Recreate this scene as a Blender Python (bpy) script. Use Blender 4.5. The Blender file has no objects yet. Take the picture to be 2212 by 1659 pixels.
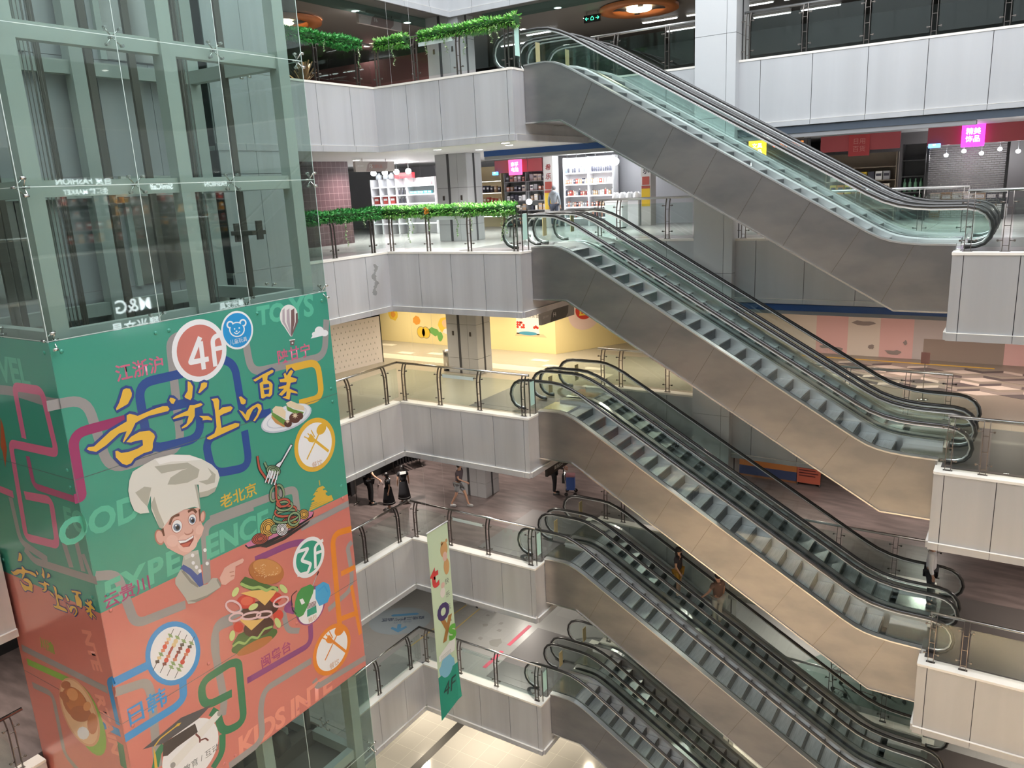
import bpy, bmesh, math, random
from mathutils import Vector, Matrix
R = random.Random(7)
SC = bpy.context.scene
COL = SC.collection
PI = math.pi

# ---------------------------------------------------------------- camera
def look_matrix(loc, yaw, pitch, roll):
    d = Vector((math.sin(yaw)*math.cos(pitch), math.cos(yaw)*math.cos(pitch), math.sin(pitch)))
    r = Vector((math.cos(yaw), -math.sin(yaw), 0)); u = r.cross(d)
    r2 = r*math.cos(roll)+u*math.sin(roll); u2 = -r*math.sin(roll)+u*math.cos(roll)
    m = Matrix((r2, u2, -d)).transposed().to_4x4(); m.translation = loc
    return m
cd = bpy.data.cameras.new('camera'); cam = bpy.data.objects.new('camera', cd); COL.objects.link(cam)
cd.sensor_fit = 'HORIZONTAL'; cd.sensor_width = 36.0; cd.lens = 36.0*1707.73/2212
cd.clip_end = 200; cd.clip_start = 0.05
cam.matrix_world = look_matrix(Vector((15.967, -17.879, 1.683)), -0.5829, -0.2439, -0.0502)
SC.camera = cam

# ---------------------------------------------------------------- world, skylight, exposure
wd = bpy.data.worlds.new('World'); SC.world = wd; wd.use_nodes = True
wd.node_tree.nodes['Background'].inputs[0].default_value = (0.80, 0.88, 1.0, 1)
wd.node_tree.nodes['Background'].inputs[1].default_value = 0.5
SC.view_settings.view_transform = 'Standard'; SC.view_settings.look = 'None'
SC.view_settings.gamma = 1.0; SC.view_settings.use_curve_mapping = False
SC.view_settings.exposure = 0.9
SC.cycles.transparent_max_bounces = 40
SC.cycles.max_bounces = 7
SC.cycles.diffuse_bounces = 3
SC.cycles.glossy_bounces = 3
SC.cycles.sample_clamp_indirect = 8
SC.cycles.use_denoising = True
def area_light(name, loc, sx, sy, power, col=(1, 1, 1), rot=(0, 0, 0), spread=180):
    l = bpy.data.lights.new(name, 'AREA'); l.shape = 'RECTANGLE'; l.size = sx; l.size_y = sy
    l.energy = power; l.color = col; l.spread = math.radians(spread)
    o = bpy.data.objects.new(name, l); o.location = loc; o.rotation_euler = rot; COL.objects.link(o)
    return o
# daylight through the atrium roof glazing
area_light('skylight_lamp', (10.5, -7.0, 14.6), 19, 19, 2700, (0.96, 0.98, 1.0))

# ---------------------------------------------------------------- helpers
H = 4.6
def Z(k): return (k-5)*H
def link(o):
    COL.objects.link(o); return o
class MB:
    def __init__(s): s.v = []; s.f = []; s.m = []; s.sm = []
    def add(s, vs, fs, mi=0, smooth=False):
        b = len(s.v); s.v += [tuple(p) for p in vs]
        for f in fs: s.f.append([b+i for i in f]); s.m.append(mi); s.sm.append(smooth)
        return s
    def box(s, x0, x1, y0, y1, z0, z1, mi=0):
        vs = [(x, y, z) for z in (z0, z1) for y in (y0, y1) for x in (x0, x1)]
        return s.add(vs, [(0, 2, 3, 1), (4, 5, 7, 6), (0, 1, 5, 4), (2, 6, 7, 3), (0, 4, 6, 2), (1, 3, 7, 5)], mi)
    def obox(s, c, ax, ay, az, mi=0):          # centre + three half axes
        c = Vector(c); ax = Vector(ax); ay = Vector(ay); az = Vector(az)
        vs = [c+i*ax+j*ay+k*az for k in (-1, 1) for j in (-1, 1) for i in (-1, 1)]
        return s.add(vs, [(0, 2, 3, 1), (4, 5, 7, 6), (0, 1, 5, 4), (2, 6, 7, 3), (0, 4, 6, 2), (1, 3, 7, 5)], mi)
    def bar(s, p0, p1, side, w, t, mi=0):      # flat bar from p0 to p1
        p0 = Vector(p0); p1 = Vector(p1); d = p1-p0; sd = Vector(side); sd = (sd-d*(sd.dot(d)/d.dot(d))).normalized()
        n = d.cross(sd).normalized()
        return s.obox((p0+p1)/2, d/2, sd*w/2, n*t/2, mi)
    def prism(s, poly, axis, a0, a1, mi=0):    # polygon in the two other axes, extruded along axis
        def P(q, a):
            return {'x': (a, q[0], q[1]), 'y': (q[0], a, q[1]), 'z': (q[0], q[1], a)}[axis]
        n = len(poly); vs = [P(q, a0) for q in poly]+[P(q, a1) for q in poly]
        fs = [tuple(range(n))[::-1], tuple(range(n, 2*n))]+[(i, (i+1) % n, n+(i+1) % n, n+i) for i in range(n)]
        return s.add(vs, fs, mi)
    def tube(s, pts, r, n=8, mi=0, cap=True, squash=1.0):
        pts = [Vector(p) for p in pts]; rings = []
        for i, p in enumerate(pts):
            t = (pts[min(i+1, len(pts)-1)]-pts[max(i-1, 0)]).normalized()
            if i == 0:
                a = Vector((0, 0, 1)) if abs(t.z) < .9 else Vector((1, 0, 0))
                u = t.cross(a).normalized()
            else: u = (u-t*u.dot(t)).normalized()
            w = t.cross(u); rr = r[i] if isinstance(r, (list, tuple)) else r
            rings.append([p+u*math.cos(2*PI*j/n)*rr+w*math.sin(2*PI*j/n)*rr*squash for j in range(n)])
        vs = [q for g in rings for q in g]; fs = []
        for i in range(len(pts)-1):
            for j in range(n): fs.append((i*n+j, i*n+(j+1) % n, (i+1)*n+(j+1) % n, (i+1)*n+j))
        s.add(vs, fs, mi, True)
        if cap:
            b = len(s.v)-len(vs)
            s.f.append([b+j for j in range(n)][::-1]); s.m.append(mi); s.sm.append(False)
            s.f.append([b+(len(pts)-1)*n+j for j in range(n)]); s.m.append(mi); s.sm.append(False)
        return s
    def lathe(s, c, prof, n=20, mi=0):         # (radius, z) profile round a vertical axis
        c = Vector(c); vs = []; fs = []
        for r, z in prof: vs += [c+Vector((r*math.cos(2*PI*j/n), r*math.sin(2*PI*j/n), z)) for j in range(n)]
        for i in range(len(prof)-1):
            for j in range(n): fs.append((i*n+j, i*n+(j+1) % n, (i+1)*n+(j+1) % n, (i+1)*n+j))
        return s.add(vs, fs, mi, True)
    def ball(s, c, r, n=10, mi=0, sc=(1, 1, 1)):
        c = Vector(c); vs = []; fs = []; m = max(4, n//2)
        for i in range(m+1):
            a = PI*i/m
            vs += [c+Vector((r*sc[0]*math.sin(a)*math.cos(2*PI*j/n), r*sc[1]*math.sin(a)*math.sin(2*PI*j/n), r*sc[2]*math.cos(a))) for j in range(n)]
        for i in range(m):
            for j in range(n): fs.append((i*n+j, (i+1)*n+j, (i+1)*n+(j+1) % n, i*n+(j+1) % n))
        return s.add(vs, fs, mi, True)
    def mesh(s, name, mats):
        me = bpy.data.meshes.new(name); me.from_pydata(s.v, [], s.f)
        for m in (mats if isinstance(mats, (list, tuple)) else [mats]): me.materials.append(m)
        me.polygons.foreach_set('material_index', s.m); me.polygons.foreach_set('use_smooth', s.sm)
        me.validate(); me.update()
        return me
    def build(s, name, mats, parent=None, bevel=0):
        o = link(bpy.data.objects.new(name, s.mesh(name, mats)))
        if parent: o.parent = parent
        if bevel:
            b = o.modifiers.new('edge', 'BEVEL'); b.width = bevel; b.segments = 2; b.limit_method = 'ANGLE'
        return o
def tag(o, label, cat, group=None, kind=None):
    if label: o['label'] = label
    if cat: o['category'] = cat
    if group: o['group'] = group
    if kind: o['kind'] = kind
    return o
def thing(name, label, cat, loc=(0, 0, 0), rz=0, group=None):
    o = link(bpy.data.objects.new(name, None)); o.location = loc; o.rotation_euler.z = rz
    o.empty_display_size = .2
    return tag(o, label, cat, group)
def struct(o, label, cat='building'):
    return tag(o, label, cat, None, 'structure')
def dup(root, loc=None, rz=None, label=None, group=None):
    def cp(o, par):
        c = o.copy(); COL.objects.link(c)
        if par: c.parent = par
        for ch in list(o.children): cp(ch, c)
        return c
    c = cp(root, None)
    if loc is not None: c.location = loc
    if rz is not None: c.rotation_euler.z = rz
    if label: c['label'] = label
    if group: c['group'] = group
    return c
def arc(c, r, a0, a1, n, f):                   # f maps (u, v) to a point
    return [f(c[0]+r*math.cos(a0+(a1-a0)*i/n), c[1]+r*math.sin(a0+(a1-a0)*i/n)) for i in range(n+1)]
def text_mesh(body, size, bold=0.0, shear=0.0, align='CENTER', space=1.0, ext=0.0):
    c = bpy.data.curves.new('lettering', 'FONT'); c.body = body; c.size = size; c.offset = bold; c.shear = shear
    c.align_x = align; c.align_y = 'CENTER'; c.space_character = space; c.extrude = ext; c.resolution_u = 3
    o = bpy.data.objects.new('lettering', c); COL.objects.link(o)
    dg = bpy.context.evaluated_depsgraph_get()
    me = bpy.data.meshes.new_from_object(o.evaluated_get(dg))
    bpy.data.objects.remove(o); bpy.data.curves.remove(c)
    return me
def lettering(name, body, size, m, mat4, parent=None, **kw):
    me = text_mesh(body, size, **kw); me.materials.clear(); me.materials.append(m)
    me.transform(mat4); o = link(bpy.data.objects.new(name, me))
    if parent: o.parent = parent
    return o
def basis(o, u, v):                            # text frame: u = reading direction, v = up
    u = Vector(u); v = Vector(v); n = u.cross(v).normalized()
    m = Matrix((u, v, n)).transposed().to_4x4(); m.translation = Vector(o)
    return m

# ---------------------------------------------------------------- materials
def node(nt, t, **kw):
    n = nt.nodes.new(t)
    for k, v in kw.items(): setattr(n, k, v)
    return n
def mat(name, col, rough=.5, metal=0.0, noise=None, emit=None, bump=None, coat=0, spec=.5, col2=None, alpha=1):
    m = bpy.data.materials.new(name); m.use_nodes = True; nt = m.node_tree; b = nt.nodes['Principled BSDF']
    b.inputs['Base Color'].default_value = (*col, 1); b.inputs['Roughness'].default_value = rough
    b.inputs['Metallic'].default_value = metal; b.inputs['Specular IOR Level'].default_value = spec
    if coat: b.inputs['Coat Weight'].default_value = coat; b.inputs['Coat Roughness'].default_value = .08
    if emit and name != 'strip_glow': m.cycles.emission_sampling = 'NONE'     # small glowing lenses; the lamps beside them carry the light
    if emit: b.inputs['Emission Color'].default_value = (*emit[0], 1); b.inputs['Emission Strength'].default_value = emit[1]
    if noise:
        sc, amt = noise
        tc = node(nt, 'ShaderNodeTexCoord'); mp = node(nt, 'ShaderNodeMapping')
        mp.inputs['Scale'].default_value = sc if isinstance(sc, tuple) else (sc, sc, sc)
        nz = node(nt, 'ShaderNodeTexNoise'); nz.inputs['Scale'].default_value = 1; nz.inputs['Detail'].default_value = 4
        rp = node(nt, 'ShaderNodeValToRGB'); c2 = col2 or tuple(c*(1-amt) for c in col)
        rp.color_ramp.elements[0].position = .35; rp.color_ramp.elements[1].position = .65
        rp.color_ramp.elements[0].color = (*c2, 1); rp.color_ramp.elements[1].color = (*col, 1)
        nt.links.new(tc.outputs['Object'], mp.inputs[0]); nt.links.new(mp.outputs[0], nz.inputs['Vector'])
        nt.links.new(nz.outputs['Fac'], rp.inputs[0]); nt.links.new(rp.outputs[0], b.inputs['Base Color'])
        if bump:
            bp = node(nt, 'ShaderNodeBump'); bp.inputs['Strength'].default_value = bump
            nt.links.new(nz.outputs['Fac'], bp.inputs['Height']); nt.links.new(bp.outputs[0], b.inputs['Normal'])
    return m
def glass(name, tint, refl=1.0, rough=.02, ior=1.5):
    m = bpy.data.materials.new(name); m.use_nodes = True; nt = m.node_tree
    for n in list(nt.nodes):
        if n.type != 'OUTPUT_MATERIAL': nt.nodes.remove(n)
    out = [n for n in nt.nodes][0]
    tr = node(nt, 'ShaderNodeBsdfTransparent'); tr.inputs[0].default_value = (*tint, 1)
    gl = node(nt, 'ShaderNodeBsdfGlossy'); gl.inputs['Roughness'].default_value = rough
    gl.inputs['Color'].default_value = (.95, 1, .98, 1)
    # two-sided Fresnel (Schlick) so that both faces of a pane reflect alike
    f0 = ((ior-1)/(ior+1))**2
    ge = node(nt, 'ShaderNodeNewGeometry'); dt = node(nt, 'ShaderNodeVectorMath', operation='DOT_PRODUCT')
    nt.links.new(ge.outputs['Normal'], dt.inputs[0]); nt.links.new(ge.outputs['Incoming'], dt.inputs[1])
    ab = node(nt, 'ShaderNodeMath', operation='ABSOLUTE'); nt.links.new(dt.outputs['Value'], ab.inputs[0])
    sb = node(nt, 'ShaderNodeMath', operation='SUBTRACT'); sb.inputs[0].default_value = 1; nt.links.new(ab.outputs[0], sb.inputs[1])
    pw = node(nt, 'ShaderNodeMath', operation='POWER'); pw.inputs[1].default_value = 5; nt.links.new(sb.outputs[0], pw.inputs[0])
    mu = node(nt, 'ShaderNodeMath', operation='MULTIPLY_ADD'); mu.inputs[1].default_value = (1-f0)*refl; mu.inputs[2].default_value = f0*refl
    nt.links.new(pw.outputs[0], mu.inputs[0])
    mx = node(nt, 'ShaderNodeMixShader')
    nt.links.new(mu.outputs[0], mx.inputs[0])
    nt.links.new(tr.outputs[0], mx.inputs[1]); nt.links.new(gl.outputs[0], mx.inputs[2])
    nt.links.new(mx.outputs[0], out.inputs['Surface'])
    return m
def grid_mat(name, col, line, sx, sy, w=.02, rough=.4, axes=(0, 1), off=(0, 0), noise=0.0, metal=0, coat=0):
    """rectangular tiles with joints, in object space along two axes"""
    m = mat(name, col, rough, metal, coat=coat); nt = m.node_tree; b = nt.nodes['Principled BSDF']
    tc = node(nt, 'ShaderNodeTexCoord'); sp = node(nt, 'ShaderNodeSeparateXYZ'); nt.links.new(tc.outputs['Object'], sp.inputs[0])
    outs = []; cells = []
    for ax, s, of in ((axes[0], sx, off[0]), (axes[1], sy, off[1])):
        a = node(nt, 'ShaderNodeMath', operation='ADD'); a.inputs[1].default_value = of+100*s
        nt.links.new(sp.outputs[ax], a.inputs[0])
        d = node(nt, 'ShaderNodeMath', operation='DIVIDE'); d.inputs[1].default_value = s; nt.links.new(a.outputs[0], d.inputs[0])
        fr = node(nt, 'ShaderNodeMath', operation='FRACT'); nt.links.new(d.outputs[0], fr.inputs[0])
        fl = node(nt, 'ShaderNodeMath', operation='FLOOR'); nt.links.new(d.outputs[0], fl.inputs[0]); cells.append(fl)
        lt = node(nt, 'ShaderNodeMath', operation='LESS_THAN'); lt.inputs[1].default_value = w/s; nt.links.new(fr.outputs[0], lt.inputs[0])
        outs.append(lt)
    mx = node(nt, 'ShaderNodeMath', operation='MAXIMUM'); nt.links.new(outs[0].outputs[0], mx.inputs[0]); nt.links.new(outs[1].outputs[0], mx.inputs[1])
    mc = node(nt, 'ShaderNodeMix', data_type='RGBA')
    mc.inputs['A'].default_value = (*col, 1); mc.inputs['B'].default_value = (*line, 1)
    nt.links.new(mx.outputs[0], mc.inputs['Factor'])
    if noise:
        cb = node(nt, 'ShaderNodeCombineXYZ'); nt.links.new(cells[0].outputs[0], cb.inputs[0]); nt.links.new(cells[1].outputs[0], cb.inputs[1])
        wn = node(nt, 'ShaderNodeTexWhiteNoise', noise_dimensions='3D'); nt.links.new(cb.outputs[0], wn.inputs['Vector'])
        m2 = node(nt, 'ShaderNodeMix', data_type='RGBA')
        m2.inputs['A'].default_value = (*col, 1); m2.inputs['B'].default_value = (*[c*(1-noise) for c in col], 1)
        nt.links.new(wn.outputs['Value'], m2.inputs['Factor']); nt.links.new(m2.outputs['Result'], mc.inputs['A'])
    nt.links.new(mc.outputs['Result'], b.inputs['Base Color'])
    return m
M = {}
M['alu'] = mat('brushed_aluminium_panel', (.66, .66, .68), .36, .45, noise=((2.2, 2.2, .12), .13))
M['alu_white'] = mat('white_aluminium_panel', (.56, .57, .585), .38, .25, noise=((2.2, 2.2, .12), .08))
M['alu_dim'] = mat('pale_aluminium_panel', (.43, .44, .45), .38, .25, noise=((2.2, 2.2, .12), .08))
M['joint'] = mat('dark_joint', (.06, .06, .065), .8)
M['coping'] = mat('cream_coping', (.86, .82, .75), .3)
M['steel'] = mat('brushed_steel', (.74, .72, .69), .22, 1)
M['steel_dark'] = mat('dark_steel', (.20, .18, .165), .32, .9)
M['steel_bright'] = mat('bright_steel', (.74, .74, .74), .34, 1)
M['stainless'] = mat('stainless_cladding', (.33, .318, .312), .36, .9, noise=((.8, .8, 1.7), .2), col2=(.245, .243, .25))
M['rubber'] = mat('black_rubber', (.025, .023, .022), .28, 0, coat=.4)
M['step'] = mat('step_metal', (.55, .56, .57), .42, .55, noise=((60, 2, 2), .25))
M['riser'] = mat('step_riser', (.11, .115, .12), .5, .4)
M['glass'] = glass('clear_glass', (.90, .945, .93), .8)
M['glass_esc'] = glass('balustrade_glass', (.935, .972, .96), .8)
M['glass_lift'] = glass('green_lift_glass', (.83, .885, .865), 1.0)
M['lift_steel'] = mat('grey_green_painted_steel', (.50, .55, .51), .45)
M['skirt'] = mat('bright_skirting', (.72, .73, .73), .38, .8)
M['lift_dark'] = mat('dark_guide_steel', (.17, .155, .135), .5, .4)
M['white'] = mat('white_paint', (.80, .80, .79), .5)
M['black'] = mat('black_paint', (.012, .012, .013), .5)
M['dark'] = mat('dark_grey', (.06, .06, .062), .6)
M['grey'] = mat('mid_grey', (.30, .30, .31), .55)
M['blue_trim'] = mat('blue_trim', (.03, .09, .28), .4)
M['lens'] = mat('lamp_lens', (1, 1, 1), .5, emit=((1, .96, .9), 9))
M['lens_dim'] = mat('tube_lens', (1, 1, 1), .5, emit=((.95, .98, 1), 4))
# ---------------------------------------------------------------- the building shell
LVL = {7: 'level above the top floor', 6: 'top floor', 5: 'lit cosmetics-shop floor', 4: 'yellow-walled floor', 3: 'dark brown-floored level',
       2: 'level with the blue floor arrow', 1: 'white-tiled bottom floor'}
FLOORM = {
 6: mat('floor_dark_tile', (.16, .15, .14), .3),
 5: grid_mat('floor_grey_tile', (.42, .41, .40), (.25, .25, .25), .8, .8, .008, .22, noise=.08),
 4: grid_mat('floor_khaki_tile', (.37, .33, .26), (.27, .24, .19), .8, .8, .008, .28, noise=.06),
 3: mat('floor_brown_vinyl', (.165, .128, .122), .36, noise=((1.2, 5, 1), .38)),
 2: grid_mat('floor_grey_stone', (.31, .305, .295), (.26, .26, .25), .8, .8, .01, .3, noise=.10),
 1: grid_mat('floor_white_tile', (.32, .318, .31), (.55, .53, .5), .8, .8, .006, .10, noise=.05)}
CEILM = {7: mat('ceiling_dark_grey', (.17, .16, .15), .6), 6: mat('ceiling_pale_grey', (.55, .55, .55), .55),
         5: mat('ceiling_white', (.6, .58, .54), .6), 4: mat('ceiling_grey', (.32, .31, .30), .6),
         3: mat('ceiling_grey_lower', (.34, .34, .33), .6), 2: mat('ceiling_pale_lower', (.6, .6, .58), .6)}
BX = (-14, 24, -20.5, 17)                      # outer walls
NOTCH = [(-.07, -11.68), (-.32, -11.68), (-.32, -5.54), (-.07, -5.54)]   # the lift tower bites into the slab edge
def slab_poly(k):
    if k >= 7:
        inner = [(-.07, -17.27)]+NOTCH+[(-.07, 3.87), (20.57, 3.87), (20.57, -17.27)]
    elif k == 6:
        inner = [(-.07, -17.27)]+NOTCH+[(-.07, .07), (4.56, .07), (4.56, 4.07), (20.57, 4.07), (20.57, -17.27)]
    else:
        inner = [(-.07, -17.27)]+NOTCH+[(-.07, .07), (4.56, .07), (4.56, 4.07), (14.79, 4.07), (14.79, .17), (20.57, .17), (20.57, -17.27)]
    x0, x1, y0, y1 = BX
    # ring = outer walked once, cut open along the near edge to reach the inner loop
    return [(0, y0), (x0, y0), (x0, y1), (x1, y1), (x1, y0), (0.001, y0), (.001, -17.27)]+inner[:0:-1]+[inner[0]]
def slab(k):
    z = Z(k)
    m = MB(); m.prism(slab_poly(k), 'z', z-.12, z-.002)
    struct(m.build('floor', FLOORM.get(k, FLOORM[6])), f'floor slab of the {LVL[k]}', 'floor')
    zc = Z(k)-2.15 if k == 7 else z-1.76
    m = MB(); m.prism(slab_poly(k), 'z', zc, zc+.1)
    struct(m.build('ceiling', CEILM[k]), f'ceiling under the {LVL[k]}', 'ceiling')
for k in (2, 3, 4, 5, 6, 7): slab(k)
m = MB().box(BX[0], BX[1], BX[2], BX[3], Z(1)-.15, Z(1)-.002)
struct(m.build('floor', FLOORM[1]), 'white glossy tiled ground floor', 'floor')
wallm = mat('wall_dark', (.10, .10, .105), .6); wallp = mat('wall_pale', (.50, .50, .50), .6)
zt = 14.8
for nm, b in (('wall_west', (BX[0]-.2, BX[0], BX[2], BX[3])), ('wall_east', (BX[1], BX[1]+.2, BX[2], BX[3])),
              ('wall_south', (BX[0], BX[1], BX[2]-.2, BX[2])), ('wall_north', (BX[0], BX[1], BX[3], BX[3]+.2))):
    struct(MB().box(*b, Z(1)-.15, zt).build(nm, wallp if nm != 'wall_north' else wallm), f'dark outer wall on the {nm[5:]} side', 'wall')
# roof ring round the skylight
m = MB()
for b in ((BX[0], 0, BX[2], BX[3]), (20.5, BX[1], BX[2], BX[3]), (0, 20.5, 3.8, BX[3]), (0, 20.5, BX[2], -17.2)): m.box(*b, zt, zt+.2)
struct(m.build('roof', M['white']), 'roof around the skylight', 'roof')

def fascia(name, label, p0, p1, z, nrm, joints, depth=1.61, m='alu', coping=True, trim=.155, ztop=None):
    """panelled edge of a slab from p0 to p1: backing, panels with open joints, coping and a projecting lower trim"""
    p0 = Vector((*p0, 0)); p1 = Vector((*p1, 0)); L = (p1-p0).length; u = (p1-p0)/L; n = Vector((*nrm, 0))
    top = z if ztop is None else ztop
    mb = MB()
    def bx(a, b, o0, o1, z0, z1, mi):
        c = p0+u*((a+b)/2)+n*((o0+o1)/2); c.z = (z0+z1)/2
        mb.obox(c, u*(b-a)/2, n*(o1-o0)/2, Vector((0, 0, (z1-z0)/2)), mi)
    bx(.05, L-.05, -.06, -.035, z-depth-trim, top-.06, 1)
    js = [0]+[j for j in joints if 0 < j < L]+[L]
    for a, b in zip(js, js[1:]):
        bx(a+(.007 if a > 0 else 0), b-(.007 if b < L else 0), -.03, 0, z-depth, top-.05, 0)
        bx(a+(.004 if a > 0 else 0), b-(.004 if b < L else 0), -.02, .05, z-depth-trim, z-depth, 0)
    bx(0, L, -.0, .053, z-depth, z-depth+.006, 2)  # cream top painted on the trim, as if its ledge caught skylight
    if coping: bx(0, L, -.30, .014, top-.05, top+(.004 if 'return' not in name else .0015), 2)
    o = mb.build(name, [M[m], M['joint'], M['coping']])
    return struct(o, label, 'fascia')
FJ = [1.17, 2.32, 3.46, 4.49]
M['near'] = mat('near_side_panel', (.20, .20, .21), .4, .2)  # unseen side, toned dark so the escalator cladding reflects darkness
LJ = [.97+1.25*i for i in range(14)]
BJ = [9.71+1.29*i-4.65 for i in range(-3, 10)]
for k in (2, 3, 4, 5, 6):
    z = Z(k); n = LVL[k]; w = 'alu'
    fascia('wall_left', f'panelled slab edge between the lift and the landing, {n}', (0, 0), (0, -5.54), z, (1, 0), LJ, m=w)
    fascia('wall_left', f'panelled slab edge on the viewer side of the lift, {n}', (0, -11.68), (0, -17.2), z, (1, 0), LJ, m=w)
    fascia('wall_front', f'panelled slab edge of the landing before the escalators, {n}', (0, 0), (4.65, 0), z, (0, -1), FJ, m=w)
    fascia('wall_return', f'short panelled return beside the escalator head, {n}', (4.65, .032), (4.65, 4.0), z, (1, 0), [], m=w)
    if k == 6:
        fascia('wall_back', f'pale panelled slab edge across the atrium, {n}', (4.65, 4), (20.5, 4), z, (0, -1), BJ, m='alu_white', depth=1.62, trim=.12)
    else:
        fascia('wall_back', f'pale panelled slab edge behind the escalators, {n}', (4.65, 4), (14.7, 4), z, (0, -1), BJ, m='alu_white', depth=1.62, trim=.12)
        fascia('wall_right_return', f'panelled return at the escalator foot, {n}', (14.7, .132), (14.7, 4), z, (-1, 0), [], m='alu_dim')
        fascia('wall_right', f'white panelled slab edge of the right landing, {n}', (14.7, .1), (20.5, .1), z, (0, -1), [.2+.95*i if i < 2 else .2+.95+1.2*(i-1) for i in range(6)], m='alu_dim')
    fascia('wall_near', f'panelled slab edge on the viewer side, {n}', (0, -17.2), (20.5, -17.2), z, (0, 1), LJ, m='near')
    fascia('wall_near_right', f'panelled slab edge out of view to the east, {n}', (20.5, .1 if k < 6 else 4), (20.5, -17.2), z, (-1, 0), LJ, m=w)
m = MB(); rs = random.Random(8)
for i in range(26):
    zz = -.32-.034*i; c = -.60+.05*math.sin(i*.5)-.003*i; wd = .05+.07*abs(math.sin(i*.45+.4))
    k = 9; m.add([(.0015+.0001*i, c+wd*math.cos(2*PI*j/k)*rs.uniform(.4, 1.1), zz+.04*math.sin(2*PI*j/k)*rs.uniform(.5, 1.2)) for j in range(k)], [tuple(range(k))])
struct(m.build('wall_stain', mat('grime', (.24, .24, .24), .6)), 'dark grime stain down the slab edge panel near the lift, cosmetics-shop floor', 'wall')
# the level above: blind walls up to the roof
z7 = Z(7)-.5
fascia('wall_left', 'pale panelled wall above the top floor, landing side of the lift', (0, 3.8), (0, -5.54), z7, (1, 0), LJ, m='alu_white', coping=False, ztop=zt)
fascia('wall_left', 'pale panelled wall above the top floor, viewer side of the lift', (0, -11.68), (0, -17.2), z7, (1, 0), LJ, m='alu_white', coping=False, ztop=zt)
fascia('wall_back', 'pale panelled wall above the top floor, back side', (0, 3.8), (20.5, 3.8), z7, (0, -1), [.9+1.4*i for i in range(14)], m='alu_white', coping=False, ztop=zt)
fascia('wall_east', 'pale panelled wall above the top floor, east side', (20.5, 3.8), (20.5, -17.2), z7, (-1, 0), LJ, m='alu_white', coping=False, ztop=zt)
fascia('wall_south', 'pale panelled wall above the top floor, viewer side', (0, -17.2), (20.5, -17.2), z7, (0, 1), LJ, m='alu_white', coping=False, ztop=zt)
# smoke curtain glass under that wall
gm = glass('smoke_curtain_glass', (.62, .78, .76), 1)
struct(MB().box(-1.02, -1.0, -14, 4.9, 6.78, 7.05).build('trim_glass', gm), 'teal glass smoke curtain under the top ceiling, lift side', 'trim')
struct(MB().box(.7, 7.9, 4.62, 4.64, 6.78, 7.05).build('trim_glass', gm), 'teal glass smoke curtain under the top ceiling, back side', 'trim')
pm_dark = mat('trim_blue_grey', (.07, .09, .12), .45)
# blue trim below the back edge
for k, x0 in ((6, .9), (5, 9.2)):
    if k == 6: struct(MB().box(9.16, 20.4, 4.0, 4.1, Z(k)-1.93, Z(k)-1.76).build('trim_grey', pm_dark), 'dark blue-grey strip under the top back edge, past the pale column', 'trim')
    struct(MB().box(x0, 8.0 if k == 6 else 14.68, 4.0, 4.1, Z(k)-1.93, Z(k)-1.76).build('trim_blue', M['blue_trim']), f'blue strip under the back edge of the {LVL[k]}', 'trim')
    struct(MB().box(x0, 14.68, 4.02, 4.4, Z(k)-2.03, Z(k)-1.93).build('trim_grey', M['grey']), f'grey strip below the blue strip, {LVL[k]}', 'trim')

# columns --------------------------------------------------------------
colm = mat('column_cladding', (.52, .53, .55), .42, .35)
def column(name, label, x0, x1, y0, y1, z0, z1, m, hj, vj, slots=()):
    """clad column with horizontal joints at hj, vertical joints on the front at vj and dark slots"""
    mb = MB(); mb.box(x0+.015, x1-.015, y0+.015, y1-.015, z0, z1, 1)
    xs = [x0]+list(vj)+[x1]; zs = [z0]+list(hj)+[z1]
    for a, b in zip(zs, zs[1:]):
        for c, d in zip(xs, xs[1:]):
            mb.box(c+.005, d-.005, y0, y0+.02, a+.005, b-.005, 0)
        mb.box(x1-.02, x1, y0+.005, y1, a+.005, b-.005, 0); mb.box(x0, x0+.02, y0+.005, y1, a+.005, b-.005, 0)
    for s, w in slots: mb.box(s-w/2, s+w/2, y0-.004, y0+.03, z0, z1, 1)
    mb.box(x1-.03, x1+.004, (y0+y1)/2-.05, (y0+y1)/2+.05, z0, z1, 1)
    return struct(mb.build(name, [m, M['joint']]), label, 'column')
for k in (1, 2, 3, 4, 5, 6):
    z = Z(k); top = Z(k+1)-1.76 if k < 6 else 7.06
    c = column('column', f'grey clad column with dark slots by the landing, {LVL[k]}', -1.0, .28, 3.85, 4.7, z, top, colm, [z+.55, z+1.75], [-.1], slots=[(-.47, .1)])
    for x in (-.72, .02):
        MB().box(x-.035, x+.035, 3.835, 3.85, z+1.35, z+1.5).build('socket_cover', M['steel_dark'], c)
colw = mat('white_column_cladding', (.60, .61, .62), .4, .2)
hj = [Z(1)+1.0+2.06*i for i in range(15)]
column('column', 'tall pale panelled column beside the upper escalator', 8.05, 9.15, 3.72, 4.8, Z(1), zt, colw, [h for h in hj if h < zt], [8.9])

# inlays on floors -----------------------------------------------------
fm = mat('floor_border_cream', (.66, .58, .45), .25)
lt = mat('floor_light_tile', (.68, .62, .50), .25)
struct(MB().box(-9, 4.6, 4.9, 5.6, Z(4)-.003, Z(4)+.004).build('floor_inlay', fm), 'cream border strip on the yellow-walled floor', 'floor')
mb = MB()
for x, y in ((-6.7, 7.0), (-4.8, 5.9), (-3.5, 6.2), (1.1, 6.6), (2.0, 5.9), (3.6, 6.1), (-1.9, 6.5)): mb.box(x-.35, x+.35, y-.1, y+.22, Z(4)-.003, Z(4)+.004)
struct(mb.build('floor_inlay', lt), 'pale tiles set in the khaki floor of the yellow-walled level', 'floor')
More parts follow.
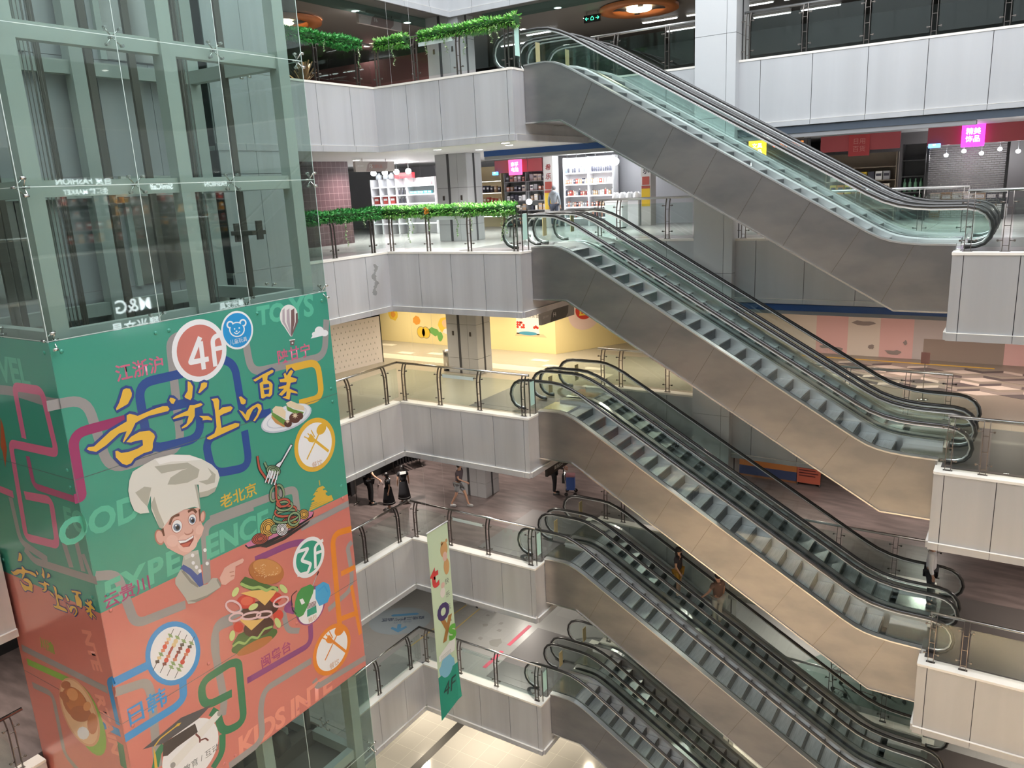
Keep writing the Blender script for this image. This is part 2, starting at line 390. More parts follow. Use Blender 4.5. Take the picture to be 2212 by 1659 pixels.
# brown zone with a tumbling-block pattern on the far side of the yellow-walled floor
struct(MB().box(8.2, 18, 4.32, 11.2, Z(4)-.003, Z(4)+.003).build('floor_inlay', mat('floor_brown_zone', (.23, .185, .15), .35)), 'brown floor zone beyond the escalators on the yellow-walled level', 'floor')
tri = [mat('block_a', (.46, .36, .31), .5), mat('block_b', (.08, .06, .06), .5), mat('block_c', (.22, .17, .15), .5)]
mb = MB(); rr = random.Random(3)
for i in range(7):
    for j in range(4):
        x = 10.4+i*1.05+(j % 2)*.5; y = 7.2+j*.85; e = .02
        a = (x, y); b = (x+.55, y+.28); c = (x+1.05, y); d = (x+.5, y-.25); t = .55
        k3 = [0, 1, 2]; rr.shuffle(k3)
        for q, mi in (([a, d, c, b], k3[0]), ([a, b, (x+.55, y+.28+t*.55), (x, y+t*.55)], k3[1]), ([b, c, (x+1.05, y+t*.55), (x+.55, y+.28+t*.55)], k3[2])):
            mb.prism([(p[0], min(p[1], 10.4)) for p in q], 'z', Z(4), Z(4)+.006+.002*mi, mi)
struct(mb.build('floor_inlay', tri), 'patterned tiles of pink and dark rhombs on the floor beyond the escalators', 'floor')
struct(MB().box(9, 15.4, 10.5, 10.62, Z(4), Z(4)+.01).build('floor_line', mat('yellow_line', (.62, .36, .05), .5)), 'yellow line along the pink striped wall', 'floor')
# steel landing plates in front of the escalator heads
for k in (2, 3, 4, 5, 6):
    struct(MB().box(2.3, 4.6, .45, 3.75, Z(k)-.002, Z(k)+.006).box(2.7, 4.5, .75, 3.45, Z(k)+.006, Z(k)+.009).build('floor_plate', mat('plate_dark', (.20, .19, .19), .42, .6)), f'dark steel plate before the escalator heads, {LVL[k]}', 'floor')
    struct(MB().box(14.8, 17.2, .45, 3.75, Z(k-1)-.002, Z(k-1)+.006).build('floor_plate', mat('plate_brown', (.12, .105, .10), .4, .4)), f'steel plate before the escalator feet, {LVL[k-1]}', 'floor')
# black strip on the ground floor, lines and stickers
struct(MB().box(-1.05, -.72, -3.2, 3.0, Z(1)-.003, Z(1)+.003).build('floor_inlay', M['black']), 'black strip in the white ground floor', 'floor')

# pale clad wall strips beside the lift, full height
for ya, yb, w in ((-5.52, -3.35, 'landing'), (-13.6, -11.72, 'viewer')):
    m = MB(); m.box(-.4, .0, ya, yb, Z(1), zt, 1)
    n = 2
    for i in range(n):
        for j in range(15):
            a, b = ya+(yb-ya)*i/n, ya+(yb-ya)*(i+1)/n; za = Z(1)+2.3*j
            if za+2.3 > zt: continue
            m.box(0, .03, a+.006, b-.006, za+.006, za+2.294, 0)
    if w == 'landing': struct(m.build('wall_left', [M['alu_white'], M['joint']]), 'full-height pale clad wall strip between the lift and the landing railings', 'wall')
# ---------------------------------------------------------------- glass railings
def railing(label, p0, p1, z, inward, posts, pairs=True, side=None, ends=(0, 0), hm='steel', info=None):
    """p0..p1 = line of the post feet; posts = distances along it"""
    p0 = Vector((*p0, z)); p1 = Vector((*p1, z)); L = (p1-p0).length; u = (p1-p0)/L; n = Vector((*inward, 0)); up = Vector((0, 0, 1))
    t = thing('glass_railing', label, 'railing', p0)
    O = Vector((0, 0, 0))
    hp = O+n*.10+up*1.17
    MB().tube([hp+u*(-ends[0]), hp+u*(L+ends[1])], .037, 10).build('handrail', M[hm], t)
    prof = [(0, 0), (0, .78), (.012, .9), (.04, 1.02), (.075, 1.1), (.10, 1.15)]
    for d in posts:
        m = MB()
        for s in ((-.055, .055) if pairs else (0,)):
            b = u*(d+s)
            for (a0, h0), (a1, h1) in zip(prof, prof[1:]):
                m.bar(b+n*a0+up*h0, b+n*a1+up*(h1+.004), n, .058, .012)
            sg = 1 if s >= 0 else -1
            for h in (.22, .95): m.tube([b+up*h, b+u*sg*.10+up*h], .011, 6); m.tube([b+u*sg*.085+up*h-n*.02, b+u*sg*.085+up*h+n*.02], .022, 8)
        if pairs:
            for h in (.12, .5, .85): m.obox(u*d+up*h, u*.055, n*.012, up*.006)
        m.obox(u*d+up*.006, u*.09, n*.035, up*.006)
        m.build('post', M['steel_dark'], t)
    ps = sorted(posts); ed = ([-ends[0]+.05] if ps[0] > .3 else [])+ps+([L+ends[1]-.05] if L-ps[-1] > .3 else [])
    for a, b in zip(ed, ed[1:]):
        g = MB().obox(u*(a+b)/2+up*.56, u*((b-a)/2-.09), n*.006, up*.46).build('glass_panel', M['glass'], t)
    if info:
        a, b = info
        MB().obox(u*(a+b)/2+up*.93-n*.008, u*(b-a)/2, n*.001, up*.05).build('info_strip', M['strip'], t)
    return t
M['strip'] = mat('pale_strip', (.62, .72, .70), .5)
FP = [.06, 1.45, 2.9, 4.42]
LP = [.42, 1.98, 3.55, 5.1, 6.7, 8.3, 9.9, 11.5, 13.1, 14.7, 16.3]
for k in (2, 3, 4, 5, 6):
    n = LVL[k]
    railing(f'glass railing on the landing front by the escalator head, {n}', (0, .16), (4.55, .16), Z(k), (0, 1), FP, ends=(.26, .02), info=(1.6, 2.75))
    railing(f'glass railing between the lift tower and the landing corner, {n}', (-.16, 0), (-.16, -3.3), Z(k), (-1, 0), [.42, 1.98, 3.1], ends=(.26, 0))
    railing(f'glass railing on the viewer side of the lift tower, {n}', (-.16, -11.8), (-.16, -17), Z(k), (-1, 0), [.3, 1.8, 3.3, 4.8], ends=(0, 0))
    if k < 6:
        railing(f'glass railing on the white landing at the escalator foot, {n}', (14.86, .28), (20.3, .28), Z(k), (0, 1), [.08, .72, 2.2, 3.7, 5.2], ends=(.0, 0))
    railing(f'glass railing behind the escalator head, before the pale column, {n}', (4.8, 4.15), (8.0, 4.15), Z(k), (0, 1), [.12, .75, 2.3], ends=(.08, 0), hm='steel_bright')
    railing(f'glass railing beyond the escalators, past the pale column, {n}', (9.2, 4.15), (14.65 if k < 6 else 20.3, 4.15), Z(k), (0, 1), [.12, 1.55, 3.0, 4.45, 5.4] if k < 6 else [.12, 1.55, 3.0, 4.45, 5.9, 7.35, 8.8], ends=(0, 0), hm='steel_bright')
# glass end panels with a pale notice beside each escalator head
for k in (2, 3, 4, 5, 6):
    t = thing('glass_end_panel', f'glass end panel with pale notice by the escalator head, {LVL[k]}', 'railing', (4.6, .2, Z(k)))
    MB().box(-.012, .012, -.0, .02, 0, 1.1).box(-.012, .012, .30, .32, 0, 1.1).build('post', M['steel_dark'], t)
    MB().box(-.006, .006, .025, .295, .15, 1.05).build('glass_panel', M['glass'], t)
    MB().box(.007, .009, .05, .27, .3, .98).build('notice', mat('notice_mint', (.50, .76, .68), .5), t)
# ---------------------------------------------------------------- escalators
SL = math.tan(math.radians(30))
DECK = [(4.66, .10), (4.95, .115), (5.30, .12), (5.50, .09), (5.75, .0), (6.0, -.13), (6.3, -.30), (13.05, -4.2), (13.3, -4.32), (13.5, -4.385), (13.75, -4.43), (14.1, -4.46), (14.72, -4.47)]
HAND = [(4.16, .055), (3.98, .06), (3.82, .13), (3.71, .27), (3.67, .45), (3.71, .64), (3.82, .79), (3.98, .88), (4.2, .92), (5.05, .92), (5.35, .89), (5.65, .79), (5.95, .655), (13.0, -3.405), (13.3, -3.555), (13.6, -3.655), (13.9, -3.71), (14.2, -3.735), (14.85, -3.74),
        (15.05, -3.78), (15.2, -3.87), (15.3, -4.01), (15.34, -4.18), (15.3, -4.35), (15.2, -4.47), (15.05, -4.53), (14.85, -4.54)]
STEPL = [(4.3, .0), (5.35, .0), (5.6, -.06), (5.9, -.22), (6.2, -.42), (13.1, -4.40), (13.35, -4.52), (13.6, -4.58), (13.8, -4.6), (14.7, -4.6)]
def at_x(path, x):
    for (a, za), (b, zb) in zip(path, path[1:]):
        if a <= x <= b: return za+(zb-za)*(x-a)/(b-a)
    return path[0][1] if x < path[0][0] else path[-1][1]
def make_escalator(label):
    t = thing('escalator', label, 'escalator')
    W = .74; HR = .60                           # half width over claddings, half distance of the handrails
    BOT = [(4.66, -1.33), (5.68, -1.33), (13.65, -5.87), (14.68, -5.87)]
    for s in (-1, 1):
        poly = [(x, z-.03) for x, z in DECK]+BOT[::-1]
        m = MB(); m.prism(poly, 'y', s*W-s*.02, s*W, 0)
        # folded lower flange
        for (xa, za), (xb, zb) in zip(BOT, BOT[1:]): m.bar((xa, s*W, za), (xb, s*W, zb), (0, 1, 0), .05, .035, 1)
        c = m.build('side_cladding', [M['stainless'], M['steel']], t)
        for i in range(8):                      # panel joints
            m = MB()
            x = 6.6+i*1.05
            zt_, zb_ = at_x(DECK, x)-.06, at_x(BOT, x-.55)+.03
            m.bar((x, s*(W+.001), zt_), (x-.55 if i else x-.5, s*(W+.001), zb_), (0, 1, 0), .004, .012)
            m.build('panel_joint', M['steel_dark'], c)
        m = MB()                                # outer deck
        for (xa, za), (xb, zb) in zip(DECK, DECK[1:]):
            m.add([(xa, s*(W+.012), za), (xb, s*(W+.012), zb), (xb, s*(HR+.012), zb+.012), (xa, s*(HR+.012), za+.012),
                   (xa, s*(W+.012), za-.035), (xb, s*(W+.012), zb-.035), (xb, s*(HR+.012), zb-.03), (xa, s*(HR+.012), za-.03)],
                  [(0, 1, 2, 3), (4, 7, 6, 5), (0, 4, 5, 1), (2, 6, 7, 3), (0, 3, 7, 4), (1, 5, 6, 2)])
        m.build('outer_deck', M['steel_bright'], t)
        m = MB()                                # inner deck and skirting
        for (xa, za), (xb, zb) in zip(DECK, DECK[1:]):
            m.add([(xa, s*(HR-.012), za+.012), (xb, s*(HR-.012), zb+.012), (xb, s*.52, zb-.02), (xa, s*.52, za-.02)], [(0, 1, 2, 3)], 0)
            m.add([(xa, s*.52, za-.02), (xb, s*.52, zb-.02), (xb, s*.52, zb-.42), (xa, s*.52, za-.42)], [(0, 1, 2, 3)], 1)
        m.build('skirting', [M['steel_bright'], M['skirt']], t)
        # balustrade glass in panels
        edges = [4.2, 5.3, 6.6, 7.9, 9.2, 10.5, 11.8, 13.1, 14.0, 14.85]
        low = [(3.7, .1)]+DECK+[(15.4, -4.48)]
        top = [(3.98, .88), (4.2, .92), (5.05, .92), (5.35, .89), (5.65, .79), (5.95, .655), (13.0, -3.405), (13.3, -3.555), (13.6, -3.655), (13.9, -3.71), (14.2, -3.735), (14.85, -3.74)]
        head = [(x, z) for x, z in HAND[:9]]; foot = HAND[18:]
        def sheet(poly): MB().prism(poly, 'y', s*HR-.006, s*HR+.006).build('glass_panel', M['glass_esc'], t)
        sheet([(4.193, .1)]+head[1:-1]+[(4.193, .92)])
        sheet([(14.857, -4.48), (14.857, -3.74)]+foot[1:-1])
        for a, b in zip(edges, edges[1:]):
            lo = [(a+.004, at_x(low, a+.004))]+[q for q in low if a+.004 < q[0] < b-.004]+[(b-.004, at_x(low, b-.004))]
            hi = [(a+.004, at_x(top, a+.004))]+[q for q in top if a+.004 < q[0] < b-.004]+[(b-.004, at_x(top, b-.004))]
            sheet(lo+hi[::-1])
        m = MB(); m.tube([(x, s*HR, z) for x, z in HAND], .04, 8)
        h = m.build('handrail', M['rubber'], t)
        off = []
        for i, (x, z) in enumerate(HAND):       # bright guide under the rubber
            a = HAND[max(i-1, 0)]; b = HAND[min(i+1, len(HAND)-1)]; dx, dz = b[0]-a[0], b[1]-a[1]; l = math.hypot(dx, dz)
            off.append((x+dz/l*.045, s*HR, z-dx/l*.045))
        MB().tube(off, .024, 6).build('handrail_guide', M['steel_bright'], h)
    q = MB().box(4.38, 4.40, .36, .56, .30, .80).build('notice_plate', mat('notice_tan', (.46, .38, .20), .5), t)
    for i, (dy, dz, c) in enumerate(((-.04, .66, (.6, .12, .10)), (.04, .66, (.7, .7, .7)), (.04, .52, (.12, .12, .14)), (-.04, .52, (.7, .7, .7)))):
        MB().tube([(4.375, .46+dy, dz), (4.381, .46+dy, dz)], .034, 12).build('notice_icon', mat('icon_%d' % i, c, .5), q)
    # soffit
    m = MB()
    for (xa, za), (xb, zb) in zip(BOT, BOT[1:]): m.add([(xa, -W, za), (xb, -W, zb), (xb, W, zb), (xa, W, za)], [(0, 1, 2, 3)])
    m.build('soffit', M['stainless'], t)
    for x0, x1, z in ((4.2, 5.35, .0), (13.9, 14.9, -4.6)):
        MB().box(x0, x1, -.53, .53, z-.05, z+.008).build('comb_plate', M['steel'], t)
    # steps
    P = .4
    sm = MB()
    sm.box(-P+.004, 0, -.51, .51, -.03, 0, 0)                          # tread
    for i in range(5): sm.box(-.004-.002*0, .006, -.51, .51, -.235+i*.047, -.205+i*.047, 1)
    sm.box(-.012, .0, -.51, .51, -.25, -.03, 1)
    sm.box(-.02, .007, -.51, .51, -.012, .002, 2)
    me = sm.mesh('step', [M['step'], M['riser'], M['steel_dark']])
    x = 5.75
    while x < 13.95:
        o = link(bpy.data.objects.new('step', me)); o.parent = t; o.location = (x, 0, at_x(STEPL, x-P*.5)-.0)
        x += P
    return t
ESC = {}
e0 = None
for k in (6, 5, 4, 3, 2):
    for i, yc in enumerate((1.29, 2.93)):
        lab = f"{'nearer' if i == 0 else 'farther'} of the two escalators going down from the {LVL[k]}"
        if e0 is None: e0 = make_escalator(lab); e = e0
        else: e = dup(e0, label=lab)
        e['group'] = 'escalators crossing the atrium'
        e.location = (0, yc, Z(k)); ESC[(k, i)] = e
# yellow and white safety stickers on posts between the escalator heads
# ---------------------------------------------------------------- glass lift tower
LX0, LX1, LY0, LY1 = -.25, 3.15, -11.60, -5.62     # plan of the tower
SEAM = [13.75, 11.4, 9.06, 6.72, 4.38, 2.04, -.32, -2.63, -4.94, -7.25, -9.55, -11.85, -14.15, -16.3, -18.4]
lift = thing('glass_lift_tower', 'tall green-tinted glass lift tower with grey-green steel frame and printed wrap', 'lift', ((LX0+LX1)/2, (LY0+LY1)/2, Z(1)))
lo = Vector(lift.location)
def LB(): return MB()
def lput(m, name, mt, par=lift):
    o = m.build(name, mt, par); o.location = -lo if par is lift else (0, 0, 0); return o
cw = .27
for x in (LX1-.16-cw, LX0+.12):
    for y in (LY0+.18, -8.72, LY1-.22-cw):
        lput(MB().box(x, x+cw, y, y+cw, Z(1), 14.0), 'steel_column', M['lift_steel'])
for z in SEAM[:-1]:
    for x in (LX1-.16-cw, LX0+.12):
        lput(MB().box(x, x+.2, LY0+.18+cw, -8.72, z-.16, z+.10).box(x, x+.2, -8.72+cw, LY1-.22-cw, z-.16, z+.10), 'steel_beam', M['lift_steel'])
    for y in (LY0+.18, LY1-.22-cw): lput(MB().box(LX0+.12+cw, LX1-.16-cw, y, y+.2, z-.16, z+.10), 'steel_beam', M['lift_steel'])
# pale panelled back wall of the shaft
zs_ = [Z(1)+2.3*i for i in range(15)]
for za, zb in zip(zs_, zs_[1:]):
    m = MB()
    for i in range(5): m.box(LX0-.02, LX0+.0, LY0+.02+i*1.19+.006, LY0+.02+(i+1)*1.19-.006, za+.006, zb-.006)
    lput(m, 'back_panel', M['alu_white'])
# guide rails, cables, counterweight rails of the two cars
for yc in (-10.1, -7.15):
    for dy, x, w in ((-1.05, 1.3, .07), (1.05, 1.3, .07), (-.55, .55, .05), (.55, .55, .05)):
        lput(MB().box(x-w/2, x+w/2, yc+dy-w, yc+dy+w, Z(1), 13.8).box(x-w*1.4, x-w/2, yc+dy-w*.2, yc+dy+w*.2, Z(1), 13.8), 'guide_rail', M['lift_dark'])
    m = MB()
    for i in range(6): m.tube([(1.25+.03*(i % 3), yc-.1+.05*i, -15), (1.25+.03*(i % 3), yc-.1+.05*i, 13.8)], .008, 5)
    lput(m, 'hoist_cable', M['lift_dark'])
    for k in (2, 3, 4, 5, 6):                    # doors to each floor on the far side
        lput(MB().box(LX0+.02, LX0+.06, yc-.62, yc-.01, Z(k)+.02, Z(k)+2.12).box(LX0+.02, LX0+.06, yc+.01, yc+.62, Z(k)+.02, Z(k)+2.12), 'landing_door', M['steel'])
        lput(MB().box(LX0+.0, LX0+.1, yc-.75, yc-.62, Z(k), Z(k)+2.25).box(LX0, LX0+.1, yc+.62, yc+.75, Z(k), Z(k)+2.25).box(LX0, LX0+.1, yc-.75, yc+.75, Z(k)+2.12, Z(k)+2.3), 'door_frame', M['lift_steel'])
lput(MB().box(1.25, 1.95, -6.42, -6.05, .95, 1.04).box(1.2, 1.27, -6.3, -6.15, .8, 1.2).box(1.93, 1.98, -6.3, -6.15, .85, 1.25), 'rail_bracket', M['lift_dark'])
# lift car low in the shaft seen under the wrap
car = MB().box(.55, 2.75, -8.2, -5.95, -12.35, -12.15).box(.5, 2.8, -8.25, -8.13, -12.5, -12.2).box(.5, 2.8, -6.02, -5.9, -12.5, -12.2).box(1.15, 1.45, -8.3, -5.85, -12.15, -11.75)
lput(car, 'lift_car_roof', mat('car_roof', (.22, .19, .16), .55))
lput(MB().box(.6, 2.7, -8.15, -6.0, -14.9, -12.35), 'lift_car', mat('car_wall', (.36, .34, .31), .35, .6))
lput(MB().tube([(1.3, -7.25, -11.55), (1.3, -6.9, -11.55)], .28, 16), 'pulley', M['lift_dark'])
# glazing: three panes wide to the atrium, one on each flank, with gaps sealed by bright joints
YS = [LY0, -9.64, -7.67, LY1]
joint = mat('glass_joint', (.62, .72, .68), .25)
clamp_xyz = []
for zt_, zb_ in zip(SEAM, SEAM[1:]):
    wrap = zb_ > -9.7 and zt_ < .1
    for a, b in zip(YS, YS[1:]):
        lput(MB().box(LX1-.012, LX1, a+.006, b-.006, zb_+.006, zt_-.006), 'glass_pane', M['glass_lift'])
    for a, b in ((LX0, 1.45), (1.45, LX1)):
        for y in (LY0, LY1):
            lput(MB().box(a+.006, b-.006, y-.006, y+.006, zb_+.006, zt_-.006), 'glass_pane', M['glass_lift'])
    lput(MB().box(LX0-.006, LX0+.006, -8.5, -8.3, zb_, zt_), 'glass_joint', joint)
m = MB()
for z in SEAM[1:-1]:
    m.box(LX1-.011, LX1-.001, LY0, LY1, z-.006, z+.006)
    for y in (LY0, LY1): m.box(LX0, LX1, y-.005, y+.005, z-.006, z+.006)
for y in YS: m.box(LX1-.011, LX1-.001, y-.006, y+.006, Z(1), 13.75)
lput(m, 'glass_joint', joint)
sc = None
def spider(p, nrm, arms):
    """point fixing: stub, arms and discs"""
    n = Vector(nrm); p = Vector(p); u = Vector((0, 0, 1)).cross(n)
    m = MB(); m.tube([p-n*.16, p-n*.05], .022, 6)
    for a, h in arms:
        q = p+u*a+Vector((0, 0, h)); m.tube([p-n*.08, q-n*.05], .012, 5); m.tube([q-n*.06, q+n*.012], .026, 8)
    return m
for z in SEAM[1:-1]:
    if -9.6 < z < -.4: continue
    for y in YS:
        arms = [(a, h) for a in (-.13, .13) for h in (-.13, .13) if LY0 < y+a < LY1]
        lput(spider((LX1-.03, y, z), (1, 0, 0), arms), 'spider_clamp', M['steel'])
    for x in (LX0+.05, 1.45, LX1-.05):
        lput(spider((x, LY0+.03, z), (0, -1, 0), [(a, h) for a in (-.13, .13) for h in (-.13, .13) if LX0 < x-a < LX1]), 'spider_clamp', M['steel'])
        lput(spider((x, LY1-.03, z), (0, 1, 0), [(a, h) for a in (-.13, .13) for h in (-.13, .13) if LX0 < x+a < LX1]), 'spider_clamp', M['steel'])
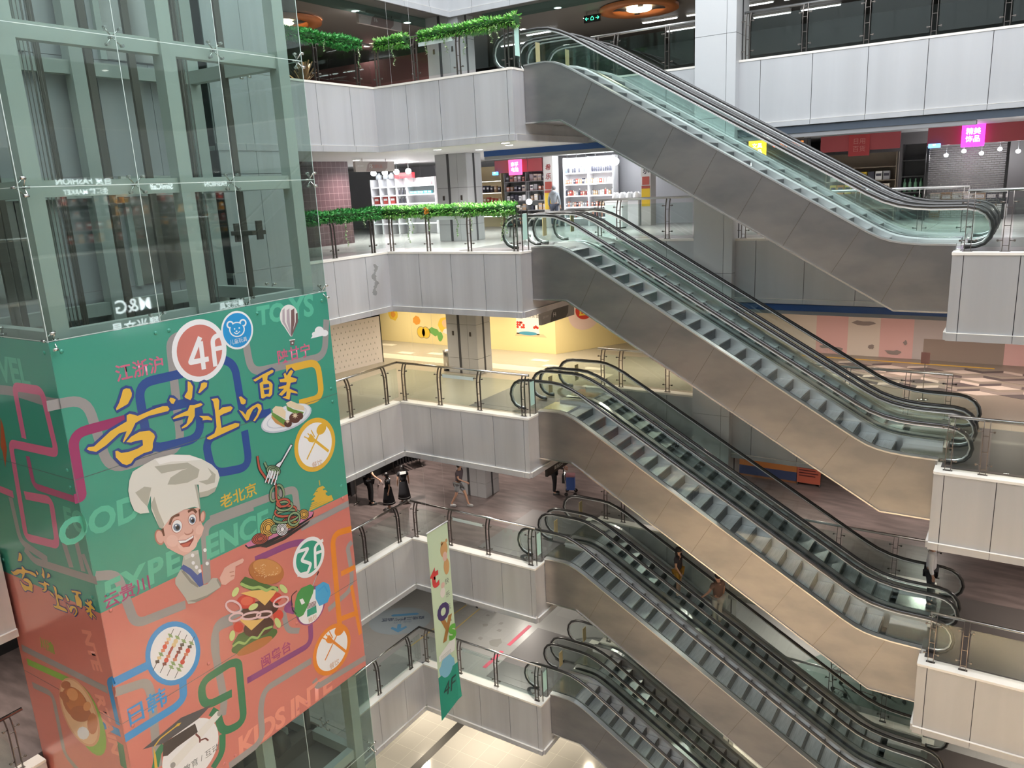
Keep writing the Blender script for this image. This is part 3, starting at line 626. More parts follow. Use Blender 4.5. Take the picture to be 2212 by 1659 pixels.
# outlines of the printed wrap, in metres on the two faces of the tower (along the face, height)
ART = {
0: [
 ('printed_pipe#1','grey','S',.17,.32,[(-11.807,-1.316),(-11.179,-1.347),(-11.019,-2.653),(-9.625,-2.697),(-9.522,-.654),(-9.104,-.64)],0),
 ('printed_pipe#2','grey','S',.17,.28,[(-5.71,-.937),(-5.872,-1.721),(-7.865,-1.656),(-7.903,-.976)],0),
 ('printed_pipe#3','navy','S',.17,.3,[(-9.175,-1.332),(-10.262,-1.314),(-10.257,-2.531),(-9.191,-2.616),(-9.13,-1.897),(-10.064,-1.849)],1),
 ('printed_pipe#4','navy','S',.17,.28,[(-8.611,-1.181),(-8.23,-1.389),(-8.191,-2.528),(-7.51,-2.565)],1),
 ('printed_pipe#5','navy','S',.17,.28,[(-8.207,-2.761),(-8.204,-3.531),(-9.062,-3.39),(-9.119,-2.702),(-8.668,-2.594)],1),
 ('printed_pipe#6','magenta','S',.17,.26,[(-10.542,-1.874),(-11.519,-1.863),(-11.544,-2.941),(-11.67,-2.937)],1),
 ('printed_pipe#7','amber','S',.16,.26,[(-6.982,-1.772),(-6.094,-1.797),(-6.083,-2.61),(-6.743,-2.577)],1),
 ('printed_pipe#8','grey','S',.17,.22,[(-8.241,-4.373),(-9.403,-4.303),(-9.529,-5.472)],0),
 ('printed_pipe#9','grey','S',.17,.25,[(-9.264,-4.262),(-7.418,-4.349),(-7.139,-4.392),(-7.142,-4.895)],0),
 ('printed_pipe#10','grey','S',.15,.2,[(-7.093,-5.306),(-5.622,-5.289)],0),
 ('printed_pipe#11','grey','S',.17,.2,[(-11.578,-4.367),(-11.212,-4.506),(-11.053,-5.564),(-10.046,-5.675)],0),
 ('printed_pipe#12','purple','S',.15,.3,[(-8.38,-5.496),(-7.386,-5.546),(-6.892,-5.726)],1),
 ('printed_pipe#13','orange','S',.15,.3,[(-5.627,-5.935),(-6.236,-5.813),(-6.317,-8.131)],1),
 ('printed_pipe#14','orange','S',.13,.2,[(-6.098,-6.876),(-5.632,-6.908)],1),
 ('printed_pipe#15','orange','S',.13,.2,[(-6.251,-7.964),(-5.704,-8.078)],1),
 ('printed_pipe#16','orange','S',.1,.2,[(-5.817,-7.308),(-5.696,-8.672)],1),
 ('printed_pipe#17','grey','S',.13,.2,[(-5.65,-6.253),(-5.808,-6.317),(-5.753,-7.003),(-5.831,-7.402),(-6.606,-7.548)],0),
 ('printed_pipe#18','grey','S',.15,.2,[(-9.572,-7.02),(-9.496,-6.378),(-8.824,-6.442)],0),
 ('printed_pipe#19','grey','S',.13,.25,[(-7.849,-6.931),(-7.813,-7.434),(-7.493,-7.606)],0),
 ('printed_pipe#20','purple','S',.14,.3,[(-7.17,-7.629),(-7.208,-8.089),(-8.973,-7.969)],1),
 ('printed_pipe#21','purple','S',.14,.3,[(-7.547,-7.098),(-7.808,-6.902),(-7.585,-6.861)],1),
 ('printed_pipe#22','grey','S',.15,.3,[(-7.267,-8.489),(-8.598,-8.415),(-8.765,-8.797),(-8.801,-9.537),(-9.678,-9.527)],0),
 ('printed_pipe#23','grey','S',.15,.2,[(-7.248,-8.991),(-7.188,-9.21),(-5.61,-9.366)],0),
 ('printed_pipe#24','forest','S',.17,.25,[(-9.365,-8.019),(-10.014,-7.932),(-10.009,-7.385),(-9.283,-7.371),(-9.111,-7.46),(-9.187,-8.826),(-9.71,-8.721),(-9.751,-8.276),(-9.879,-8.106)],1),
 ('printed_pipe#25','forest','S',.15,.2,[(-9.713,-8.741),(-9.779,-9.141),(-10.034,-9.312)],1),
 ('printed_pipe#26','forest','S',.15,.2,[(-11.168,-8.483),(-11.065,-8.229),(-10.934,-8.156)],1),
 ('printed_pipe#27','grey','S',.17,.25,[(-9.098,-6.518),(-9.497,-6.465),(-9.594,-6.788),(-9.558,-8.073),(-9.652,-8.363)],0),
 ('printed_pipe#28','grey','S',.17,.25,[(-11.612,-6.597),(-11.036,-6.74),(-10.991,-7.024),(-11.116,-8.521)],0),
 ('printed_pipe#29','skyblue','S',.16,.1,[(-11.629,-6.397),(-10.946,-6.441)],1),
 ('printed_pipe#30','skyblue','S',.16,.25,[(-10.333,-6.942),(-10.394,-7.48),(-10.57,-7.554),(-11.604,-7.55)],1),
 ('pattern_lettering','teal_l','T',-11.327,-3.472,.6,'OOD',.022,.1,1,0,0),
 ('pattern_lettering','teal_l','T',-11.358,-4.804,.62,'E',.022,.1,1,0,0),
 ('pattern_lettering','teal_l','T',-10.603,-4.773,.62,'XPE',.022,.1,1.15,0,0),
 ('pattern_lettering','teal_l','T',-8.709,-4.807,.62,'ENCE',.022,.1,1,0,0),
 ('pattern_lettering','teal_l','T',-6.383,-.582,.62,'YS',.022,.1,1,0,0),
 ('pattern_lettering','teal_l','T',-7.203,-.59,.5,'TO',.022,.1,1,0,0),
 ('pattern_lettering','coral_l','T',-8.101,-9.328,.62,'KIDS INTE',.022,.1,.95,0,0),
 ('floor_badge','white','C',-8.942,-.988,.585,2),
 ('floor_badge','coral','C',-8.942,-.988,.485,3),
 ('floor_badge','white','S',.095,.02,[(-8.9,-.738),(-9.182,-1.166),(-8.783,-1.177)],4),
 ('floor_badge','white','S',.095,.02,[(-8.902,-.82),(-8.92,-1.351)],4),
 ('floor_badge','white','S',.095,.12,[(-8.663,-1.35),(-8.645,-.796),(-8.406,-.766)],4),
 ('floor_badge','white','S',.085,.02,[(-8.682,-1.019),(-8.412,-1.025)],4),
 ('toy_badge','white','C',-8.058,-.757,.375,5),
 ('toy_badge','azure','C',-8.058,-.757,.335,6),
 ('toy_badge','white','E',-8.208,-.625,.084,-.014,-.012,-.074,20,7),
 ('toy_badge','azure','E',-8.208,-.625,.05,-.008,-.007,-.045,20,9),
 ('toy_badge','white','E',-7.909,-.639,.087,-.014,-.012,-.075,20,7),
 ('toy_badge','azure','E',-7.909,-.639,.051,-.008,-.008,-.046,20,9),
 ('toy_badge','white','E',-8.066,-.741,.184,-.005,.008,-.15,20,8),
 ('toy_badge','azure','E',-8.066,-.741,.156,-.004,.006,-.126,20,9),
 ('toy_badge','white','E',-8.121,-.72,.017,-.004,-.003,-.017,8,10),
 ('toy_badge','white','E',-8.011,-.723,.018,-.003,-.003,-.016,8,10),
 ('toy_badge','white','E',-8.084,-.774,.023,-.004,-.002,-.015,8,10),
 ('toy_badge','white','S',.016,.03,[(-8.145,-.785),(-8.088,-.829),(-8.004,-.789)],10),
 ('toy_badge','white','T',-8.067,-.971,.105,'儿童玩具',0,0,1,0,10),
 ('food_badge','amber','C',-6.429,-3.602,.6,4),
 ('food_badge','white','C',-6.429,-3.602,.49499999999999994,5),
 ('food_badge#2','orange','C',-6.625,-8.558,.6,4),
 ('food_badge#2','white','C',-6.625,-8.558,.49499999999999994,5),
 ('food_badge','amber','S',.026,.01,[(-6.716,-3.329),(-6.545,-3.454)],6),
 ('food_badge','amber','S',.026,.01,[(-6.609,-3.286),(-6.485,-3.437)],6),
 ('food_badge','amber','S',.026,.01,[(-6.501,-3.243),(-6.425,-3.42)],6),
 ('food_badge','amber','P',[(-6.635,-3.422),(-6.525,-3.316),(-6.452,-3.407),(-6.422,-3.491),(-6.477,-3.537),(-6.583,-3.493)],6),
 ('food_badge','amber','S',.062,.02,[(-6.467,-3.465),(-6.066,-3.868)],6),
 ('food_badge','amber','E',-6.206,-3.303,.095,-.079,-.114,-.091,20,6),
 ('food_badge','amber','S',.034,.02,[(-6.294,-3.391),(-6.715,-3.851)],6),
 ('food_badge','tan','T',-6.44,-4.055,.16,'餐饮',0,0,1,0,6),
 ('food_badge#2','orange','S',.026,.01,[(-6.876,-8.116),(-6.698,-8.298)],6),
 ('food_badge#2','orange','S',.026,.01,[(-6.764,-8.094),(-6.635,-8.294)],6),
 ('food_badge#2','orange','S',.026,.01,[(-6.651,-8.071),(-6.572,-8.289)],6),
 ('food_badge#2','orange','P',[(-6.792,-8.24),(-6.676,-8.147),(-6.6,-8.268),(-6.569,-8.369),(-6.627,-8.408),(-6.737,-8.333)],6),
 ('food_badge#2','orange','S',.062,.02,[(-6.616,-8.329),(-6.196,-8.88)],6),
 ('food_badge#2','orange','E',-6.343,-8.209,.1,-.111,-.119,-.075,20,6),
 ('food_badge#2','orange','S',.034,.02,[(-6.435,-8.287),(-6.877,-8.704)],6),
 ('food_badge#2','tan','T',-6.611,-8.962,.16,'餐饮',0,0,1,0,6),
 ('floor_badge#2','white','C',-6.979,-6.06,.46,5),
 ('floor_badge#2','green2','C',-6.979,-6.06,.375,6),
 ('floor_badge#2','white','S',.075,.05,[(-7.296,-5.797),(-6.967,-5.848),(-7.202,-6.038),(-6.947,-6.23),(-7.067,-6.394),(-7.356,-6.322)],7),
 ('floor_badge#2','white','S',.075,.1,[(-6.836,-6.391),(-6.778,-5.868),(-6.519,-5.837)],7),
 ('floor_badge#2','white','S',.07,.02,[(-6.786,-6.052),(-6.535,-6.082)],7),
 ('bag_badge','purple','C',-7.089,-7.189,.44,2),
 ('bag_badge','white','C',-7.093,-7.219,.385,3),
 ('bag_badge','bag_green','P',[(-7.295,-6.661),(-7.034,-6.692),(-6.935,-6.803),(-6.993,-6.934),(-7.202,-7.179),(-7.335,-7.302),(-7.465,-7.297),(-7.573,-7.147),(-7.516,-6.895),(-7.417,-6.726)],8),
 ('bag_badge','ink','S',.02,.05,[(-7.425,-6.66),(-7.59,-6.703),(-7.611,-7.034),(-7.521,-7.174)],8),
 ('bag_badge','steelgrey','S',.025,.02,[(-7.012,-6.798),(-6.8,-6.549)],7),
 ('bag_badge','ink','S',.035,.02,[(-6.816,-6.574),(-6.755,-6.507)],8),
 ('bag_badge','bag_blue','P',[(-6.899,-6.821),(-6.66,-6.807),(-6.5,-6.948),(-6.473,-7.189),(-6.599,-7.355),(-6.854,-7.324),(-6.938,-7.089)],8),
 ('bag_badge','azure','S',.03,.03,[(-6.839,-6.946),(-6.636,-6.915),(-6.564,-7.112)],9),
 ('bag_badge','white','P',[(-7.387,-6.897),(-7.295,-6.911),(-7.247,-7.046),(-7.345,-7.044)],9),
 ('bag_badge','green2','P',[(-7.211,-7.238),(-6.944,-7.262),(-6.95,-7.437),(-7.235,-7.401)],8),
 ('bag_badge','maroon','S',.014,.01,[(-7.207,-7.209),(-6.942,-7.247)],8),
 ('bag_badge','maroon','S',.014,.01,[(-7.202,-7.179),(-6.937,-7.218)],8),
 ('bag_badge','maroon','S',.014,.01,[(-7.198,-7.15),(-6.933,-7.188)],8),
 ('bag_badge','maroon','S',.014,.01,[(-7.193,-7.12),(-6.928,-7.158)],8),
 ('bag_badge','tan','T',-7.088,-7.526,.13,'箱包',0,0,1,0,8),
 ('skewer_badge','skyblue','E',-10.439,-6.496,.487,-.417,-.256,-.521,36,2),
 ('skewer_badge','white','E',-10.439,-6.496,.404,-.346,-.214,-.435,36,3),
 ('skewer_badge','ink','S',.014,.01,[(-10.358,-6.023),(-10.887,-6.593)],4),
 ('skewer_badge','herb','E',-10.448,-6.096,.043,-.042,-.008,-.012,10,5),
 ('skewer_badge','herb','E',-10.44,-6.136,.043,-.042,-.009,-.012,10,5),
 ('skewer_badge','cream','P',[(-10.528,-6.121),(-10.45,-6.152),(-10.456,-6.211),(-10.53,-6.182)],5),
 ('skewer_badge','salmon','P',[(-10.575,-6.172),(-10.498,-6.203),(-10.504,-6.263),(-10.578,-6.234)],5),
 ('skewer_badge','tomato','E',-10.588,-6.271,.038,-.038,-.025,-.038,14,5),
 ('skewer_badge','salmon','P',[(-10.67,-6.275),(-10.594,-6.307),(-10.6,-6.366),(-10.673,-6.337)],5),
 ('skewer_badge','herb','E',-10.687,-6.354,.042,-.042,-.008,-.012,10,5),
 ('skewer_badge','herb','E',-10.68,-6.393,.043,-.043,-.008,-.012,10,5),
 ('skewer_badge','cream','P',[(-10.765,-6.377),(-10.689,-6.409),(-10.695,-6.468),(-10.768,-6.439)],5),
 ('skewer_badge','ink2','P',[(-10.812,-6.428),(-10.736,-6.46),(-10.743,-6.519),(-10.815,-6.489)],5),
 ('skewer_badge','ink','S',.014,.01,[(-10.226,-6.134),(-10.763,-6.716)],4),
 ('skewer_badge','herb','E',-10.317,-6.209,.044,-.042,-.009,-.012,10,5),
 ('skewer_badge','herb','E',-10.31,-6.249,.044,-.043,-.008,-.012,10,5),
 ('skewer_badge','cream','E',-10.362,-6.282,.039,-.038,-.026,-.038,14,5),
 ('skewer_badge','cream','E',-10.411,-6.335,.039,-.038,-.026,-.038,14,5),
 ('skewer_badge','sausage','E',-10.467,-6.383,.021,-.024,-.036,-.041,12,5),
 ('skewer_badge','sausage','E',-10.515,-6.435,.021,-.024,-.036,-.041,12,5),
 ('skewer_badge','salmon','P',[(-10.592,-6.444),(-10.514,-6.476),(-10.52,-6.536),(-10.594,-6.506)],5),
 ('skewer_badge','tomato','E',-10.605,-6.544,.038,-.038,-.025,-.037,14,5),
 ('skewer_badge','maroon','P',[(-10.687,-6.548),(-10.61,-6.58),(-10.617,-6.64),(-10.69,-6.609)],5),
 ('skewer_badge','ink','S',.014,.01,[(-10.117,-6.274),(-10.64,-6.85)],4),
 ('skewer_badge','herb','E',-10.206,-6.347,.045,-.043,-.008,-.012,10,5),
 ('skewer_badge','herb','E',-10.198,-6.388,.045,-.043,-.008,-.012,10,5),
 ('skewer_badge','ink2','P',[(-10.286,-6.371),(-10.206,-6.404),(-10.212,-6.465),(-10.288,-6.434)],5),
 ('skewer_badge','maroon','P',[(-10.333,-6.424),(-10.253,-6.456),(-10.26,-6.517),(-10.336,-6.486)],5),
 ('skewer_badge','maroon','P',[(-10.38,-6.476),(-10.301,-6.508),(-10.307,-6.569),(-10.383,-6.538)],5),
 ('skewer_badge','sausage','E',-10.398,-6.572,.021,-.024,-.036,-.041,12,5),
 ('skewer_badge','salmon','P',[(-10.474,-6.579),(-10.395,-6.612),(-10.401,-6.673),(-10.476,-6.642)],5),
 ('skewer_badge','herb','E',-10.488,-6.659,.043,-.044,-.009,-.012,10,5),
 ('skewer_badge','herb','E',-10.481,-6.7,.043,-.044,-.008,-.012,10,5),
 ('skewer_badge','herb','E',-10.535,-6.71,.043,-.044,-.008,-.013,10,5),
 ('skewer_badge','herb','E',-10.528,-6.751,.044,-.044,-.008,-.012,10,5),
 ('skewer_badge','ink','S',.014,.01,[(-9.97,-6.394),(-10.503,-6.986)],4),
 ('skewer_badge','herb','E',-10.061,-6.47,.046,-.044,-.009,-.012,10,5),
 ('skewer_badge','herb','E',-10.053,-6.511,.046,-.044,-.008,-.012,10,5),
 ('skewer_badge','ink2','P',[(-10.143,-6.495),(-10.061,-6.528),(-10.067,-6.59),(-10.145,-6.559)],5),
 ('skewer_badge','tomato','E',-10.154,-6.598,.04,-.04,-.026,-.039,14,5),
 ('skewer_badge','salmon','P',[(-10.239,-6.602),(-10.158,-6.636),(-10.164,-6.698),(-10.241,-6.666)],5),
 ('skewer_badge','sausage','E',-10.257,-6.701,.021,-.024,-.037,-.041,12,5),
 ('skewer_badge','tomato','E',-10.298,-6.758,.04,-.04,-.026,-.038,14,5),
 ('skewer_badge','herb','E',-10.349,-6.791,.044,-.044,-.009,-.012,10,5),
 ('skewer_badge','herb','E',-10.342,-6.832,.045,-.045,-.008,-.012,10,5),
 ('skewer_badge','herb','E',-10.397,-6.843,.044,-.045,-.008,-.013,10,5),
 ('skewer_badge','herb','E',-10.389,-6.884,.044,-.045,-.009,-.013,10,5),
 ('pattern_lettering','skyblue','T',-11.123,-7.238,.42,'日韩',.006,0,1,0,3),
 ('graduation_badge','white','C',-10.423,-8.641,.62,2),
 ('graduation_badge','capdark','P',[(-11.336,-7.966),(-10.516,-7.838),(-9.847,-7.98),(-10.17,-8.087),(-10.928,-8.119)],4),
 ('graduation_badge','ink2','P',[(-10.937,-8.113),(-10.253,-8.138),(-10.225,-8.35),(-10.689,-8.369),(-10.898,-8.41),(-10.994,-8.363)],3),
 ('graduation_badge','gold','S',.028,.03,[(-10.574,-7.935),(-10.982,-7.978),(-11.112,-8.052)],5),
 ('graduation_badge','gold','P',[(-10.677,-7.939),(-10.6,-7.907),(-10.523,-7.937),(-10.58,-7.972)],5),
 ('graduation_badge','gold','P',[(-11.13,-8.04),(-11.115,-8.235),(-11.125,-8.515),(-11.182,-8.473)],5),
 ('graduation_badge','paper','P',[(-10.885,-8.566),(-9.758,-8.185),(-9.666,-8.244),(-9.679,-8.323),(-10.754,-8.746),(-10.868,-8.702)],6),
 ('graduation_badge','paper_d','E',-9.703,-8.264,.038,-.051,-.047,-.037,20,7),
 ('graduation_badge','paper_d','E',-10.832,-8.668,.037,-.054,-.04,-.033,20,7),
 ('graduation_badge','maroon','S',.035,.05,[(-10.279,-8.355),(-10.205,-8.492),(-10.222,-8.589)],8),
 ('graduation_badge','maroon','S',.03,.03,[(-10.215,-8.55),(-10.09,-8.582),(-10.039,-8.672)],8),
 ('graduation_badge','ink3','T',-10.238,-8.946,.17,'教育 / 互动',0,0,1,0,3),
 ('caption','rose','T',-10.16,-1.084,.31,'江浙沪',.005,0,1,0,2),
 ('caption','rose','T',-6.719,-1.512,.31,'陕甘宁',.005,0,1,0,3),
 ('caption','gold','T',-8.548,-4.036,.3,'老北京',.005,0,1,0,2),
 ('caption','plum','T',-11.083,-4.922,.3,'云贵川',.005,0,1,0,2),
 ('caption','plum','T',-8.179,-7.815,.28,'闽粤台',.005,0,1,0,2),
 ('calligraphy','gold2','K',[(-10.541,-1.354),(-10.479,-1.34),(-10.413,-1.366),(-10.393,-1.448),(-10.407,-1.503),(-10.498,-1.616),(-10.717,-1.675),(-10.714,-1.637),(-10.647,-1.558),(-10.573,-1.423)],9,.05),
 ('calligraphy','gold2','K',[(-10.552,-1.807),(-10.499,-1.792),(-10.405,-1.837),(-10.36,-1.869),(-10.06,-1.83),(-9.865,-1.821),(-9.771,-1.845),(-9.741,-1.904),(-9.776,-1.936),(-10.161,-1.923),(-10.312,-1.951),(-10.421,-1.98),(-10.526,-2.118),(-10.688,-2.258),(-10.698,-2.235),(-10.6,-2.077),(-10.739,-2.076),(-10.998,-2.212),(-11.18,-2.271),(-11.283,-2.219),(-11.325,-2.178),(-11.289,-2.151),(-11.199,-2.169),(-10.881,-1.995),(-10.57,-1.909)],9,.05),
 ('calligraphy','gold2','K',[(-10.643,-2.262),(-10.54,-2.194),(-10.369,-2.154),(-10.186,-2.187),(-10.115,-2.269),(-10.103,-2.323),(-10.164,-2.427),(-10.178,-2.504),(-10.208,-2.556),(-10.355,-2.551),(-10.549,-2.59),(-10.622,-2.656),(-10.704,-2.663),(-10.776,-2.616),(-10.869,-2.467),(-10.859,-2.362),(-10.821,-2.364),(-10.762,-2.422),(-10.625,-2.445),(-10.46,-2.437),(-10.352,-2.41),(-10.345,-2.312),(-10.476,-2.292),(-10.558,-2.297)],9,.05),
 ('calligraphy','gold2','K',[(-9.294,-1.491),(-9.242,-1.524),(-9.204,-1.616),(-9.256,-1.812),(-9.298,-1.854),(-9.391,-1.789),(-9.408,-1.753),(-9.325,-1.67)],9,.05),
 ('calligraphy','gold2','K',[(-8.959,-1.59),(-8.892,-1.616),(-8.915,-1.685),(-9.085,-1.771),(-9.116,-1.759),(-9.056,-1.672),(-9.02,-1.597)],9,.05),
 ('calligraphy','gold2','K',[(-9.691,-1.703),(-9.64,-1.726),(-9.591,-1.769),(-9.648,-1.836),(-9.688,-1.816),(-9.721,-1.746)],9,.05),
 ('calligraphy','gold2','K',[(-9.324,-1.941),(-9.235,-1.964),(-9.093,-1.959),(-9.057,-2.0),(-9.103,-2.02),(-9.234,-2.028),(-9.258,-2.169),(-9.331,-2.255),(-9.459,-2.324),(-9.563,-2.332),(-9.559,-2.306),(-9.448,-2.264),(-9.381,-2.136),(-9.469,-2.112),(-9.695,-2.112),(-9.709,-2.092),(-9.642,-2.065),(-9.386,-2.03)],9,.05),
 ('calligraphy','gold2','K',[(-9.168,-2.194),(-8.972,-2.247),(-8.899,-2.321),(-8.905,-2.352),(-9.008,-2.313),(-9.113,-2.294),(-9.096,-2.267)],9,.05),
 ('calligraphy','gold2','K',[(-8.859,-1.944),(-8.714,-1.959),(-8.687,-2.02),(-8.73,-2.204),(-8.636,-2.164),(-8.45,-2.191),(-8.405,-2.235),(-8.465,-2.286),(-8.632,-2.296),(-8.723,-2.315),(-8.725,-2.556),(-8.404,-2.547),(-8.306,-2.586),(-8.327,-2.636),(-8.885,-2.696),(-9.01,-2.709),(-9.066,-2.679),(-9.074,-2.65),(-8.897,-2.616),(-8.829,-2.504),(-8.813,-2.182),(-8.821,-2.007)],9,.05),
 ('calligraphy','gold2','K',[(-8.234,-2.058),(-8.182,-2.06),(-8.08,-2.164),(-8.103,-2.225),(-8.157,-2.234),(-8.206,-2.21)],9,.05),
 ('calligraphy','gold2','K',[(-8.275,-2.314),(-8.192,-2.37),(-8.139,-2.452),(-8.087,-2.376),(-7.944,-2.323),(-7.804,-2.303),(-7.73,-2.356),(-7.73,-2.448),(-7.847,-2.577),(-7.94,-2.643),(-7.978,-2.621),(-7.867,-2.526),(-7.81,-2.427),(-7.841,-2.361),(-7.941,-2.392),(-8.023,-2.483),(-8.078,-2.571),(-8.132,-2.578),(-8.184,-2.485)],9,.05),
 ('calligraphy','gold2','K',[(-7.848,-1.805),(-7.607,-1.748),(-7.347,-1.703),(-7.31,-1.735),(-7.329,-1.765),(-7.475,-1.8),(-7.503,-1.886),(-7.414,-1.952),(-7.38,-2.006),(-7.425,-2.203),(-7.488,-2.245),(-7.568,-2.214),(-7.669,-2.234),(-7.707,-2.213),(-7.705,-2.02),(-7.701,-1.908),(-7.614,-1.883),(-7.615,-1.803),(-7.801,-1.85)],9,.05),
 ('calligraphy','navy2','P',[(-7.616,-1.95),(-7.474,-1.972),(-7.471,-2.042),(-7.623,-2.028)],10),
 ('calligraphy','navy2','P',[(-7.623,-2.067),(-7.478,-2.086),(-7.505,-2.172),(-7.615,-2.156)],10),
 ('calligraphy','gold2','K',[(-7.069,-1.858),(-7.021,-1.834),(-6.988,-1.911),(-6.903,-1.836),(-6.855,-1.812),(-6.802,-1.859),(-6.891,-1.957),(-6.724,-2.042),(-6.762,-2.093),(-6.91,-2.082),(-6.958,-2.2),(-6.765,-2.319),(-6.756,-2.357),(-6.942,-2.287),(-6.993,-2.429),(-7.063,-2.399),(-7.171,-2.337),(-7.067,-2.327),(-7.037,-2.229),(-7.18,-2.299),(-7.261,-2.256),(-7.101,-2.166),(-7.242,-2.132),(-7.236,-2.098),(-7.032,-2.1),(-7.009,-2.047),(-7.179,-2.007),(-7.198,-1.945),(-7.054,-1.954)],9,.05),
 ('balloon','paper','E',-6.742,-.698,.239,-.039,-.037,-.241,26,2),
 ('balloon','paper','P',[(-6.969,-.774),(-6.544,-.846),(-6.721,-1.127),(-6.764,-1.119)],2),
 ('balloon','mauve','P',[(-6.897,-.548),(-6.834,-.513),(-6.865,-.792),(-6.729,-1.121),(-6.746,-1.118),(-6.933,-.781)],3),
 ('balloon','mauve','P',[(-6.783,-.566),(-6.705,-.533),(-6.736,-.813),(-6.729,-1.121),(-6.746,-1.118),(-6.819,-.8)],3),
 ('balloon','umber','P',[(-6.668,-.584),(-6.575,-.553),(-6.605,-.835),(-6.729,-1.121),(-6.746,-1.118),(-6.704,-.819)],3),
 ('balloon','umber','P',[(-6.553,-.671),(-6.497,-.657),(-6.514,-.851),(-6.729,-1.121),(-6.746,-1.118),(-6.579,-.84)],3),
 ('balloon','umber','P',[(-6.791,-1.195),(-6.664,-1.207),(-6.699,-1.317),(-6.792,-1.304)],3),
 ('balloon','paper','P',[(-6.804,-1.181),(-6.65,-1.192),(-6.653,-1.214),(-6.807,-1.204)],4),
 ('balloon','white','P',[(-6.707,-1.269),(-6.728,-1.285),(-6.756,-1.272),(-6.752,-1.248),(-6.722,-1.247)],4),
 ('cloud','white','E',-5.951,-1.148,.132,-.024,-.014,-.099,20,4),
 ('cloud','white','E',-5.809,-1.217,.109,-.019,-.01,-.071,20,4),
 ('cloud','white','E',-6.086,-1.196,.087,-.016,-.008,-.056,20,4),
 ('cloud','white','P',[(-6.222,-1.266),(-6.115,-1.179),(-5.749,-1.208),(-5.698,-1.266)],4),
 ('pagoda','gold','S',.03,.01,[(-6.433,-4.432),(-6.431,-4.555)],3),
 ('pagoda','gold','P',[(-6.502,-4.59),(-6.347,-4.591),(-6.287,-4.667),(-6.58,-4.647)],3),
 ('pagoda','gold','P',[(-6.511,-4.648),(-6.354,-4.643),(-6.35,-4.724),(-6.521,-4.718)],3),
 ('pagoda','gold','P',[(-6.589,-4.656),(-6.285,-4.711),(-6.225,-4.788),(-6.666,-4.713)],3),
 ('pagoda','gold','P',[(-6.597,-4.714),(-6.293,-4.764),(-6.289,-4.845),(-6.607,-4.783)],3),
 ('pagoda','gold','P',[(-6.627,-4.758),(-6.279,-4.831),(-6.188,-4.92),(-6.733,-4.804)],3),
 ('pagoda','gold','P',[(-6.635,-4.816),(-6.286,-4.883),(-6.282,-4.966),(-6.645,-4.885)],3),
 ('pagoda','gold','P',[(-6.725,-4.855),(-6.124,-4.891),(-6.117,-4.927),(-6.738,-4.89)],4),
 ('pagoda','gold','P',[(-6.754,-4.899),(-6.113,-4.926),(-6.106,-4.963),(-6.767,-4.933)],4),
 ('pagoda','gold','P',[(-6.784,-4.942),(-6.102,-4.961),(-6.095,-4.998),(-6.796,-4.977)],4),
 ('pagoda','gold','P',[(-6.813,-4.986),(-6.091,-4.996),(-6.084,-5.033),(-6.825,-5.02)],4),
 ('sandwich_plate','plate_e','E',-7.115,-2.797,.683,.032,.082,-.263,30,10),
 ('sandwich_plate','plate','E',-7.118,-2.782,.647,.031,.073,-.238,30,11),
 ('sandwich_plate','plate_e','E',-7.113,-2.783,.542,.026,.057,-.185,30,12),
 ('sandwich_plate','plate','E',-7.112,-2.779,.518,.025,.053,-.17,30,13),
 ('sandwich_plate','bread','P',[(-7.474,-2.516),(-7.38,-2.47),(-7.215,-2.526),(-7.131,-2.654),(-7.17,-2.81),(-7.301,-2.703),(-7.456,-2.591)],14),
 ('sandwich_plate','salad','P',[(-7.502,-2.555),(-7.302,-2.715),(-7.159,-2.837),(-7.191,-2.948),(-7.377,-2.824),(-7.498,-2.673)],14),
 ('sandwich_plate','bread','P',[(-7.105,-2.483),(-6.968,-2.459),(-6.633,-2.666),(-6.617,-2.768),(-6.85,-2.681),(-7.057,-2.555)],14),
 ('sandwich_plate','salad','P',[(-7.104,-2.531),(-6.909,-2.666),(-6.652,-2.795),(-6.707,-2.853),(-6.921,-2.747),(-7.085,-2.643)],15),
 ('sandwich_plate','crust','P',[(-7.518,-2.621),(-7.346,-2.809),(-7.191,-2.948),(-7.225,-2.974),(-7.434,-2.82),(-7.515,-2.692)],14),
 ('sandwich_plate','mush','E',-6.913,-2.853,.153,-.042,-.016,-.111,20,16),
 ('sandwich_plate','mush','E',-7.113,-2.922,.104,-.029,-.012,-.078,20,16),
 ('sandwich_plate','mush','E',-6.768,-2.849,.089,-.024,-.012,-.079,20,15),
 ('sandwich_plate','bread','P',[(-6.805,-2.826),(-6.866,-2.822),(-6.84,-2.872),(-6.889,-2.832),(-6.91,-2.875),(-6.917,-2.824),(-6.972,-2.835),(-6.935,-2.803),(-6.992,-2.776),(-6.931,-2.78),(-6.957,-2.731),(-6.909,-2.77),(-6.888,-2.727),(-6.88,-2.777),(-6.825,-2.766),(-6.862,-2.799)],17),
 ('sandwich_plate','bread','P',[(-7.057,-2.89),(-7.098,-2.886),(-7.081,-2.92),(-7.113,-2.893),(-7.128,-2.923),(-7.133,-2.888),(-7.17,-2.895),(-7.144,-2.873),(-7.183,-2.855),(-7.142,-2.858),(-7.159,-2.824),(-7.127,-2.851),(-7.112,-2.822),(-7.108,-2.856),(-7.07,-2.849),(-7.096,-2.871)],17),
 ('noodle_plate','ink','P',[(-8.576,-5.096),(-8.408,-5.054),(-6.843,-5.011),(-6.683,-5.088),(-6.736,-5.189),(-7.419,-5.292),(-8.115,-5.294),(-8.496,-5.201)],4),
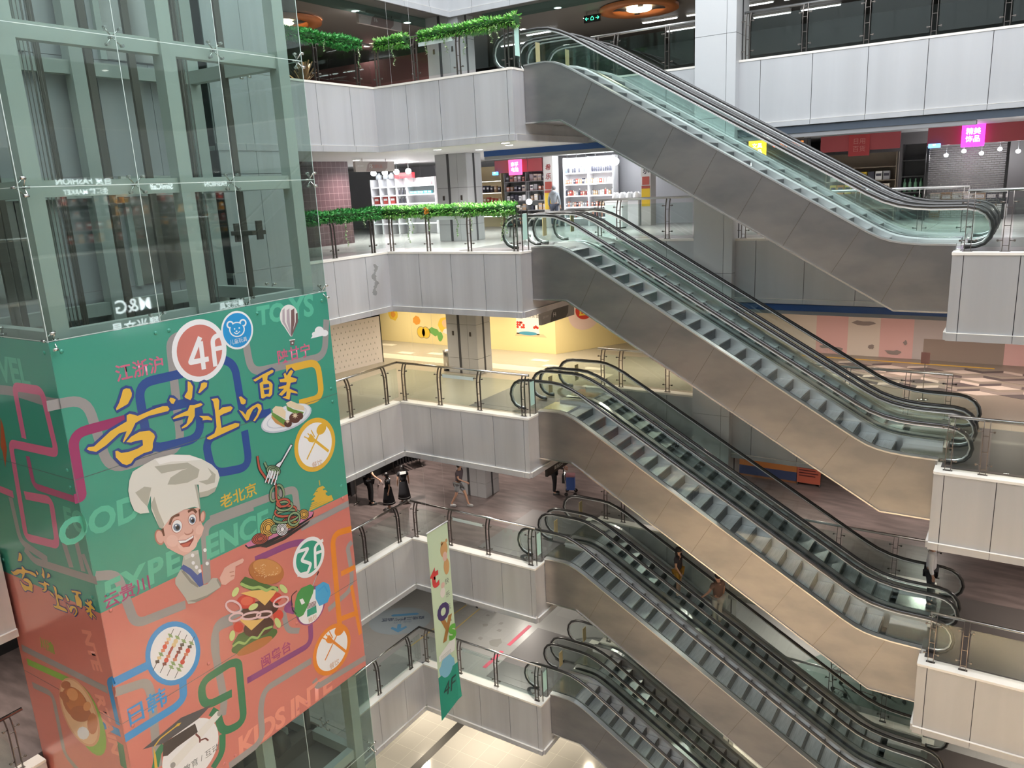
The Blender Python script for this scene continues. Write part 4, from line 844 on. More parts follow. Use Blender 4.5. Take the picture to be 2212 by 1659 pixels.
 ('noodle_plate','plate_pink','P',[(-8.548,-5.08),(-8.371,-5.027),(-6.844,-5.016),(-6.702,-5.089),(-6.77,-5.161),(-7.554,-5.237),(-8.17,-5.213),(-8.505,-5.155)],5),
 ('noodle_plate','ink2','P',[(-8.214,-5.28),(-7.565,-5.307),(-6.819,-5.233),(-6.903,-5.291),(-7.577,-5.39),(-8.058,-5.362)],4),
 ('noodle_plate','ink','E',-8.186,-5.105,.215,-.039,.018,-.136,18,6),
 ('noodle_plate','noodle_red','E',-8.186,-5.105,.199,-.036,.016,-.121,18,7),
 ('noodle_plate','ink','E',-8.186,-5.105,.171,-.031,.015,-.108,18,8),
 ('noodle_plate','noodle_red','E',-8.186,-5.105,.156,-.028,.013,-.094,18,9),
 ('noodle_plate','ink','E',-8.186,-5.105,.128,-.023,.011,-.081,18,10),
 ('noodle_plate','noodle_red','E',-8.186,-5.105,.113,-.02,.009,-.066,18,11),
 ('noodle_plate','ink','E',-8.186,-5.105,.085,-.015,.007,-.054,18,12),
 ('noodle_plate','noodle_red','E',-8.186,-5.105,.07,-.012,.005,-.039,18,13),
 ('noodle_plate','ink','E',-7.961,-4.953,.173,-.13,-.111,-.158,18,6),
 ('noodle_plate','noodle_yel','E',-7.961,-4.953,.158,-.119,-.104,-.147,18,7),
 ('noodle_plate','ink','E',-7.961,-4.953,.138,-.104,-.089,-.126,18,8),
 ('noodle_plate','noodle_yel','E',-7.961,-4.953,.124,-.093,-.081,-.116,18,9),
 ('noodle_plate','ink','E',-7.961,-4.953,.104,-.078,-.067,-.095,18,10),
 ('noodle_plate','noodle_yel','E',-7.961,-4.953,.089,-.067,-.059,-.084,18,11),
 ('noodle_plate','ink','E',-7.961,-4.953,.069,-.052,-.044,-.063,18,12),
 ('noodle_plate','noodle_yel','E',-7.961,-4.953,.055,-.041,-.037,-.052,18,13),
 ('noodle_plate','ink','E',-6.978,-5.034,.137,-.075,-.043,-.108,18,7),
 ('noodle_plate','noodle_yel','E',-6.978,-5.034,.12,-.065,-.038,-.095,18,8),
 ('noodle_plate','ink','E',-6.978,-5.034,.101,-.055,-.031,-.079,18,9),
 ('noodle_plate','noodle_yel','E',-6.978,-5.034,.083,-.045,-.026,-.066,18,10),
 ('noodle_plate','ink','E',-6.978,-5.034,.064,-.035,-.02,-.05,18,11),
 ('noodle_plate','noodle_yel','E',-6.978,-5.034,.047,-.025,-.015,-.038,18,12),
 ('noodle_plate','ink','E',-7.608,-5.126,.15,-.098,-.069,-.128,18,14),
 ('noodle_plate','white','E',-7.608,-5.126,.134,-.088,-.063,-.116,18,15),
 ('noodle_plate','ink','E',-7.608,-5.126,.12,-.078,-.055,-.102,18,16),
 ('noodle_plate','white','E',-7.608,-5.126,.104,-.068,-.049,-.091,18,17),
 ('noodle_plate','ink','E',-7.608,-5.126,.09,-.059,-.041,-.077,18,18),
 ('noodle_plate','white','E',-7.608,-5.126,.074,-.048,-.035,-.065,18,19),
 ('noodle_plate','ink','E',-7.608,-5.126,.06,-.039,-.027,-.051,18,20),
 ('noodle_plate','white','E',-7.608,-5.126,.044,-.029,-.021,-.04,18,21),
 ('noodle_plate','ink','E',-7.377,-5.012,.236,-.021,.023,-.093,18,8),
 ('noodle_plate','noodle_red','E',-7.377,-5.012,.219,-.02,.019,-.077,18,9),
 ('noodle_plate','ink','E',-7.377,-5.012,.172,-.016,.017,-.068,18,10),
 ('noodle_plate','noodle_red','E',-7.377,-5.012,.156,-.014,.013,-.052,18,11),
 ('noodle_plate','ink','E',-7.377,-5.012,.109,-.01,.011,-.043,18,12),
 ('noodle_plate','noodle_red','E',-7.377,-5.012,.093,-.008,.007,-.028,18,13),
 ('noodle_plate','ink','E',-7.804,-5.046,.089,-.086,-.08,-.068,18,12),
 ('noodle_plate','noodle_grn','E',-7.804,-5.046,.075,-.073,-.07,-.059,18,13),
 ('noodle_plate','ink','E',-7.804,-5.046,.053,-.051,-.048,-.041,18,14),
 ('noodle_plate','noodle_grn','E',-7.804,-5.046,.04,-.038,-.038,-.032,18,15),
 ('noodle_plate','ink','E',-7.324,-5.137,.189,-.033,.014,-.093,18,14),
 ('noodle_plate','noodle_yel','E',-7.324,-5.137,.172,-.03,.012,-.077,18,15),
 ('noodle_plate','ink','E',-7.324,-5.137,.139,-.024,.011,-.068,18,16),
 ('noodle_plate','noodle_yel','E',-7.324,-5.137,.121,-.021,.008,-.052,18,17),
 ('noodle_plate','ink','E',-7.324,-5.137,.088,-.016,.007,-.043,18,18),
 ('noodle_plate','noodle_yel','E',-7.324,-5.137,.071,-.013,.004,-.028,18,19),
 ('noodle_plate','ink','S',.067,0,[(-7.105,-4.964),(-7.128,-5.01),(-7.203,-5.038),(-7.317,-5.042),(-7.452,-5.023),(-7.588,-4.984),(-7.703,-4.93),(-7.782,-4.871),(-7.812,-4.815),(-7.791,-4.77),(-7.72,-4.742),(-7.611,-4.737),(-7.478,-4.754),(-7.341,-4.792),(-7.222,-4.845),(-7.138,-4.905),(-7.105,-4.964)],22),
 ('noodle_plate','noodle_grn','S',.042,0,[(-7.105,-4.964),(-7.128,-5.01),(-7.203,-5.038),(-7.317,-5.042),(-7.452,-5.023),(-7.588,-4.984),(-7.703,-4.93),(-7.782,-4.871),(-7.812,-4.815),(-7.791,-4.77),(-7.72,-4.742),(-7.611,-4.737),(-7.478,-4.754),(-7.341,-4.792),(-7.222,-4.845),(-7.138,-4.905),(-7.105,-4.964)],23),
 ('noodle_plate','ink','S',.067,0,[(-7.174,-4.839),(-7.194,-4.879),(-7.255,-4.903),(-7.348,-4.906),(-7.458,-4.889),(-7.568,-4.854),(-7.661,-4.806),(-7.723,-4.754),(-7.747,-4.704),(-7.728,-4.665),(-7.669,-4.641),(-7.58,-4.636),(-7.471,-4.652),(-7.361,-4.687),(-7.265,-4.734),(-7.2,-4.787),(-7.174,-4.839)],24),
 ('noodle_plate','noodle_red','S',.042,0,[(-7.174,-4.839),(-7.194,-4.879),(-7.255,-4.903),(-7.348,-4.906),(-7.458,-4.889),(-7.568,-4.854),(-7.661,-4.806),(-7.723,-4.754),(-7.747,-4.704),(-7.728,-4.665),(-7.669,-4.641),(-7.58,-4.636),(-7.471,-4.652),(-7.361,-4.687),(-7.265,-4.734),(-7.2,-4.787),(-7.174,-4.839)],25),
 ('noodle_plate','ink','S',.067,0,[(-7.271,-4.701),(-7.286,-4.735),(-7.332,-4.756),(-7.4,-4.76),(-7.48,-4.746),(-7.559,-4.718),(-7.627,-4.679),(-7.671,-4.635),(-7.687,-4.594),(-7.672,-4.56),(-7.628,-4.54),(-7.562,-4.535),(-7.483,-4.548),(-7.403,-4.576),(-7.334,-4.615),(-7.288,-4.659),(-7.271,-4.701)],26),
 ('noodle_plate','noodle_grn','S',.042,0,[(-7.271,-4.701),(-7.286,-4.735),(-7.332,-4.756),(-7.4,-4.76),(-7.48,-4.746),(-7.559,-4.718),(-7.627,-4.679),(-7.671,-4.635),(-7.687,-4.594),(-7.672,-4.56),(-7.628,-4.54),(-7.562,-4.535),(-7.483,-4.548),(-7.403,-4.576),(-7.334,-4.615),(-7.288,-4.659),(-7.271,-4.701)],27),
 ('noodle_plate','ink','S',.067,0,[(-7.335,-4.603),(-7.347,-4.632),(-7.382,-4.65),(-7.436,-4.656),(-7.5,-4.647),(-7.564,-4.627),(-7.619,-4.597),(-7.656,-4.562),(-7.67,-4.528),(-7.659,-4.5),(-7.625,-4.481),(-7.572,-4.475),(-7.509,-4.483),(-7.444,-4.504),(-7.388,-4.534),(-7.35,-4.569),(-7.335,-4.603)],28),
 ('noodle_plate','noodle_red','S',.042,0,[(-7.335,-4.603),(-7.347,-4.632),(-7.382,-4.65),(-7.436,-4.656),(-7.5,-4.647),(-7.564,-4.627),(-7.619,-4.597),(-7.656,-4.562),(-7.67,-4.528),(-7.659,-4.5),(-7.625,-4.481),(-7.572,-4.475),(-7.509,-4.483),(-7.444,-4.504),(-7.388,-4.534),(-7.35,-4.569),(-7.335,-4.603)],29),
 ('noodle_plate','ink','S',.067,0,[(-7.154,-5.133),(-7.203,-5.159),(-7.262,-5.163),(-7.322,-5.147),(-7.374,-5.112),(-7.41,-5.064),(-7.425,-5.01),(-7.416,-4.958),(-7.385,-4.916),(-7.337,-4.891),(-7.279,-4.886),(-7.219,-4.901),(-7.166,-4.936),(-7.129,-4.984),(-7.114,-5.039),(-7.123,-5.091),(-7.154,-5.133)],30),
 ('noodle_plate','noodle_grn','S',.042,0,[(-7.154,-5.133),(-7.203,-5.159),(-7.262,-5.163),(-7.322,-5.147),(-7.374,-5.112),(-7.41,-5.064),(-7.425,-5.01),(-7.416,-4.958),(-7.385,-4.916),(-7.337,-4.891),(-7.279,-4.886),(-7.219,-4.901),(-7.166,-4.936),(-7.129,-4.984),(-7.114,-5.039),(-7.123,-5.091),(-7.154,-5.133)],31),
 ('noodle_plate','ink','S',.067,0,[(-7.616,-4.335),(-7.645,-4.386),(-7.682,-4.423),(-7.723,-4.439),(-7.761,-4.432),(-7.79,-4.403),(-7.806,-4.357),(-7.806,-4.301),(-7.791,-4.243),(-7.763,-4.192),(-7.726,-4.156),(-7.685,-4.139),(-7.648,-4.145),(-7.618,-4.174),(-7.602,-4.22),(-7.601,-4.276),(-7.616,-4.335)],24),
 ('noodle_plate','noodle_grn','S',.042,0,[(-7.616,-4.335),(-7.645,-4.386),(-7.682,-4.423),(-7.723,-4.439),(-7.761,-4.432),(-7.79,-4.403),(-7.806,-4.357),(-7.806,-4.301),(-7.791,-4.243),(-7.763,-4.192),(-7.726,-4.156),(-7.685,-4.139),(-7.648,-4.145),(-7.618,-4.174),(-7.602,-4.22),(-7.601,-4.276),(-7.616,-4.335)],25),
 ('noodle_plate','ink','S',.067,0,[(-7.451,-4.319),(-7.453,-4.38),(-7.47,-4.428),(-7.499,-4.458),(-7.536,-4.463),(-7.575,-4.443),(-7.61,-4.402),(-7.637,-4.346),(-7.65,-4.283),(-7.648,-4.224),(-7.631,-4.176),(-7.603,-4.147),(-7.566,-4.141),(-7.527,-4.16),(-7.491,-4.2),(-7.465,-4.256),(-7.451,-4.319)],26),
 ('noodle_plate','noodle_grn','S',.042,0,[(-7.451,-4.319),(-7.453,-4.38),(-7.47,-4.428),(-7.499,-4.458),(-7.536,-4.463),(-7.575,-4.443),(-7.61,-4.402),(-7.637,-4.346),(-7.65,-4.283),(-7.648,-4.224),(-7.631,-4.176),(-7.603,-4.147),(-7.566,-4.141),(-7.527,-4.16),(-7.491,-4.2),(-7.465,-4.256),(-7.451,-4.319)],27),
 ('noodle_plate','ink','S',.067,.08,[(-7.714,-3.801),(-7.628,-4.13),(-7.67,-4.402),(-7.569,-4.643)],28),
 ('noodle_plate','noodle_red','S',.042,.08,[(-7.714,-3.801),(-7.628,-4.13),(-7.67,-4.402),(-7.569,-4.643)],29),
 ('noodle_plate','ink','S',.07,.08,[(-7.993,-3.361),(-7.988,-3.639),(-7.809,-3.981)],22),
 ('noodle_plate','noodle_red','S',.045,.08,[(-7.993,-3.361),(-7.988,-3.639),(-7.809,-3.981)],23),
 ('noodle_plate','ink','S',.067,.08,[(-7.842,-3.548),(-7.783,-3.708)],22),
 ('noodle_plate','noodle_grn','S',.042,.08,[(-7.842,-3.548),(-7.783,-3.708)],23),
 ('noodle_plate','ink','P',[(-7.106,-3.368),(-7.056,-3.412),(-7.372,-3.702),(-7.473,-3.797),(-7.604,-3.711),(-7.551,-3.672),(-7.433,-3.648)],32),
 ('noodle_plate','plate','P',[(-7.115,-3.382),(-7.077,-3.411),(-7.394,-3.689),(-7.487,-3.773),(-7.57,-3.711),(-7.532,-3.684),(-7.418,-3.664)],33),
 ('noodle_plate','ink','S',.05,.02,[(-7.74,-3.75),(-7.896,-3.978)],34),
 ('noodle_plate','plate','S',.03,.02,[(-7.74,-3.75),(-7.895,-3.973)],35),
 ('noodle_plate','ink','S',.05,.02,[(-7.67,-3.782),(-7.822,-4.021)],34),
 ('noodle_plate','plate','S',.03,.02,[(-7.67,-3.782),(-7.821,-4.016)],35),
 ('noodle_plate','ink','S',.05,.02,[(-7.6,-3.814),(-7.748,-4.065)],34),
 ('noodle_plate','plate','S',.03,.02,[(-7.6,-3.814),(-7.747,-4.059)],35),
 ('noodle_plate','ink','S',.05,.02,[(-7.529,-3.847),(-7.673,-4.108)],34),
 ('noodle_plate','plate','S',.03,.02,[(-7.529,-3.847),(-7.672,-4.103)],35),
 ('noodle_plate','ink','E',-7.645,-3.796,.177,-.103,-.055,-.102,18,28),
 ('noodle_plate','noodle_grn','E',-7.645,-3.796,.161,-.094,-.048,-.091,18,29),
 ('noodle_plate','ink','E',-7.645,-3.796,.129,-.075,-.04,-.075,18,30),
 ('noodle_plate','noodle_grn','E',-7.645,-3.796,.114,-.067,-.034,-.064,18,31),
 ('noodle_plate','ink','E',-7.645,-3.796,.082,-.048,-.025,-.048,18,32),
 ('noodle_plate','noodle_grn','E',-7.645,-3.796,.067,-.039,-.019,-.036,18,33),
 ('noodle_plate','plate','S',.028,.02,[(-7.716,-3.772),(-7.797,-3.9)],40),
 ('noodle_plate','plate','S',.028,.02,[(-7.659,-3.8),(-7.735,-3.936)],40),
 ('noodle_plate','plate','S',.028,.02,[(-7.602,-3.828),(-7.672,-3.972)],40),
 ('noodle_plate','plate','S',.028,.02,[(-7.545,-3.856),(-7.609,-4.008)],40),
 ('burger','lettuce_d','E',-8.652,-7.214,.579,-.072,.054,-.194,24,5),
 ('burger','bun','E',-8.669,-7.324,.449,-.042,.036,-.117,24,6),
 ('burger','lettuce_d','P',[(-9.199,-6.999),(-9.019,-6.864),(-8.604,-6.911),(-8.142,-7.005),(-8.173,-7.202),(-8.484,-7.216),(-9.067,-7.161)],7),
 ('burger','lettuce','S',.05,.04,[(-9.191,-7.047),(-9.045,-7.026),(-8.904,-7.148),(-8.73,-7.081),(-8.582,-7.192),(-8.396,-7.082),(-8.18,-7.137)],8),
 ('burger','patty','E',-8.512,-6.96,.375,-.075,.049,-.239,20,8),
 ('burger','cheese','P',[(-8.968,-6.542),(-8.534,-6.68),(-8.289,-6.837),(-8.483,-6.886),(-8.708,-6.944)],9),
 ('burger','tomato','E',-8.996,-6.716,.112,-.06,-.017,-.108,16,9),
 ('burger','patty','E',-8.424,-6.618,.479,-.126,.027,-.216,20,9),
 ('burger','tomato','E',-8.732,-6.271,.221,-.073,.006,-.16,20,11),
 ('burger','tomato_l','E',-8.714,-6.265,.146,-.049,.003,-.099,16,12),
 ('burger','tomato','E',-8.001,-6.546,.154,-.026,.028,-.128,16,10),
 ('burger','tomato','E',-7.995,-6.959,.117,.022,.071,-.131,16,7),
 ('burger','cheese','P',[(-8.837,-6.03),(-8.574,-6.101),(-7.904,-6.367),(-8.06,-6.472),(-8.299,-6.577),(-8.478,-6.324)],12),
 ('burger','onion','S',.045,0,[(-8.89,-6.383),(-8.928,-6.4),(-8.984,-6.39),(-9.048,-6.357),(-9.111,-6.304),(-9.163,-6.24),(-9.197,-6.175),(-9.207,-6.119),(-9.193,-6.079),(-9.156,-6.062),(-9.102,-6.07),(-9.038,-6.102),(-8.975,-6.154),(-8.922,-6.218),(-8.887,-6.284),(-8.876,-6.342),(-8.89,-6.383)],13),
 ('burger','onion','S',.045,0,[(-8.86,-6.5),(-8.865,-6.531),(-8.895,-6.552),(-8.943,-6.561),(-9.003,-6.556),(-9.065,-6.539),(-9.119,-6.511),(-9.159,-6.478),(-9.177,-6.444),(-9.171,-6.414),(-9.142,-6.392),(-9.095,-6.383),(-9.036,-6.387),(-8.974,-6.404),(-8.919,-6.432),(-8.878,-6.465),(-8.86,-6.5)],13),
 ('burger','onion','S',.045,0,[(-8.426,-6.712),(-8.443,-6.733),(-8.493,-6.739),(-8.568,-6.727),(-8.656,-6.701),(-8.744,-6.665),(-8.818,-6.623),(-8.868,-6.583),(-8.885,-6.55),(-8.869,-6.53),(-8.821,-6.524),(-8.748,-6.534),(-8.661,-6.559),(-8.573,-6.595),(-8.496,-6.637),(-8.445,-6.678),(-8.426,-6.712)],13),
 ('burger','onion','S',.045,0,[(-8.153,-6.831),(-8.167,-6.853),(-8.208,-6.862),(-8.27,-6.856),(-8.343,-6.835),(-8.415,-6.804),(-8.477,-6.766),(-8.519,-6.729),(-8.534,-6.696),(-8.521,-6.674),(-8.481,-6.665),(-8.42,-6.671),(-8.348,-6.69),(-8.275,-6.722),(-8.212,-6.759),(-8.169,-6.797),(-8.153,-6.831)],14),
 ('burger','onion','S',.045,0,[(-7.685,-6.714),(-7.688,-6.753),(-7.721,-6.783),(-7.778,-6.8),(-7.852,-6.8),(-7.929,-6.785),(-8.0,-6.756),(-8.052,-6.718),(-8.078,-6.677),(-8.076,-6.639),(-8.044,-6.609),(-7.988,-6.592),(-7.916,-6.591),(-7.838,-6.606),(-7.767,-6.634),(-7.713,-6.672),(-7.685,-6.714)],13),
 ('burger','lettuce_d','P',[(-8.81,-5.8),(-8.678,-5.734),(-8.418,-5.943),(-8.089,-6.217),(-7.899,-6.339),(-7.929,-6.415),(-8.261,-6.224),(-8.574,-6.101),(-8.772,-5.919)],13),
 ('burger','lettuce','S',.06,.04,[(-8.805,-5.831),(-8.652,-5.976),(-8.535,-6.062),(-8.377,-6.109),(-8.202,-6.282),(-8.029,-6.276),(-7.912,-6.423)],14),
 ('burger','lime','E',-8.95,-5.947,.051,-.056,-.077,-.066,14,15),
 ('burger','lime','E',-7.774,-6.445,.062,.013,.076,-.135,14,15),
 ('burger','lime','E',-8.583,-6.463,.026,-.069,-.119,-.001,14,15),
 ('burger','lime','E',-8.038,-7.121,.071,-.014,.03,-.137,14,15),
 ('burger','lime','E',-9.169,-6.812,.061,-.044,-.039,-.099,14,15),
 ('burger','bun','E',-8.138,-5.869,.417,-.277,-.105,-.233,28,16),
 ('burger','bun_l','E',-8.109,-5.793,.339,-.224,-.069,-.153,24,17),
 ('burger','seed','P',[(-8.378,-5.687),(-8.39,-5.686),(-8.4,-5.674),(-8.395,-5.667),(-8.381,-5.675)],18),
 ('burger','seed','P',[(-8.204,-5.961),(-8.216,-5.96),(-8.227,-5.947),(-8.221,-5.94),(-8.207,-5.948)],18),
 ('burger','seed','P',[(-7.864,-5.912),(-7.877,-5.912),(-7.888,-5.899),(-7.883,-5.892),(-7.868,-5.9)],18),
 ('burger','seed','P',[(-8.03,-6.002),(-8.043,-6.002),(-8.054,-5.989),(-8.048,-5.982),(-8.034,-5.99)],18),
 ('burger','seed','P',[(-7.924,-6.039),(-7.936,-6.038),(-7.947,-6.025),(-7.942,-6.018),(-7.927,-6.026)],18),
 ('burger','seed','P',[(-7.91,-6.03),(-7.922,-6.03),(-7.933,-6.017),(-7.928,-6.01),(-7.913,-6.018)],18),
 ('burger','seed','P',[(-8.216,-5.742),(-8.228,-5.741),(-8.239,-5.729),(-8.234,-5.721),(-8.22,-5.729)],18),
 ('burger','seed','P',[(-8.22,-5.696),(-8.232,-5.696),(-8.243,-5.684),(-8.238,-5.676),(-8.224,-5.684)],18),
 ('burger','seed','P',[(-7.884,-6.04),(-7.896,-6.04),(-7.908,-6.027),(-7.902,-6.019),(-7.887,-6.028)],18),
 ('burger','seed','P',[(-8.155,-5.98),(-8.167,-5.98),(-8.179,-5.967),(-8.173,-5.96),(-8.159,-5.968)],18),
 ('burger','seed','P',[(-8.205,-5.984),(-8.217,-5.983),(-8.228,-5.971),(-8.222,-5.963),(-8.208,-5.972)],18),
 ('burger','seed','P',[(-8.248,-5.821),(-8.26,-5.82),(-8.271,-5.808),(-8.266,-5.8),(-8.252,-5.808)],18),
 ('burger','seed','P',[(-8.394,-5.682),(-8.406,-5.682),(-8.417,-5.67),(-8.412,-5.662),(-8.398,-5.67)],18),
 ('burger','seed','P',[(-8.191,-5.918),(-8.203,-5.918),(-8.214,-5.905),(-8.208,-5.898),(-8.194,-5.906)],18),
 ('burger','seed','P',[(-8.382,-5.851),(-8.394,-5.85),(-8.404,-5.838),(-8.399,-5.831),(-8.385,-5.838)],18),
 ('burger','seed','P',[(-7.853,-6.01),(-7.865,-6.01),(-7.877,-5.997),(-7.871,-5.989),(-7.857,-5.998)],18),
 ('burger','seed','P',[(-7.861,-5.926),(-7.874,-5.926),(-7.885,-5.913),(-7.88,-5.906),(-7.865,-5.914)],18),
 ('burger','seed','P',[(-8.201,-5.86),(-8.213,-5.86),(-8.224,-5.847),(-8.219,-5.84),(-8.205,-5.848)],18),
 ('burger','seed','P',[(-8.249,-5.693),(-8.261,-5.693),(-8.272,-5.681),(-8.266,-5.673),(-8.252,-5.681)],18),
 ('burger','seed','P',[(-8.234,-5.875),(-8.246,-5.874),(-8.257,-5.862),(-8.252,-5.855),(-8.238,-5.863)],18),
 ('burger','seed','P',[(-8.321,-5.833),(-8.332,-5.832),(-8.343,-5.82),(-8.338,-5.812),(-8.324,-5.82)],18),
 ('burger','seed','P',[(-8.162,-5.956),(-8.174,-5.955),(-8.185,-5.943),(-8.179,-5.935),(-8.165,-5.944)],18),
 ('burger','seed','P',[(-8.422,-5.757),(-8.434,-5.757),(-8.444,-5.745),(-8.439,-5.737),(-8.425,-5.745)],18),
 ('burger','seed','P',[(-8.266,-5.738),(-8.278,-5.738),(-8.289,-5.726),(-8.284,-5.718),(-8.27,-5.726)],18),
 ('burger','seed','P',[(-8.182,-5.968),(-8.194,-5.968),(-8.205,-5.955),(-8.2,-5.948),(-8.186,-5.956)],18),
 ('burger','seed','P',[(-8.097,-5.978),(-8.11,-5.978),(-8.121,-5.965),(-8.115,-5.958),(-8.101,-5.966)],18),
 ('burger','seed','P',[(-8.219,-5.801),(-8.231,-5.801),(-8.242,-5.788),(-8.236,-5.781),(-8.222,-5.789)],18),
 ('burger','seed','P',[(-8.321,-5.77),(-8.333,-5.77),(-8.344,-5.757),(-8.338,-5.75),(-8.324,-5.758)],18),
 ('burger','seed','P',[(-8.179,-5.694),(-8.191,-5.694),(-8.202,-5.681),(-8.197,-5.674),(-8.182,-5.682)],18),
 ('burger','seed','P',[(-8.204,-5.691),(-8.216,-5.69),(-8.227,-5.678),(-8.222,-5.671),(-8.208,-5.678)],18),
 ('burger','seed','P',[(-8.327,-5.87),(-8.339,-5.87),(-8.35,-5.857),(-8.345,-5.85),(-8.331,-5.858)],18),
 ('burger','seed','P',[(-8.275,-5.91),(-8.287,-5.909),(-8.297,-5.897),(-8.292,-5.889),(-8.278,-5.897)],18),
 ('burger','seed','P',[(-8.241,-5.919),(-8.253,-5.919),(-8.264,-5.906),(-8.259,-5.899),(-8.245,-5.907)],18),
 ('burger','seed','P',[(-7.982,-6.006),(-7.994,-6.006),(-8.005,-5.993),(-8.0,-5.986),(-7.985,-5.994)],18),
 ('burger','seed','P',[(-7.969,-5.964),(-7.982,-5.963),(-7.993,-5.95),(-7.988,-5.943),(-7.973,-5.951)],18),
 ('burger','seed','P',[(-8.201,-5.696),(-8.213,-5.695),(-8.224,-5.683),(-8.219,-5.676),(-8.205,-5.684)],18),
 ('burger','seed','P',[(-8.145,-5.74),(-8.157,-5.74),(-8.168,-5.727),(-8.163,-5.72),(-8.149,-5.728)],18),
 ('burger','seed','P',[(-8.189,-5.798),(-8.201,-5.797),(-8.212,-5.785),(-8.207,-5.777),(-8.193,-5.785)],18),
 ('burger','seed','P',[(-8.001,-5.999),(-8.013,-5.998),(-8.024,-5.985),(-8.019,-5.978),(-8.005,-5.986)],18),
 ('burger','seed','P',[(-8.074,-5.966),(-8.087,-5.966),(-8.098,-5.953),(-8.092,-5.946),(-8.078,-5.954)],18),
 ('chef','jacket','P',[(-9.935,-4.719),(-9.801,-4.695),(-9.61,-4.737),(-9.611,-5.009),(-9.62,-5.471),(-9.755,-5.47),(-10.02,-4.969)],6),
 ('chef','jacket','P',[(-10.04,-4.959),(-10.168,-5.085),(-10.184,-5.18),(-10.032,-5.546),(-9.992,-5.693),(-9.866,-5.734),(-9.576,-5.751),(-9.262,-5.687),(-9.241,-5.631),(-9.298,-5.474),(-9.406,-5.423),(-9.533,-5.492),(-9.752,-5.451),(-9.913,-5.101)],8),
 ('chef','jacket_d','P',[(-10.025,-4.997),(-9.882,-5.304),(-9.753,-5.461),(-9.707,-5.451),(-9.852,-5.255),(-9.98,-4.987)],9),
 ('chef','jacket_d','P',[(-9.298,-5.474),(-9.235,-5.634),(-9.267,-5.684),(-9.326,-5.504)],9),
 ('chef','jacket_d','P',[(-10.012,-5.619),(-9.822,-5.735),(-9.576,-5.751),(-9.275,-5.691),(-9.569,-5.711),(-9.834,-5.676)],9),
 ('chef','apron','P',[(-10.06,-4.95),(-9.963,-4.881),(-9.816,-5.042),(-9.712,-5.216),(-9.619,-5.195),(-9.62,-5.471),(-9.71,-5.471),(-9.876,-5.139),(-10.017,-4.949)],10),
 ('chef','white','E',-9.747,-4.791,.035,-.016,-.006,-.037,12,11),
 ('chef','white','E',-9.759,-4.942,.034,-.016,-.007,-.037,12,11),
 ('chef','white','E',-9.707,-5.054,.035,-.016,-.007,-.037,12,11),
 ('chef','white','E',-9.649,-5.16,.035,-.017,-.007,-.038,12,11),
 ('chef','white','E',-9.474,-4.8,.036,-.016,-.007,-.037,12,11),
 ('chef','white','E',-9.471,-5.083,.036,-.016,-.007,-.037,12,11),
 ('chef','collar','P',[(-9.926,-4.733),(-9.762,-4.723),(-9.62,-4.733),(-9.621,-4.805),(-9.755,-4.809),(-9.908,-4.813)],9),
 ('chef','skin','P',[(-9.232,-5.646),(-9.254,-5.494),(-9.111,-5.343),(-8.964,-5.323),(-8.671,-5.333),(-8.641,-5.38),(-8.686,-5.426),(-8.859,-5.425),(-8.888,-5.533),(-8.898,-5.595),(-8.934,-5.667),(-9.02,-5.67),(-9.145,-5.699)],9),
 ('chef','skin_d','S',.018,.02,[(-9.014,-5.486),(-8.91,-5.513)],10),
 ('chef','skin_d','S',.018,.02,[(-9.004,-5.572),(-8.916,-5.598)],10),
 ('chef','skin_d','E',-10.332,-4.175,.092,-.019,.006,-.158,16,5),
 ('chef','skin','E',-10.327,-4.171,.069,-.014,.005,-.126,16,6),
 ('chef','skin_d','E',-9.408,-4.135,.053,-.028,-.038,-.112,16,5),
 ('chef','skin','E',-9.415,-4.132,.037,-.02,-.029,-.087,14,6),
 ('chef','skin','P',[(-10.28,-4.048),(-10.046,-3.884),(-9.786,-3.845),(-9.453,-3.932),(-9.474,-4.192),(-9.423,-4.357),(-9.488,-4.476),(-9.686,-4.662),(-9.804,-4.715),(-9.935,-4.719),(-10.046,-4.619),(-10.223,-4.431),(-10.277,-4.268)],12),
 ('chef','skin_l','E',-9.812,-4.505,.199,.003,.05,-.19,20,13),
 ('chef','skin_l','E',-9.524,-4.357,.067,-.053,-.051,-.077,14,13),
 ('chef','skin_l','E',-10.103,-4.341,.117,-.05,-.02,-.113,14,13),
 ('chef','hair','P',[(-10.28,-4.048),(-10.232,-4.008),(-10.232,-4.187),(-10.262,-4.184)],14),
 ('chef','hair','P',[(-9.48,-3.963),(-9.439,-3.958),(-9.474,-4.192),(-9.498,-4.203)],14),
 ('chef','skin_d','E',-9.969,-4.105,.108,-.059,-.041,-.123,18,14),
 ('chef','white','E',-9.965,-4.107,.093,-.05,-.038,-.112,18,15),
 ('chef','skin_d','E',-9.639,-4.099,.088,-.047,-.036,-.107,18,14),
 ('chef','white','E',-9.64,-4.101,.072,-.039,-.031,-.093,18,15),
 ('chef','iris','E',-9.972,-4.124,.072,-.029,-.012,-.071,16,16),
 ('chef','ink','E',-9.959,-4.135,.04,-.016,-.008,-.045,14,17),
 ('chef','iris','E',-9.642,-4.114,.06,-.024,-.01,-.064,16,16),
 ('chef','ink','E',-9.635,-4.123,.033,-.014,-.006,-.039,14,17),
 ('chef','white','E',-9.986,-4.084,.018,-.007,-.003,-.017,8,18),
 ('chef','white','E',-9.653,-4.079,.016,-.007,-.003,-.016,8,18),
 ('chef','hair','S',.05,.12,[(-10.106,-4.019),(-10.025,-3.883),(-9.882,-3.908)],15),
 ('chef','hair','S',.05,.12,[(-9.703,-3.922),(-9.59,-3.9),(-9.531,-4.005)],15),
 ('chef','skin_d','E',-9.746,-4.307,.095,.002,.017,-.063,16,15),
